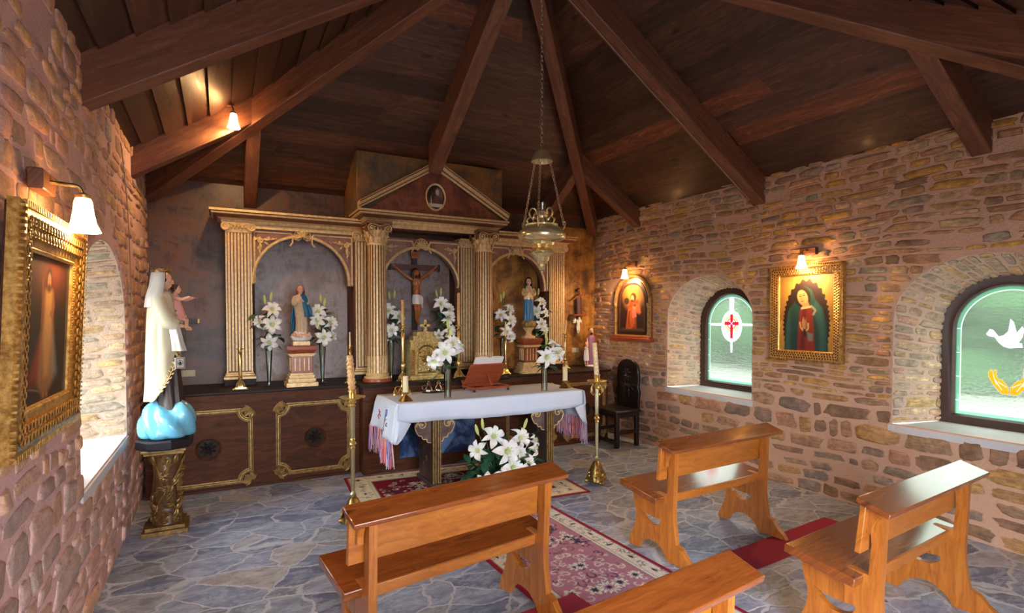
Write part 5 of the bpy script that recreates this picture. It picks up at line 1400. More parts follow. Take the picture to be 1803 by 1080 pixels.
vase('clear cylinder vase on the clothed table right of the book stand', 3.065, 5.0, zt, .285, .036, 'glass_green', foot=False)
lily_spray('lily spray in the table vase right of the book stand', 3.065, 5.0, zt+.004, [(-.02, -.07, .37, (-.3, -1, .2), 1.45), (.11, -.05, .41, (.4, -1, .3), 1.4), (.09, .0, .50, (.4, -.8, .6), .8)], [(.01, -.02, .50, (-.05, -.3, 1)), (.0, -.03, .56, (-.1, -.2, 1))], .285, .44, 20, 8, .13, .07)
# floor arrangement
fa = thing('flower_arrangement', 'low spreading arrangement of white lilies on the rug in front of the altar table', 'flowers', (2.38, 4.83, 0))
mb = MB(); mb.lathe([(.12, .007), (.16, .02), (.19, .09), (.18, .10), (.14, .03)], 24, lobes=24, amp=.02); mb.build('basket', M['beam'], fa)
FL = [(-.20, -.05, .40, (-.9, -1, .3), 1.25), (-.05, -.08, .52, (-.2, -1, .5), 1.45), (.06, -.15, .38, (-.1, -1, .3), 1.75), (.25, -.06, .47, (.2, -1, .4), 1.45), (.20, -.13, .35, (.2, -1, .2), 1.1), (.10, -.19, .22, (.0, -1, .5), 1.5), (.28, -.16, .24, (.4, -1, .3), 1.2), (-.02, -.24, .15, (-.2, -1, .6), 1.3), (-.20, -.22, .13, (-.4, -1, .2), 1.3), (.40, -.05, .34, (.8, -.7, .3), 1.15), (.42, -.04, .42, (.9, -.5, .5), 1.0)]
R = random.Random(9)
mb = MB()
for f in FL: mb.tube([(0, 0, .05), (f[0]*.5, f[1]*.5, f[2]*.6), f[:3]], .004, 5)
for f in [(-.17, 0, .55), (-.12, 0, .60), (.33, 0, .56)]: mb.tube([(0, 0, .05), (f[0]*.6, f[1]*.5, f[2]*.7), f], .004, 5)
mb.build('stems', M['stem'], fa)
for f in FL:
    o = put('flower', PET, fa, f[:3], f[3], f[4], R.uniform(0, 6)); put('stamens', STA, o, (0, 0, 0), (0, 0, 1), 1)
for f, d in (((-.17, 0, .53), (-.3, 0, 1)), ((-.12, 0, .58), (-.1, 0, 1)), ((.33, 0, .54), (.4, 0, 1))): put('bud', BUD, fa, f, d, 1.2)
mb = MB()
for k in range(230):
    a = R.uniform(0, 2*PI); r = R.uniform(.02, .34)**1; leaves(mb, R, Vector((.06+math.cos(a)*r*1.15, math.sin(a)*r*.6, .10+.34*R.random()*(1-r*1.6))), 1, .15, .03, .5)
mb.build('foliage', M['leaf'], fa, ang=80)
# ------------------------------------------------------------------ figures
def drape(mb, prof, n=48, folds=9, amp=.06, seed=0, arc=None, col=None, mat=None, low=None):
    """prof: (z, cx, cy, rx, ry) from bottom to top; folds deepen towards the bottom"""
    R = random.Random(seed); p1, p2 = R.uniform(0, 6), R.uniform(0, 6); rings = []
    z0, z1 = prof[0][0], prof[-1][0]
    P = smooth2(prof, 5)
    for (z, cx, cy, rx, ry) in P:
        t = (z-z0)/(z1-z0); g = amp*(1-.75*t); r = []
        for i in range(n if arc is None else n+1):
            A_ = arc(t) if callable(arc) else arc
            a = 2*PI*i/n if arc is None else A_[0]+(A_[1]-A_[0])*i/n
            k = 1+g*(math.sin(folds*a+p1+2.2*t)+.5*math.sin((folds*2-3)*a+p2-3*t))
            r.append(Vector((cx+rx*k*math.cos(a), cy+ry*k*math.sin(a), z)))
        rings.append(r)
    mb.loft(rings, mat, arc is None, arc is None, col); return mb
def head_solids(mb, c, s, nod=0.0, turn=0.0, neck=True):
    """c = middle of the head, s = head height, looking to -y"""
    Rm = Matrix.Rotation(turn, 3, 'Z') @ Matrix.Rotation(nod, 3, 'X'); c = Vector(c)
    def e(p, r, tilt=None): mb.ball(c+Rm @ (Vector(p)*s), tuple(q*s for q in r), 14, 10, None, Rm if tilt is None else Rm @ tilt)
    e((0, .06, .10), (.36, .42, .40)); e((0, -.10, -.10), (.30, .30, .36)); e((0, -.20, -.33), (.17, .16, .15))
    e((0, -.40, -.03), (.05, .09, .13)); e((0, -.45, -.12), (.065, .07, .05)); e((0, -.37, -.25), (.11, .06, .028)); e((0, -.365, -.29), (.09, .06, .03))
    for sx in (-1, 1): e((sx*.19, -.27, -.14), (.11, .10, .10)); e((sx*.15, -.33, .05), (.085, .05, .035)); e((sx*.15, -.34, .115), (.10, .05, .025)); e((sx*.35, .03, -.02), (.05, .10, .13))
    if neck: capsule(mb, c+Rm @ Vector((0, .06, -.25))*s, c+Vector((0, .10, -.72))*s, .19*s, .21*s)
    return Rm
def face_marks(th, c, s, Rm, mouth='red_thread'):
    c = Vector(c); mb = MB()
    for sx in (-1, 1): mb.ball(c+Rm @ (Vector((sx*.15, -.372, .05))*s), (.05*s, .02*s, .02*s), 8, 6, None, Rm); mb.tube([c+Rm @ (Vector((sx*x, -.385+.35*max(0, x-.16), .135+.03*math.sin((x-.06)*14)))*s) for x in (.07, .12, .17, .22)], .012*s, 5)
    mb.build('eyes', M['hair'], th); mb = MB(); mb.ball(c+Rm @ (Vector((0, -.425, -.262))*s), (.075*s, .018*s, .026*s), 8, 6, None, Rm); mb.build('lips', M[mouth], th)
def hand_solids(mb, wrist, d, palm_n, s, curl=.5, thumb=1):
    """a hand of length s from the wrist along d, five separate fingers"""
    w = Vector(wrist); d = Vector(d).normalized(); nrm = Vector(palm_n).normalized(); side = d.cross(nrm).normalized(); nrm = side.cross(d).normalized()
    pl = s*.5
    for k in range(4):
        o = (k-1.5)*s*.11; capsule(mb, w+side*o*.7, w+d*pl+side*o, s*.085, s*.075, 8)
        L = s*(.42, .5, .46, .36)[k]; p = w+d*pl+side*o; a = 0
        for q in range(3):
            a += curl*(.5+.25*q); dd = d*math.cos(a)+nrm*math.sin(a); e = p+dd*L*(.45, .32, .25)[q]; capsule(mb, p, e, s*.052*(1-.1*q), s*.047*(1-.1*q), 8); p = e
    t0 = w+d*s*.14+side*thumb*s*.13; t1 = t0+(d*.6+side*thumb*.7+nrm*.35)*s*.22; t2 = t1+(d*.85+side*thumb*.2+nrm*.3)*s*.2
    capsule(mb, t0, t1, s*.07, s*.058, 8); capsule(mb, t1, t2, s*.055, s*.045, 8)

# --- the big statue on the carved column
def carved_pedestal():
    t = thing('carved_pedestal', 'dark carved twisted column pedestal with gilded vines in the left corner', 'pedestal', (-.40, 5.10, 0))
    mb = MB(); mb.bb(-.155, .155, -.155, .155, 0, .035); mb.bb(-.135, .135, -.135, .135, .035, .065); mb.build('base', M['gilt_old'], t, bevel=.004)
    mb = MB(); rings = []; n = 40
    for k in range(31):
        f = k/30; z = .065+.535*f; r = .085+.016*math.cos(2*PI*f*.5)**2; rings.append([Vector((r*(1+.07*math.sin(2*a+f*7))*math.cos(a)+.012*math.cos(f*7), r*(1+.07*math.sin(2*a+f*7))*math.sin(a)+.012*math.sin(f*7), z)) for a in [2*PI*i/n for i in range(n)]])
    mb.loft(rings); sh = mb.build('shaft', M['pedestal_wood'], t)
    mb = MB(); R = random.Random(4)
    def on(f, a): r = .099; return Vector((r*math.cos(a)+.012*math.cos(f*7), r*math.sin(a)+.012*math.sin(f*7), .065+.535*f)), a
    def lf(f, a, L, W, ang):
        p, a = on(f, a); pl = Pl(p, (-math.sin(a), math.cos(a), 0)); leaf(mb, pl, 0, 0, L, W, ang, None, .2, .002)
    for k in range(26):
        f = .05+.9*k/26; a = -PI/2+1.1*math.sin(k*2.1)+f*2-.6; lf(f, a, .075, .05, .7+.6*math.sin(k*1.7))
    pts = [on(k/40, -PI/2-1.4+3.2*k/40+PI*0)[0] for k in range(41)]; mb.tube(pts, .009, 6); pts = [on(k/40, -PI/2+1.2-2.2*k/40)[0] for k in range(41)]; mb.tube(pts, .007, 6)
    for k in range(8):
        a = 2*PI*k/8; p = Vector((.092*math.cos(a), .092*math.sin(a), .53)); pl = Pl(p, (-math.sin(a), math.cos(a), 0)); leaf(mb, pl, 0, 0, .085, .06, PI/2, None, .7)
        p = Vector((.10*math.cos(a), .10*math.sin(a), .10)); pl = Pl(p, (-math.sin(a), math.cos(a), 0)); volute(mb, pl, 0, 0, .026, 1, None, .35)
    mb.build('vine_carving', M['gilt_old'], sh)
    for (f0, a0) in ((.78, -PI/2-.1), (.58, -PI/2+.15), (.62, -.2), (.3, -PI/2-.7)):
        mb = MB()
        for k in range(34):
            p, a = on(f0-.0035*k+.01*R.uniform(-1, 1), a0+R.uniform(-1, 1)*.34*(1-k/45)); mb.ball(p+Vector((math.cos(a), math.sin(a), 0))*.006, .0085, 7, 5)
        mb.build('grape_bunch', M['gilt_old'], sh)
    mb = MB(); mb.lathe([(.10, .595), (.115, .61), (.12, .625)], 24); mb.bb(-.135, .135, -.135, .135, .622, .645); mb.bb(-.15, .15, -.15, .15, .645, .665); mb.build('top_plate', M['gilt_old'], t, bevel=.004)
carved_pedestal()
S = thing('robed_statue', 'large statue of a woman in ivory mantle holding a child above blue clouds', 'statue', (-.40, 5.10, .665), PI/2-.12)
mb = MB(); mb.lathe([(.195, 0), (.2, .01), (.2, .06), (.19, .075)], 8, ang0=PI/8); mb.build('base', M['black'], S, ang=20)
mb = MB(); rings = []
for (z, r) in ((.07, .165), (.10, .182), (.16, .19), (.22, .188), (.28, .17), (.33, .13), (.36, .06)):
    ring = []
    for i in range(72):
        a = 2*PI*i/72; k = 1+.26*abs(math.sin(3.5*a+z*11))-.14; ring.append(Vector((r*k*math.cos(a)*.94, r*k*math.sin(a)-.02, z+.03*math.sin(3*a+1)*(z > .2))))
    rings.append(ring)
mb.loft(rings); mb.build('cloud', M['cloud'], S, subd=1)
mb = MB(); drape(mb, [(.30, 0, -.035, .105, .10), (.45, 0, -.03, .095, .092), (.70, 0, -.02, .088, .082), (.92, 0, -.015, .09, .075), (1.08, 0, -.005, .10, .07), (1.19, 0, .005, .085, .055), (1.235, 0, .01, .04, .04)], folds=8, amp=.07, seed=2); mb.build('habit', M['habit'], S)
mb = MB(); drape(mb, [(.37, 0, .015, .125, .115), (.55, 0, .015, .118, .105), (.85, 0, .01, .118, .098), (1.02, 0, .005, .125, .095), (1.14, 0, .008, .122, .082), (1.20, 0, .01, .095, .066), (1.235, 0, .012, .05, .045)], folds=8, amp=.075, seed=5, arc=lambda t: (-1.6*min(1, t/.42)**.8+.3, PI-.3+1.6*min(1, t/.42)**.8)); mt = mb.build('mantle', M['white_robe'], S, solid=.012)
R = random.Random(8)
for sg in (-1, 1):
    mb = MB(); pts = []
    for k in range(24):
        f = k/23; z = .39+.74*f; e_ = 1.6*min(1, .93*f/.42)**.8-.3; a = (-e_ if sg > 0 else PI+e_); rx = .134-.004*f; ry = .121-.026*f; pts.append(Vector((rx*math.cos(a)*1.0, .012+ry*math.sin(a), z)))
    mb.tube(pts, .004, 5)
    for k in range(2, 22):
        p = pts[k]; o_ = Vector((p.x, p.y-.012, 0)).normalized(); pl = Pl(p+o_*.004, Vector((-o_.y, o_.x, 0)), (0, 0, 1))
        for q in (-1, 1): leaf(mb, pl, .0, .008*q, .028, .010, (PI/2+.8*q), None, .1, .003)
    mb.build('gold_border', M['gilt'], mt)
# sleeves
def tube_part(name, pts, rs, mat, par, n=16, sub=0):
    mb = MB(); q = smooth2([(*p, r) for p, r in zip(pts, rs)], 5); mb.tube([p[:3] for p in q], [p[3] for p in q], n); return mb.build(name, M[mat], par, subd=sub)
tube_part('sleeve', [(-.10, .01, 1.17), (-.125, -.01, 1.08), (-.125, -.05, 1.0), (-.10, -.11, .965)], [.05, .058, .06, .045], 'white_robe', S)
tube_part('sleeve', [(.10, .01, 1.17), (.125, -.01, 1.08), (.11, -.06, 1.02), (.06, -.12, 1.02)], [.05, .058, .06, .045], 'white_robe', S)
mb = MB(); drape(mb, [(.76, -.085, -.12, .035, .045), (.86, -.09, -.105, .035, .042), (.97, -.10, -.09, .03, .035)], n=30, folds=5, amp=.15, seed=3); mb.build('hanging_sleeve', M['white_veil'], S)
HC = (0, -.012, 1.315); HS = .135
mb = MB(); Rm = head_solids(mb, HC, HS, .12)
capsule(mb, (0, 0, 1.22), (0, 0, 1.08), .035, .04)
for p_, q_ in (((0, 0, 1.15), (-.09, 0, 1.15)), ((-.09, 0, 1.15), (-.115, -.03, 1.02)), ((-.115, -.03, 1.02), (-.10, -.10, .965)), ((0, 0, 1.15), (.09, 0, 1.15)), ((.09, 0, 1.15), (.11, -.05, 1.03)), ((.11, -.05, 1.03), (.06, -.11, 1.02))): capsule(mb, p_, q_, .02, .018)
capsule(mb, (-.10, -.10, .965), (-.08, -.145, .955), .017, .015); hand_solids(mb, (-.08, -.145, .955), (.1, -1, -.15), (.2, 0, -1), .075, .45, -1)
capsule(mb, (.06, -.11, 1.02), (.03, -.135, 1.025), .017, .015); hand_solids(mb, (.03, -.135, 1.025), (-1, -.4, 0), (0, .3, 1), .07, .3, 1)
blob('figure', mb, M['skin'], S, .0035, 3); face_marks(S, HC, HS, Rm)
mb = MB(); mb.ball((HC[0], HC[1]+.022, HC[2]+.012), (.058, .062, .066), 16, 12); mb.build('hair', M['hair'], S)
mb = MB(); drape(mb, [(1.10, 0, .035, .115, .085), (1.19, 0, .03, .105, .08), (1.27, 0, .018, .076, .072), (1.34, 0, .012, .068, .068), (1.385, 0, .012, .05, .055), (1.402, 0, .015, .012, .015)], n=44, folds=6, amp=.035, seed=6, arc=(-.62, PI+.62)); mb.build('veil', M['white_veil'], S, solid=.007)
mb = MB(); mb.lathe([(.064, 0), (.066, .012), (.063, .016)], 28, (0, .01, 1.375), cap=False)
for k in range(14): mb.ball((.066*math.cos(2*PI*k/14), .01+.066*math.sin(2*PI*k/14), 1.396), (.005, .005, .011), 6, 5)
mb.build('crown', M['brass_old'], S, solid=.003)
# feet tip and scapular
mb = MB(); capsule(mb, (-.03, -.12, .335), (-.03, -.15, .33), .016, .014); mb.build('foot', M['skin'], S)
mb = MB(); mb.tube([(-.07, -.165, .94), (-.07, -.165, .82), (-.07, -.15, .715)], .0025, 5); mb.build('cord', M['habit'], S)
mb = MB(); mb.box((-.09, -.125, .665), (.07, .008, .085), 0, Matrix.Rotation(-1.1, 3, 'Z')); sc_ = mb.build('scapular', M['white_veil'], S, label='white square badge with a heart')
Rz = Matrix.Rotation(-1.1, 3, 'Z'); fc = Vector((-.09, -.125, .665))
mb = MB()
mb.sweep([fc+Rz @ Vector(p) for p in ((-.028, -.006, -.036), (.028, -.006, -.036), (.028, -.006, .036), (-.028, -.006, .036))], Rz @ Vector((0, -1, 0)), [(-.002, 0), (.002, 0), (.002, .003), (-.002, .003)], closed=True)
mb.ball(fc+Rz @ Vector((0, -.006, -.004)), (.012, .012, .014), 10, 7); mb.tube([fc+Rz @ Vector((0, -.007, .008)), fc+Rz @ Vector((0, -.007, .024))], .003, 5)
pl_ = Pl(fc+Rz @ Vector((0, -.005, 0)), Rz @ Vector((1, 0, 0))); ptube(mb, pl_, [(.02*math.cos(2*PI*k/20), .024*math.sin(2*PI*k/20)) for k in range(21)], .0015, 5)
mb.build('badge_drawing', M['iron'], sc_)
# child
mb = MB(); CH = (.045, -.085, 1.25); CS = .075
Rm = head_solids(mb, CH, CS, .05, -.3)
for sx, e, h in ((-1, (-.02, -.13, 1.165), (-.035, -.185, 1.185)), (1, (.10, -.14, 1.165), (.10, -.19, 1.18))):
    sh_ = (.045+sx*.03, -.075, 1.175); capsule(mb, (.045, -.07, 1.175), sh_, .02, .018); capsule(mb, sh_, e, .016, .013); capsule(mb, e, h, .013, .010); hand_solids(mb, h, (0, -1, .15), (0, 0, -1), .034, .35, -sx)
capsule(mb, (.045, -.07, 1.18), (.045, -.07, 1.06), .035, .04)
for sx in (-1, 1): capsule(mb, (.045+sx*.015, -.07, 1.06), (.045+sx*.02, -.10, 1.04), .022, .02)
for sx in (-1, 1): capsule(mb, (.045+sx*.02, -.10, 1.04), (.045+sx*.022, -.15, 1.0), .02, .015); capsule(mb, (.045+sx*.022, -.15, 1.0), (.045+sx*.02, -.15, .93), .014, .011); capsule(mb, (.045+sx*.02, -.15, .93), (.045+sx*.02, -.18, .925), .011, .009)
ch = blob('child', mb, M['skin'], S, .003, 2); face_marks(ch, CH, CS, Rm)
mb = MB(); mb.ball((CH[0], CH[1]+.012, CH[2]+.012), (.033, .034, .034), 12, 9); mb.build('hair', M['hair'], ch)
mb = MB(); drape(mb, [(1.0, .045, -.10, .055, .055), (1.06, .045, -.09, .05, .05), (1.13, .045, -.08, .045, .038), (1.195, .045, -.075, .035, .026)], n=36, folds=6, amp=.07, seed=4); mb.build('tunic', M['pink'], ch)

# --- small niche statues
def pedestal(label, x, y, w, h):
    t = thing('statue_pedestal', label, 'pedestal', (x, y, ZL), 0, 'wooden statue pedestals'); d = w*.8
    mb = MB()
    for (e, z0, z1) in ((.0, 0, .045), (-.022, .045, .06), (-.018, .06, .085), (-.032, .085, .10), (-.028, .10, .12), (-.04, .12, .14)): mb.bb(-w/2-e*1, w/2+e*1, -d/2-e, d/2+e, z0, z1) if False else mb.bb(-w/2-e, w/2+e, -d/2-e, d/2+e, z0, z1)
    mb.build('base_moulding', M['gilt'], t, bevel=.003)
    mb = MB(); b = w*.34; mb.bb(-b, b, -b*.8, b*.8, .14, h-.09); bd = mb.build('body', M['mahogany'], t, bevel=.003)
    mb = MB()
    for k in range(4): x0 = (k-1.5)*b*.42; mb.bb(x0-.008, x0+.008, -b*.8-.008, -b*.8+.004, .165, h-.125)
    for k in range(3): y0 = (k-1)*b*.42; mb.bb(-b-.008, -b+.004, y0-.008, y0+.008, .165, h-.125)
    mb.build('fillet', M['gilt'], bd, bevel=.003)
    mb = MB(); mb.bb(-b-.014, b+.014, -b*.8-.014, b*.8+.014, h-.11, h-.095); mb.bb(-b-.028, b+.028, -b*.8-.028, b*.8+.028, h-.095, h-.08); mb.build('neck_moulding', M['gilt'], t, bevel=.003)
    mb = MB(); mb.lathe([(b*1.5, h-.08), (w*.64, h-.045), (w*.66, h-.04), (w*.68, h-.005), (w*.66, h)], 4, ang0=PI/4, sq=.85); mb.build('top', M['mahogany'], t, ang=25)
    return t
pedestal('wooden pedestal with gold mouldings under the statue in the left niche', .74, 6.10, .31, .425)
pedestal('wooden pedestal with gold mouldings under the statue in the right niche', 3.50, 6.10, .30, .445)
st = thing('niche_statue', 'statue in cream robe with swirling blue mantle on cherub cloud in the left niche', 'statue', (.74, 6.10, ZL+.425), 0)
mb = MB(); mb.bb(-.085, .085, -.07, .07, 0, .045); mb.build('gold_plinth', M['gilt'], st, bevel=.004)
mb = MB(); rings = [[Vector((r*(1+.1*math.sin(5*a+z*20))*math.cos(a), r*.8*(1+.1*math.sin(5*a+z*20))*math.sin(a), z)) for a in [2*PI*i/40 for i in range(40)]] for z, r in ((.045, .07), (.06, .095), (.09, .105), (.12, .09), (.15, .06))]
mb.loft(rings)
mb.build('cloud', M['plaster'], st)
mb = MB(); mb.ball((0, -.045, .105), (.095, .045, .022))
for (x, z) in ((-.07, .115), (0, .10), (.075, .12)):
    Rm = head_solids(mb, (x, -.075, z), .042, 0, 0, False); 
mb.ball((0, -.03, .10), (.08, .05, .035)); blob('cherubs', mb, M['skin'], st, .003, 2)
mb = MB(); 
for (x, z) in ((-.07, .12), (0, .105), (.075, .125)): mb.ball((x, -.068, z), (.018, .018, .02), 8, 6)
mb.build('cherub_hair', M['gilt_dark'], st)
mb = MB(); drape(mb, [(.13, .01, -.005, .062, .055), (.24, .012, -.005, .055, .05), (.36, .0, .0, .058, .046), (.45, -.01, 0, .062, .044), (.515, -.005, .003, .05, .034), (.535, 0, .004, .022, .022)], n=44, folds=8, amp=.075, seed=7); rb = mb.build('robe', M['cream_robe'], st)
mb = MB(); drape(mb, [(.30, .045, -.01, .062, .06), (.36, .04, -.012, .064, .062), (.44, .025, -.004, .062, .056), (.505, .01, .002, .056, .042), (.535, .005, .006, .035, .03)], n=34, folds=6, amp=.08, seed=9, arc=(-1.75, 1.9)); mb.build('mantle', M['blue_robe'], st, solid=.008)
mb = MB(); drape(mb, [(.14, -.05, .03, .045, .035), (.25, -.045, .03, .045, .04), (.40, -.03, .028, .045, .04), (.52, -.005, .02, .04, .03)], n=26, folds=5, amp=.08, seed=3, arc=(.6, PI+.6)); mb.build('mantle_tail', M['blue_robe'], st, solid=.008)
mb = MB(); drape(mb, [(.33, .088, -.03, .03, .03), (.37, .078, -.03, .035, .034), (.42, .06, -.02, .03, .03)], n=24, folds=4, amp=.12, seed=6); mb.build('flying_fold', M['blue_robe'], st)
HC = (0, -.01, .585); HS = .085; mb = MB(); Rm = head_solids(mb, HC, HS, .1, .1)
capsule(mb, (0, 0, .53), (0, 0, .47), .02, .022)
for sx in (-1, 1): capsule(mb, (0, 0, .49), (sx*.05, 0, .49), .014, .014); capsule(mb, (sx*.05, 0, .49), (sx*.045, -.035, .435), .014, .012)
for sx in (-1, 1): capsule(mb, (sx*.045, -.035, .435), (sx*.012, -.062, .47), .012, .009); hand_solids(mb, (sx*.012, -.062, .47), (-sx*.35, -.1, 1), (-sx, .2, 0), .042, .15, -sx)
blob('figure', mb, M['skin'], st, .0028, 2); face_marks(st, HC, HS, Rm)
mb = MB(); mb.ball((0, .006, .594), (.036, .037, .040), 14, 10); 
for sx in (-1, 1): mb.tube(smooth2([(sx*.028, 0, .60), (sx*.036, .005, .565), (sx*.034, .015, .53), (sx*.036, .02, .49)], 4), [.012]*13, 7)
mb.build('hair', M['hair_red'], st)
for sx in (-1, 1): tube_part('sleeve', [(sx*.052, 0, .51), (sx*.066, -.012, .465), (sx*.06, -.03, .43), (sx*.035, -.045, .45)], [.02, .024, .024, .016], 'cream_robe', st, 12)

st = thing('niche_statue', 'slim statue in blue robe with dark hood on a gilded stand in the right niche', 'statue', (3.50, 6.10, ZL+.445), -.3)
mb = MB(); mb.lathe([(.085, 0), (.09, .012), (.085, .028), (.05, .04), (.036, .06), (.04, .09), (.055, .11), (.07, .125), (.075, .135), (.07, .14)], 24); mb.build('stand', M['gilt'], st)
mb = MB(); 
for k in range(9): a = 2*PI*k/9; mb.ball((.06*math.cos(a), .05*math.sin(a), .18+.015*(k % 2)), (.04, .038, .045), 10, 7)
mb.ball((0, 0, .17), (.075, .065, .05)); mb.build('cloud', M['gilt_dark'], st)
mb = MB(); drape(mb, [(.19, 0, 0, .062, .055), (.30, 0, 0, .066, .056), (.42, .0, 0, .064, .052), (.53, 0, 0, .06, .048)], n=44, folds=8, amp=.09, seed=12); mb.build('robe', M['blue_robe'], st)
mb = MB(); drape(mb, [(.50, 0, 0, .063, .05), (.58, 0, 0, .066, .05), (.655, 0, .004, .05, .036), (.675, 0, .005, .024, .022)], n=40, folds=6, amp=.04, seed=2); mb.build('bodice', M['gilt'], st)
HC = (0, -.012, .725); HS = .088; mb = MB(); Rm = head_solids(mb, HC, HS, .12, .1)
capsule(mb, (0, 0, .67), (0, 0, .61), .02, .022)
for sx in (-1, 1): capsule(mb, (0, 0, .625), (sx*.052, 0, .625), .014, .014); capsule(mb, (sx*.052, 0, .625), (sx*.05, -.03, .57), .014, .012)
for sx in (-1, 1): capsule(mb, (sx*.05, -.03, .57), (sx*.010, -.065, .60), .013, .010); hand_solids(mb, (sx*.010, -.065, .60), (-sx*.25, -.1, 1), (-sx, .2, 0), .042, .12, -sx)
blob('figure', mb, M['skin'], st, .0028, 2); face_marks(st, HC, HS, Rm)
mb = MB(); drape(mb, [(.62, 0, .012, .06, .046), (.69, 0, .008, .05, .044), (.74, 0, .004, .046, .044), (.775, 0, .004, .03, .034), (.787, 0, .006, .008, .01)], n=34, folds=5, amp=.03, seed=1, arc=(-.75, PI+.75)); mb.build('hood', M['hair'], st, solid=.007)
for sx in (-1, 1): tube_part('sleeve', [(sx*.055, 0, .64), (sx*.07, -.012, .59), (sx*.062, -.03, .565), (sx*.035, -.05, .58)], [.02, .024, .024, .016], 'gilt', st, 12)

# --- bearded figure with child at the right end
st = thing('ledge_statue', 'small purple robed statue with a child in white at the right ledge end', 'statue', (4.74, 6.44, ZL), -.35)
mb = MB(); mb.lathe([(.08, 0), (.085, .012), (.07, .03)], 20); mb.build('base', M['plaster'], st)
mb = MB(); drape(mb, [(.03, 0, 0, .07, .055), (.18, 0, 0, .068, .052), (.32, 0, 0, .072, .05), (.42, 0, 0, .066, .044), (.46, 0, .004, .028, .026)], n=40, folds=7, amp=.07, seed=4); mb.build('robe', M['purple'], st)
mb = MB(); drape(mb, [(.06, .02, .012, .072, .056), (.25, .02, .012, .072, .054), (.42, .012, .008, .068, .046), (.455, .0, .008, .03, .03)], n=30, folds=6, amp=.05, seed=7, arc=(-.8, PI+.5)); mb.build('cloak', M['hair_red'], st, solid=.006)
HC = (0, -.01, .515); HS = .088; mb = MB(); Rm = head_solids(mb, HC, HS, .15, .2); capsule(mb, (0, 0, .46), (0, 0, .40), .02, .022); capsule(mb, (0, 0, .41), (-.055, -.01, .41), .015, .014); capsule(mb, (-.055, -.01, .41), (-.06, -.02, .36), .014, .014); capsule(mb, (-.06, -.02, .36), (-.07, -.07, .30), .014, .011); hand_solids(mb, (-.07, -.07, .30), (-.2, -1, -.2), (0, 0, -1), .04, .4, 1)
blob('figure', mb, M['skin'], st, .003, 2); face_marks(st, HC, HS, Rm)
mb = MB(); mb.ball((0, .006, .527), (.037, .038, .038), 14, 10); mb.ball((0, -.032, .482), (.02, .016, .024), 10, 8); mb.build('hair', M['hair'], st)
mb = MB(); CH = (-.085, -.05, .335); Rm = head_solids(mb, CH, .062, .0, .3); capsule(mb, (-.105, -.06, .25), (-.115, -.09, .27), .011, .009); hand_solids(mb, (-.115, -.09, .27), (0, -.8, .6), (1, 0, 0), .026, .3, 1)
capsule(mb, (-.085, -.048, .29), (-.085, -.05, .13), .018, .024); capsule(mb, (-.085, -.048, .25), (-.105, -.06, .25), .012, .011)
for sx in (-1, 1): capsule(mb, (-.085+sx*.012, -.05, .14), (-.085+sx*.016, -.05, .10), .014, .013)
for sx in (-1, 1): capsule(mb, (-.085+sx*.016, -.05, .10), (-.085+sx*.016, -.06, .04), .013, .010); capsule(mb, (-.085+sx*.016, -.06, .036), (-.085+sx*.018, -.085, .034), .010, .009)
c_ = blob('child', mb, M['skin'], st, .0028, 2)
mb = MB(); drape(mb, [(.09, -.085, -.05, .04, .035), (.18, -.085, -.05, .036, .03), (.265, -.085, -.048, .032, .024), (.29, -.085, -.046, .014, .014)], n=30, folds=5, amp=.09, seed=3); mb.build('tunic', M['plaster'], c_)
mb = MB(); mb.ball((-.085, -.04, .345), (.026, .027, .028), 12, 9); mb.build('hair', M['hair_red'], c_)

# --- crucifix
cx_ = thing('crucifix', 'large dark wooden crucifix in the middle niche above the golden tabernacle', 'crucifix', (2.165, 6.64, 0))
mb = MB(); mb.bb(-.034, .034, .012, .05, 1.52, 2.545); mb.build('upright', M['cross'], cx_, bevel=.003)
mb = MB(); mb.bb(-.315, .315, .010, .046, 2.275, 2.345); mb.build('crossbar', M['maroon'], cx_, bevel=.003)
mb = MB()
for sx in (-1, 1): mb.bb(sx*.322-.012, sx*.322+.012, .004, .05, 2.265, 2.355)
mb.bb(-.044, .044, .004, .05, 2.535, 2.56); mb.build('end_cap', M['black'], cx_)
mb = MB(); mb.bb(-.05, .05, -.004, .012, 2.425, 2.505); pq = mb.build('title_plate', M['skin_dark'], cx_)
mb = MB(); pl = Pl((0, -.006, 2.465))
for x in (-.027, .004): ptube(mb, pl, [(x-.008, .022), (x-.008, -.022)], .003, 5)
ptube(mb, pl, [(-.024, -.02), (-.024, .02), (-.008, -.02), (-.008, .02)], .003, 5); ptube(mb, pl, [(.012, -.02), (.012, .02), (.028, .016), (.028, .004), (.012, .0), (.028, -.02)], .003, 5)
mb.build('inscription', M['maroon'], pq)
mb = MB()
H0 = (-.012, -.07, 2.232); Rm = head_solids(mb, H0, .098, .45, -.25)
capsule(mb, (0, -.03, 2.155), (0, -.035, 2.06), .052, .046); capsule(mb, (0, -.035, 2.07), (.006, -.03, 1.97), .046, .040); capsule(mb, (.006, -.03, 1.96), (.008, -.028, 1.92), .045, .046)
for sx in (-1, 1):
    capsule(mb, (sx*.03, -.055, 2.135), (sx*.035, -.055, 2.10), .030, .024); capsule(mb, (sx*.03, -.02, 2.165), (sx*.062, -.018, 2.165), .027, .027)
    e = (sx*.155, -.012, 2.225); h = (sx*.252, -.004, 2.305); capsule(mb, (sx*.065, -.018, 2.165), e, .024, .018); capsule(mb, e, h, .019, .012); hand_solids(mb, h, (sx*.8, -.05, .6), (0, -1, 0), .06, .35, -sx)
    k = (sx*.020+.010, -.062, 1.775); a = (sx*.012+.014, -.02, 1.655); capsule(mb, (sx*.024+.008, -.03, 1.91), k, .034, .024); capsule(mb, k, a, .023, .014)
    capsule(mb, a, (.016+sx*.006, -.055+sx*.008, 1.605), .015, .013)
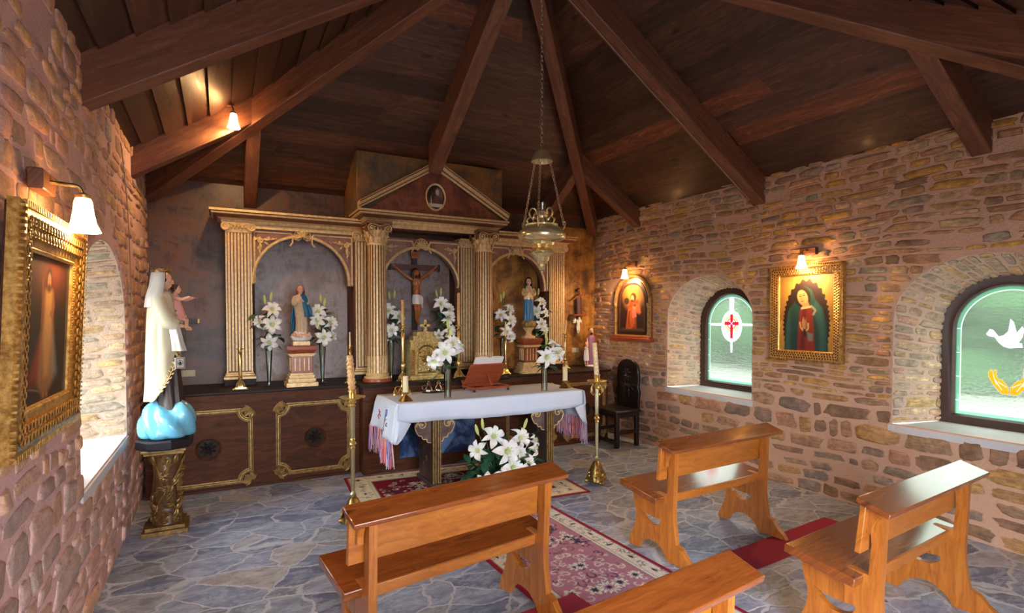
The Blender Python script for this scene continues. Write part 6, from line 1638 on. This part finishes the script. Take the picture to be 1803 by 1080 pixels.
for k in range(4):
    for sx in (-1, 1): capsule(mb, (sx*.012, -.082, 2.085-.018*k), (sx*.045, -.055, 2.075-.018*k), .004, .005, 6)
ch_ = blob('figure', mb, M['skin_dark'], cx_, .0035, 2)
mb = MB(); mb.ball((-.012, -.05, 2.25), (.045, .048, .048), 14, 10); mb.ball((-.014, -.105, 2.185), (.018, .016, .024), 10, 8)
for sx in (-1, 1): mb.tube([(-.012+sx*.035, -.06, 2.25), (-.012+sx*.045, -.07, 2.20), (-.01+sx*.042, -.07, 2.155)], [.016, .015, .008], 8)
mb.build('hair', M['hair'], cx_)
mb = MB(); drape(mb, [(1.845, .008, -.036, .056, .05), (1.89, .008, -.034, .060, .053), (1.94, .007, -.032, .054, .05), (1.965, .006, -.03, .05, .047)], n=40, folds=9, amp=.07, seed=3); mb.tube(smooth2([(.055, -.05, 1.95), (.075, -.05, 1.91), (.07, -.055, 1.85), (.075, -.05, 1.80)], 4), .014, 8); mb.build('loincloth', M['plaster'], cx_)

# --- tabernacle
tb2 = thing('tabernacle', 'embossed golden house shaped tabernacle with a small cross on its gable', 'tabernacle', (2.10, 6.17, ZL))
mb = MB(); mb.bb(-.215, .215, -.17, .13, 0, .02); mb.bb(-.205, .205, -.16, .12, .02, .045); mb.build('base', M['tabgold'], tb2, bevel=.004)
mb = MB(); mb.bb(-.185, .185, -.12, .10, .045, .44)
for (w, z0, z1) in ((.185, .44, .455), (.145, .455, .50), (.10, .50, .55)): mb.bb(-w, w, -.09, .08, z0, z1)
mb.build('body', M['tabgold'], tb2, bevel=.003)
mb = MB(); mb.prism([(-.19, .36), (.19, .36), (0, .545)], .02, (0, -.12, 0), (1, 0, 0), (0, 0, 1), (0, -1, 0))
for sg in (-1, 1): mb.prism([(sg*-.205, .355), (sg*-.195, .335), (0, .535), (0, .565)], .05, (0, -.11, 0), (1, 0, 0), (0, 0, 1), (0, -1, 0))
mb.build('gable', M['tabgold'], tb2)
mb = MB(); q = [(-.11, .08), (.11, .08), (.11, .28)]+[(.11*math.cos(PI*k/16), .28+.11*math.sin(PI*k/16)) for k in range(1, 16)]+[(-.11, .28)]
mb.prism(q, .012, (0, -.12, 0), (1, 0, 0), (0, 0, 1), (0, -1, 0)); dr = mb.build('door', M['tabgold'], tb2)
mb = MB(); mb.sweep([(x, -.134, z) for x, z in q], (0, -1, 0), [(-.01, -.004), (-.01, .006), (0, .012), (.01, .006), (.01, -.004)], closed=True); mb.build('door_arch', M['brass'], dr)
mb = MB(); R = random.Random(2); pl = Pl((0, -.133, .2))
for k in range(26): a = R.uniform(0, 6.3); r = R.uniform(.01, .085); leaf(mb, pl, r*math.cos(a), .05+r*math.sin(a)*1.2, .045, .025, R.uniform(0, 6.3), None, .5)
for k in range(30): mb.ball(pl.p(R.uniform(-.09, .09), R.uniform(-.11, -.03), .003), (.011, .006, .009), 7, 5)
for k in range(9): leaf(mb, pl, 0, .04, .085, .018, 2*PI*k/9, None, .1, .01)
mb.build('relief', M['brass'], dr)
mb = MB()
for sg in (-1, 1):
    mb.bb(sg*.16-.022, sg*.16+.022, -.132, -.11, .05, .345)
    for k in range(11): mb.ball((sg*.16, -.134, .075+.025*k), (.014, .006, .010), 8, 5)
for k in range(7): mb.ball(((k-3)*.035, -.142, .405-.0*k+.0), (.010, .006, .010), 7, 5)
for k in range(4): mb.ball(((k-1.5)*.03, -.142, .455), (.009, .006, .009), 7, 5)
mb.build('side_pilaster', M['brass'], tb2)
mb = MB(); mb.bb(-.018, .018, -.105, -.08, .55, .67); mb.bb(-.045, .045, -.105, -.08, .605, .64)
for p in ((-.045, .622), (.045, .622), (0, .672)): mb.ball((p[0], -.093, p[1]), (.02, .013, .02), 10, 7)
mb.build('cross', M['tabgold'], tb2, bevel=.003)

# --- dark bracket figure and white hanging angel on the right end panel
br = thing('wall_bracket', 'small reddish wooden wall bracket shelf on the right end of the altar wall', 'shelf', (4.665, 6.70, 1.70)); mb = MB(); mb.bb(-.13, .11, -.12, .0, .0, .022); mb.prism([(0, 0), (-.09, 0), (0, -.09)], .03, (-.015, 0, 0), (0, 1, 0), (0, 0, 1), (1, 0, 0)); mb.build('shelf_board', M['mahogany'], br, bevel=.003)
st = thing('bracket_figure', 'small dark carved figure standing on the reddish wall bracket', 'statue', (4.665, 6.645, 1.722))
mb = MB(); drape(mb, [(0, 0, 0, .05, .035), (.12, 0, 0, .04, .032), (.24, 0, 0, .045, .03), (.30, 0, 0, .02, .02)], n=32, folds=6, amp=.12, seed=5); mb.build('robe', M['maroon'], st)
mb = MB(); Rm = head_solids(mb, (0, -.01, .345), .075, .1, .4); capsule(mb, (0, 0, .30), (0, 0, .25), .02, .02); capsule(mb, (-.04, -.01, .26), (.04, -.01, .26), .014, .014); capsule(mb, (-.04, -.01, .26), (-.10, -.02, .22), .013, .010); hand_solids(mb, (-.10, -.02, .22), (-1, 0, -.1), (0, 0, -1), .035, .3, 1); capsule(mb, (.04, -.01, .26), (.07, -.03, .32), .013, .010); hand_solids(mb, (.07, -.03, .32), (.2, -.1, 1), (0, -1, 0), .035, .3, 1)
blob('figure', mb, M['skin_dark'], st, .003, 2); mb = MB(); mb.ball((0, .0, .355), (.032, .033, .035), 10, 8); mb.build('hair', M['hair'], st)
st = thing('angel_figure', 'white plaster angel hanging on the wall below the reddish bracket', 'statue', (4.655, 6.665, 1.45))
mb = MB(); Rm = head_solids(mb, (.01, -.03, .215), .055, .1, -.3)
capsule(mb, (.005, -.02, .175), (0, -.02, .10), .024, .024)
for sx in (-1, 1): capsule(mb, (sx*.014, -.02, .09), (sx*.016-.005, -.035, .04), .017, .012); capsule(mb, (sx*.016-.005, -.035, .04), (sx*.01, -.02, -.0), .011, .008); capsule(mb, (sx*.022, -.02, .17), (sx*.035, -.05, .15), .010, .008); hand_solids(mb, (sx*.035, -.05, .15), (-sx*.5, -.5, .4), (-sx, 0, 0), .024, .3, -sx)
blob('figure', mb, M['plaster'], st, .0028, 2)
mb = MB(); mb.ball((.01, -.022, .222), (.024, .025, .026), 10, 8); mb.build('hair', M['hair_red'], st)
for sx in (-1, 1):
    mb = MB(); pl = Pl((sx*.015, 0, .16)); 
    for k in range(4): leaf(mb, pl, 0, 0, .075, .03, (PI/2-sx*(.5+.4*k)) , None, .1)
    mb.build('wing', M['plaster'], st)

# switches, peg
def switch(label, x, z, w):
    t = thing('light_switch', label, 'switch', (x, 6.70, z), 0, 'switch plates'); mb = MB(); mb.bb(-w/2, w/2, -.012, 0, -.035, .035); mb.build('plate', M['ivory'], t, bevel=.004)
    for k in (-1, 1):
        mb = MB(); mb.bb(k*w*.22-.018, k*w*.22+.018, -.017, -.01, -.022, .022); mb.build('rocker', M['ivory'], t, bevel=.002)
s1 = switch('ivory switch plate on the altar wall beside the large robed statue', 0, 1.085, .13); 
bpy.data.objects[[o.name for o in bpy.data.objects if o.get('label') == 'ivory switch plate on the altar wall beside the large robed statue'][0]].location = (-.31, 6.748, 1.085)
switch('dim switch plate on the gold panel at the right end of the altar wall', 4.64, 1.19, .12)
pg = thing('wall_peg', 'dark wooden wall peg with gold tip behind the large robed statue', 'peg', (-.31, 6.748, 1.645)); mb = MB(); mb.bb(-.10, .09, -.05, 0, -.024, .024); mb.build('peg_arm', M['cross'], pg, bevel=.004); mb = MB(); mb.bb(.09, .115, -.055, 0, -.028, .028); mb.build('peg_tip', M['gilt'], pg, bevel=.006)

# ------------------------------------------------------------------ pictures
def rect_frame(th, w, h, band, d, pit_r, pits, ribs=True):
    hw, hh = w/2, h/2; mb = MB(); N = (0, -1, 0)
    # profile runs outwards from the sight edge
    mb.sweep([(-hw+band, 0, -hh+band), (hw-band, 0, -hh+band), (hw-band, 0, hh-band), (-hw+band, 0, hh-band)], N,
             [(0, .0), (0, d*.45), (-.006, d*.55), (-.012, d*.5), (-.018, d*.6), (-band*.55, d*.78), (-band*.72, d*.92), (-band*.8, d), (-band*.9, d*.95), (-band, d*.7), (-band, 0)], closed=True)
    f = mb.build('frame', M['gilt_frame'], th, ang=40)
    per = []
    def rows(off, step, fn, zz, stag=0):
        a, b = hw-off, hh-off
        for (p, q) in (((-a, -b), (a, -b)), ((a, -b), (a, b)), ((a, b), (-a, b)), ((-a, b), (-a, -b))):
            L = math.dist(p, q); n = max(2, int(L/step))
            for i in range(n):
                t = (i+.5+stag)/n; fn(p[0]+(q[0]-p[0])*t, p[1]+(q[1]-p[1])*t, zz, math.atan2(q[1]-p[1], q[0]-p[0]))
    mr = MB(); mp = MB()
    def ring(x, z, y, a):
        mr.tube([(x+pit_r*1.0*math.cos(2*PI*k/8), y-.002, z+pit_r*.92*math.sin(2*PI*k/8)) for k in range(8)], pit_r*.2, 5, closed=True)
        mp.ball((x, y-.001, z), (pit_r*.86, .004, pit_r*.86), 8, 5)
    for off, zz, st in pits: rows(off, pit_r*2.35, ring, -zz, st)
    def rib(x, z, y, a): mr.box((x, y, z), (.008, .016, .022), 0, Matrix.Rotation(-a, 3, 'Y'))
    if ribs: rows(.012, .021, rib, -d*.86)
    def bead(x, z, y, a): mr.ball((x, y, z), .0048, 6, 4)
    rows(band-.010, .012, bead, -d*.56)
    mr.build('frame_relief', M['gilt_frame'], f)
    mp.build('frame_pits', M['gilt_pit'], f)
def art_generic_man():
    c = Cv(.66, .74, 150, 170, rgb(30, 18, 14)); n = np.exp(-(((c.X-.33)/.22)**2+((c.Y-.66)/.13)**2)); c.mix(n*.75, rgb(150, 62, 30)); c.mix(np.exp(-(((c.X-.33)/.3)**2+((c.Y-.06)/.06)**2))*.4, rgb(96, 50, 28))
    c.poly([(.31, .46), (.345, .46), (.24, .10), (.08, .10)], rgb(176, 62, 34), soft=.06, op=.75)
    c.poly([(.33, .46), (.37, .46), (.50, .12), (.38, .10)], rgb(168, 176, 176), soft=.06, op=.7)
    c.poly([(.265, .56), (.395, .56), (.41, .42), (.45, .10), (.36, .03), (.28, .03), (.21, .10), (.25, .42)], rgb(186, 128, 72), soft=.05, op=.8)
    c.poly([(.285, .57), (.375, .57), (.385, .30), (.36, .12), (.30, .12), (.275, .30)], rgb(226, 170, 96), soft=.04, op=.8)
    c.poly([(.27, .56), (.245, .50), (.235, .40), (.26, .39), (.275, .48)], rgb(170, 104, 56), soft=.02); c.poly([(.40, .56), (.425, .49), (.40, .42), (.355, .44), (.36, .46), (.39, .47)], rgb(170, 104, 56), soft=.02)
    c.poly([(.235, .40), (.228, .62), (.245, .645), (.255, .62), (.262, .40)], rgb(150, 84, 46), soft=.02)
    c.ell(.33, .625, .042, .062, rgb(56, 28, 18), soft=.02); c.ell(.33, .615, .027, .043, rgb(206, 140, 90), soft=.015); c.ell(.33, .585, .02, .02, rgb(96, 52, 30), soft=.015)
    for x in (.32, .341): c.ell(x, .622, .005, .003, rgb(40, 20, 14), soft=.004)
    c.poly([(.3, .04), (.32, .04), (.315, .015), (.29, .015)], rgb(196, 130, 84), soft=.012); c.poly([(.34, .04), (.36, .04), (.37, .015), (.345, .015)], rgb(196, 130, 84), soft=.012)
    c.I[..., :3] *= .55; c.speckle(.06); return c
def art_hooded_woman():
    w, h = .55, .75; c = Cv(w, h, 150, 200, rgb(206, 158, 70)); d = np.minimum(np.minimum(c.X, w-c.X), np.minimum(c.Y, h-c.Y)); c.mix(np.clip((.14-d)/.14, 0, 1)*.55*(c.Y > .3), rgb(110, 66, 30))
    a = np.arctan2((c.Y-.30), (c.X-.275)); r = np.hypot((c.X-.275)/.235, (c.Y-.26)/.44); c.mix(np.clip((1+.03*np.cos(34*a)-r)/.02+.5, 0, 1), rgb(44, 22, 16)); c.mix(np.clip((.8-r)/.5, 0, 1), rgb(104, 40, 22))
    teal = rgb(30, 74, 72); tl2 = rgb(52, 104, 98)
    c.poly([(.15, .47), (.20, .60), (.26, .64), (.33, .60), (.37, .50), (.44, .42), (.48, .28), (.50, 0), (.05, 0), (.08, .30), (.10, .42)], teal, soft=.012)
    c.poly([(.37, .49), (.43, .42), (.47, .2), (.47, 0), (.42, 0), (.40, .25), (.34, .42)], tl2, soft=.03); c.poly([(.10, .40), (.12, .2), (.11, 0), (.07, 0), (.07, .25)], tl2, soft=.03)
    c.poly([(.22, .43), (.33, .44), (.35, .30), (.37, 0), (.19, 0), (.20, .28)], rgb(150, 46, 34), soft=.012); c.poly([(.24, .43), (.28, .43), (.27, .02), (.22, .02)], rgb(112, 30, 26), soft=.02)
    c.ell(.235, .535, .085, .105, rgb(40, 24, 18), .2, soft=.012); c.ell(.24, .525, .052, .078, rgb(216, 162, 104), .35, soft=.008); c.poly([(.245, .47), (.30, .48), (.315, .43), (.235, .425)], rgb(206, 150, 96), soft=.01)
    c.poly([(.225, .43), (.33, .445), (.325, .425), (.225, .41)], rgb(226, 206, 160), soft=.008)
    for x, y in ((.215, .54), (.252, .548)): c.ell(x, y, .014, .005, rgb(60, 34, 22), .2, soft=.004); c.line([(x-.015, y+.014), (x+.015, y+.02)], .005, rgb(90, 52, 30), soft=.004)
    c.line([(.232, .545), (.222, .51), (.235, .508)], .005, rgb(170, 112, 66), soft=.004); c.ell(.236, .49, .014, .006, rgb(176, 60, 50), .2, soft=.004)
    c.poly([(.235, .29), (.25, .34), (.27, .29), (.275, .22), (.24, .21)], rgb(206, 150, 98), soft=.008); c.poly([(.265, .30), (.28, .33), (.29, .26), (.275, .21)], rgb(176, 116, 72), soft=.008)
    c.line([(.215, .28), (.225, .23), (.245, .205)], .016, rgb(222, 196, 130), soft=.006); c.line([(.30, .27), (.30, .22), (.28, .20)], .016, rgb(222, 196, 130), soft=.006)
    c.poly([(.29, .19), (.35, .17), (.345, .10), (.30, .10)], rgb(132, 136, 126), soft=.01); c.poly([(.25, .22), (.28, .2), (.285, .14), (.255, .15)], rgb(40, 44, 42), soft=.01)
    c.line([(.33, .44), (.37, .40), (.35, .36)], .02, rgb(168, 160, 140), soft=.012); c.I[..., :3] *= .5; c.speckle(.05); return c
def art_pair():
    c = Cv(.5, .72, 110, 156, rgb(52, 26, 18)); c.ell(.26, .52, .15, .17, rgb(206, 140, 60), soft=.16, op=.8); c.ell(.25, .62, .2, .09, rgb(176, 70, 30), soft=.1, op=.7); c.ell(.14, .45, .05, .05, rgb(52, 36, 30), soft=.02)
    c.poly([(.20, .46), (.36, .46), (.40, .28), (.36, .06), (.12, .05), (.16, .28)], rgb(150, 66, 42), soft=.03); c.poly([(.26, .42), (.38, .40), (.41, .28), (.33, .24), (.27, .3)], rgb(196, 104, 66), soft=.03)
    c.poly([(.17, .34), (.27, .36), (.30, .14), (.24, .05), (.13, .05)], rgb(190, 92, 48), soft=.02); c.poly([(.32, .28), (.42, .24), (.44, .06), (.33, .05)], rgb(34, 26, 26), soft=.03)
    c.ell(.265, .50, .055, .062, rgb(62, 30, 18), soft=.015); c.ell(.25, .485, .03, .042, rgb(214, 140, 92), .2, soft=.012); c.ell(.245, .45, .022, .018, rgb(80, 40, 24), soft=.01)
    c.ell(.285, .365, .03, .035, rgb(220, 150, 100), soft=.012); c.ell(.29, .385, .032, .022, rgb(120, 66, 36), soft=.012); c.poly([(.25, .33), (.31, .33), (.33, .22), (.25, .2)], rgb(214, 120, 110), soft=.015)
    c.line([(.2, .3), (.18, .2), (.2, .08)], .02, rgb(120, 50, 32), soft=.012); c.line([(.16, .05), (.19, .30)], .008, rgb(80, 40, 24), soft=.006)
    c.poly([(.05, 0), (.45, 0), (.45, .055), (.05, .055)], rgb(120, 90, 50), soft=.03, op=.6); c.speckle(.06); return c
def picture(label, loc, rz, tilt, w, h, band, d, art, pit_r, pits, bw=None):
    t = thing('framed_picture', label, 'picture', loc, rz); t.rotation_euler = (tilt, 0, rz)
    mb = MB(); mb.bb(-w/2+.01, w/2-.01, -.004, .008, -h/2+.01, h/2-.01); mb.build('backing', M['cab'], t)
    iw, ih = w-2*band+.006, h-2*band+.006
    c = art(); sx, sz = iw/c.w, ih/c.h; mb = MB(); c.mesh(mb, (-iw/2, -.012, -ih/2), (sx, 0, 0), (0, 0, sz)); mb.build('painting', M['art'], t, colors=True)
    rect_frame(t, w, h, band, d, pit_r, pits); return t
picture('tall gilt framed painting of a standing robed man on the left wall', (-.610, 2.738, 1.65), PI/2, .05, .935, .86, .155, .045, art_generic_man, .0165, [(.060, .043, 0), (.096, .038, .5)])
picture('gilt framed painting of a hooded woman with joined hands on the right wall', (XR-.022, 3.30, 1.728), -PI/2, 0, .745, .93, .10, .05, art_hooded_woman, .011, [(.036, .050, 0), (.058, .043, .5), (.078, .037, 0)])
# arched picture
ap2 = thing('arched_picture', 'small arched dark painting in a wooden gothic frame beside the altar corner', 'picture', (XR-.022, 5.80, 1.40), -PI/2)
w, spz, top = .37, .46, .86
def gothic(hw, z0, sp, tp, n=14):
    pts = [(-hw, z0), (-hw, sp)]
    pts += [(-hw*math.cos(PI/2*k/n)**.82 if k < n else 0, sp+(tp-sp)*math.sin(PI/2*k/n)) for k in range(1, n+1)]
    pts += [(-x, z) for x, z in pts[-2::-1]]
    return pts
mb = MB(); g = gothic(w, .0, spz, top); mb.prism(g, .03, (0, .012, 0), (1, 0, 0), (0, 0, 1), (0, -1, 0)); mb.build('backing', M['mahogany'], ap2)
mb = MB(); mb.sweep([(x, -.018, z) for x, z in gothic(w-.02, .02, spz, top-.02)], (0, -1, 0), [(-.022, 0), (-.02, .014), (-.008, .022), (.006, .016), (.012, .024), (.022, .018), (.024, 0)], closed=True); mb.build('arch_moulding', M['gilt_dark'], ap2, label='gilded arch moulding')
mb = MB(); mb.sweep([(x, -.018, z) for x, z in gothic(w-.085, .07, spz, top-.085)], (0, -1, 0), [(-.04, 0), (-.04, .012), (-.02, .02), (.02, .008), (.02, 0)], closed=True); mb.build('inner_moulding', M['cross'], ap2)
c = art_pair(); iw, ih = 2*(w-.10), top-.17; mb = MB(); kx, kz = iw/c.w, ih/c.h
c.mesh(mb, (-iw/2, -.0195, .075), (kx, 0, 0), (0, 0, kz), lambda X, Y: ((np.abs((X-c.w/2)*kx) < iw/2*np.where(Y*kz+.075 < spz, 1, np.sqrt(np.clip(1-((Y*kz+.075-spz)/(top-.09-spz))**2, 0, 1)))).astype(float)))
mb.build('painting', M['art'], ap2, colors=True)
for sg in (-1, 1): mb = MB(); mb.lathe([(.018, .03), (.020, .05), (.013, .06), (.013, .20), (.018, .21), (.013, .22), (.013, .40), (.02, .42), (.026, .45), (.02, .47)], 12, (sg*(w-.035), -.04, 0)); mb.build('colonnette', M['gilt_dark'], ap2)
mb = MB(); mb.bb(-w-.035, w+.035, -.085, .012, -.05, 0); mb.bb(-w-.015, w+.015, -.065, .012, 0, .022); mb.build('sill', M['mahogany'], ap2, bevel=.005)

# ------------------------------------------------------------------ wall lamps
def lamp(label, base, shade, rz, s=1.0, watt=9, ceil=False):
    """base: mount on the wall; shade: top of the glass bell"""
    B = Vector(base); S_ = Vector(shade); t = thing('wall_lamp', label, 'lamp', B, 0, 'small warm wall lamps'); d = S_-B
    Rz = Matrix.Rotation(rz, 3, 'Z')
    mb = MB(); mb.box(Rz @ Vector((0, -.015, 0)), (.16*s, .05, .07*s) if not ceil else (.07, .05, .04), 0, Rz); mb.build('mount', M['beam'], t, bevel=.006)
    mb = MB(); mb.tube(smooth2([Rz @ Vector((0, -.03, .005)), d*.5+Vector((0, 0, .03)), d*.9+Vector((0, 0, .045)), d+Vector((0, 0, .012))], 5), .008, 8); mb.lathe([(.012, .0), (.024, .004), (.027, .018), (.012, .026)], 14, d); mb.build('arm', M['brass_old'], t)
    mb = MB(); mb.lathe([(.022*s, .004), (.027*s, -.01), (.031*s, -.045*s), (.038*s, -.085*s), (.052*s, -.118*s), (.049*s, -.118*s), (.035*s, -.085*s), (.028*s, -.045*s), (.022*s, -.01)], 24, d, lobes=6, amp=.02, cap=False); mb.build('lamp_shade', M['lampglass'], t)
    L = bpy.data.lights.new('bulb', 'POINT'); L.energy = watt*4.5; L.color = (1, .60, .26); L.shadow_soft_size = .03
    o = bpy.data.objects.new('bulb', L); COL.objects.link(o); o.parent = t; o.location = d+Vector((0, 0, -.10*s)); return t
lamp('lit lamp with frosted bell shade over the tall gilt framed painting on the left wall', (XL+.03, 2.80, 2.23), (-.50, 2.86, 2.185), PI/2, 1.15, 5)
lamp('lit lamp over the gilt framed painting of the hooded woman', (XR-.03, 3.27, 2.315), (4.85, 3.27, 2.265), -PI/2, 1.0, 10)
lamp('lit lamp over the small arched painting', (XR-.03, 5.80, 2.40), (4.85, 5.83, 2.325), -PI/2, 1.0, 9)
lamp('lit lamp fixed high on the ceiling by the left roof beam', (.10, 5.665, 3.63), (.125, 5.60, 3.53), 0, 1.05, 9, True)
# cables
mb = MB(); mb.tube(smooth2([(XL+.028, 4.96, 2.98), (XL+.03, 5.2, 2.6), (XL+.028, 5.32, 2.2), (XL+.03, 5.36, 1.7)], 6), .004, 5); tag(mb.build('wall_cable', M['cable']), 'thin cable running down the left stone wall beside the niche', 'cable')
mb = MB(); p0 = Vector((XR-.1, CY+.04, zroof(XR-.1, CY)-.292)); p1 = Vector((CX+.2, CY+.04, zroof(CX+.2, CY)-.292)); mb.tube([p0.lerp(p1, k/14)+Vector((0, .004*math.sin(k), 0)) for k in range(15)], .0045, 5); tag(mb.build('beam_cable', M['cable']), 'thin cable running along the beam between the two right windows', 'cable')

# ------------------------------------------------------------------ hanging sanctuary lamp
hl = thing('hanging_lamp', 'ornate polished brass sanctuary lamp hanging on chains before the altarpiece', 'lamp', (2.34, 3.86, 2.05))
def chain(mb, a, b, L, r):
    a = Vector(a); b = Vector(b); D = (b-a).length; n = max(2, int(D/(L*.72))); t = (b-a).normalized(); u, v, _ = frame_from(t)
    for k in range(n):
        c = a+(b-a)*((k+.5)/n); s = u if k % 2 else v
        mb.tube([c+t*(L*.5*math.cos(2*PI*i/10))+s*(L*.24*math.sin(2*PI*i/10)) for i in range(10)], r, 4, closed=True)
mb = MB(); chain(mb, (-.05 if False else 0, 0, 1.04), (0, 0, 2.80), .05, .0042); mb.build('main_chain', M['chain_metal'], hl)
mb = MB(); mb.lathe([(.012, 1.035), (.02, 1.02), (.045, 1.005), (.06, .985), (.066, .965), (.078, .945), (.086, .925), (.089, .915), (.084, .915), (.06, .955), (.02, 1.0)], 28, lobes=14, amp=.015); mb.build('canopy', M['brass_lamp'], hl)
for q in range(3):
    a = PI/2+.35+2*PI*q/3; mb = MB(); chain(mb, (.075*math.cos(a), .075*math.sin(a), .915), (.20*math.cos(a), .20*math.sin(a), .40), .036, .0034); mb.build('side_chain', M['chain_metal'], hl)
mb = MB(); mb.lathe([(.118, .385), (.128, .39), (.132, .40), (.122, .395), (.15, .372), (.185, .345), (.198, .315), (.195, .295), (.178, .275), (.14, .262), (.10, .252), (.092, .235)], 40); 
for k in range(40): a = 2*PI*k/40; mb.ball((.128*math.cos(a), .128*math.sin(a), .398), .007, 6, 4)
mb.build('bowl', M['brass_lamp'], hl)
mb = MB(); mb.lathe([(.088, .255), (.09, .235), (.078, .215), (.076, .205), (.088, .195), (.09, .185)], 40, lobes=20, amp=.04); mb.build('gold_band', M['gilt_frame'], hl)
mb = MB(); mb.lathe([(.08, .19), (.098, .175), (.102, .16), (.09, .148), (.072, .142), (.062, .13), (.056, .105), (.04, .082), (.02, .072), (.018, .06), (.026, .05), (.02, .035), (.01, .028), (.014, .02), (.008, .008), (.002, -.01)], 32, lobes=12, amp=.02); mb.build('finial', M['brass_lamp'], hl)
for q in range(3):
    mb = MB(); a = PI/2+.35+2*PI*q/3; pl = Pl((0, 0, .38), (math.cos(a), math.sin(a), 0))
    ptube(mb, pl, [(.18, -.02), (.205, .02), (.21, .05), (.19, .06)], .007, 6); mb.build('chain_hook', M['brass_lamp'], hl); mb = MB()
    a += PI/3; pl = Pl((0, 0, .38), (math.cos(a), math.sin(a), 0))
    ptube(mb, pl, smooth2([(.11, .01), (.13, .05), (.10, .075), (.075, .06), (.085, .045)], 4), .008, 6); ptube(mb, pl, smooth2([(.10, .075), (.11, .115), (.085, .15), (.055, .14), (.04, .10), (.02, .08)], 4), .008, 6)
    for k in range(3): leaf(mb, pl, .05, .03+.03*k, .05, .03, .8+.4*k)
    mb.build('scroll_handle', M['brass_lamp'], hl)
mb = MB(); mb.lathe([(.05, .38), (.035, .42), (.022, .45), (.03, .48), (.055, .505), (.045, .51)], 20); mb.build('lamp_neck', M['brass_lamp'], hl)
mb = MB(); mb.lathe([(.03, .505), (.042, .515), (.05, .575), (.056, .58), (.052, .58), (.046, .575), (.038, .52)], 24, cap=False); mb.build('glass_cup', M['glass'], hl)

# ------------------------------------------------------------------ chair
ch = thing('side_chair', 'black carved wooden chair with leather seat against the right wall by the altar', 'chair', (4.625, 5.695, 0), -PI/2+.03)
for sx in (-1, 1):
    mb = MB(); mb.bb(sx*.195-.026, sx*.195+.026, -.20, -.148, .0, .43); mb.build('leg', M['chair'], ch, bevel=.004)
    mb = MB(); mb.bb(sx*.195-.024, sx*.195+.024, .135, .185, .0, .43); mb.build('leg', M['chair'], ch, bevel=.004)
    mb = MB(); mb.bb(sx*.195-.016, sx*.195+.016, -.15, .14, .17, .215); mb.build('stretcher', M['chair'], ch, bevel=.003)
mb = MB(); mb.bb(-.17, .17, -.192, -.156, .05, .095); mb.build('stretcher', M['chair'], ch, bevel=.003)
mb = MB(); mb.bb(-.215, .215, -.195, .185, .39, .44); mb.build('seat_frame', M['chair'], ch, bevel=.004)
mb = MB(); mb.box((0, -.01, .462), (.48, .43, .045)); mb.build('seat', M['leather'], ch, bevel=.018)
q = [(-.20, .44), (-.21, .62), (-.225, .70), (-.20, .76), (-.215, .86), (-.205, .95)]+[(-.205*math.cos(PI*k/14), .96+.165*math.sin(PI*k/14)) for k in range(15)]+[(.205, .95), (.215, .86), (.20, .76), (.225, .70), (.21, .62), (.20, .44)]
mb = MB(); mb.prism(q, .04, (0, .17, 0), (1, 0, 0), (0, 0, 1), (0, 1, 0)); bk_ = mb.build('backrest', M['chair'], ch, bevel=.006)
mb = MB(); pl = Pl((0, .168, .92)); rosette(mb, pl, 0, 0, .09, 8); 
for sx in (-1, 1): acanthus(mb, Pl((sx*.02, .168, .80)), 0, 0, .3, sx)
mb.build('back_carving', M['chair'], bk_)
# ------------------------------------------------------------------ daylight and camera
w = bpy.data.worlds.new('day'); SC.world = w; w.use_nodes = True
nt = w.node_tree; nt.nodes.clear(); bg = nt.nodes.new('ShaderNodeBackground'); ow = nt.nodes.new('ShaderNodeOutputWorld'); nt.links.new(bg.outputs[0], ow.inputs[0])
# hazy bright sky: brighter towards the sun side behind the entrance, dimmer away from it
def wn(t, **k):
    n = nt.nodes.new(t)
    for a, b in k.items(): setattr(n, a, b)
    return n
tc = wn('ShaderNodeTexCoord'); dp = wn('ShaderNodeVectorMath', operation='DOT_PRODUCT'); nt.links.new(tc.outputs['Generated'], dp.inputs[0]); dp.inputs[1].default_value = Vector((-.62, -.66, .42)).normalized()
mr = wn('ShaderNodeMapRange', interpolation_type='SMOOTHSTEP'); nt.links.new(dp.outputs['Value'], mr.inputs[0])
for i_, v_ in ((1, .1), (2, 1.0), (3, 4.6), (4, 19.0)): mr.inputs[i_].default_value = v_
bg.inputs[0].default_value = (.86, .92, 1.0, 1); nt.links.new(mr.outputs[0], bg.inputs[1])
cam = bpy.data.cameras.new('camera'); co = bpy.data.objects.new('camera', cam); COL.objects.link(co)
cam.sensor_width = 36; cam.lens = 960.2/1803*36; cam.shift_y = 40.6/1803; cam.clip_start = .02
co.location = (0, 0, 1.7); co.rotation_euler = (math.radians(90-1.44), 0, math.radians(-28.11)); SC.camera = co
SC.view_settings.view_transform = 'Standard'; SC.view_settings.look = 'None'; SC.view_settings.exposure = .58; SC.view_settings.gamma = 1; SC.view_settings.use_curve_mapping = False
SC.cycles.use_denoising = True
SC.cycles.max_bounces = 8; SC.cycles.diffuse_bounces = 5; SC.cycles.transparent_max_bounces = 12
SC.cycles.sample_clamp_indirect = 6
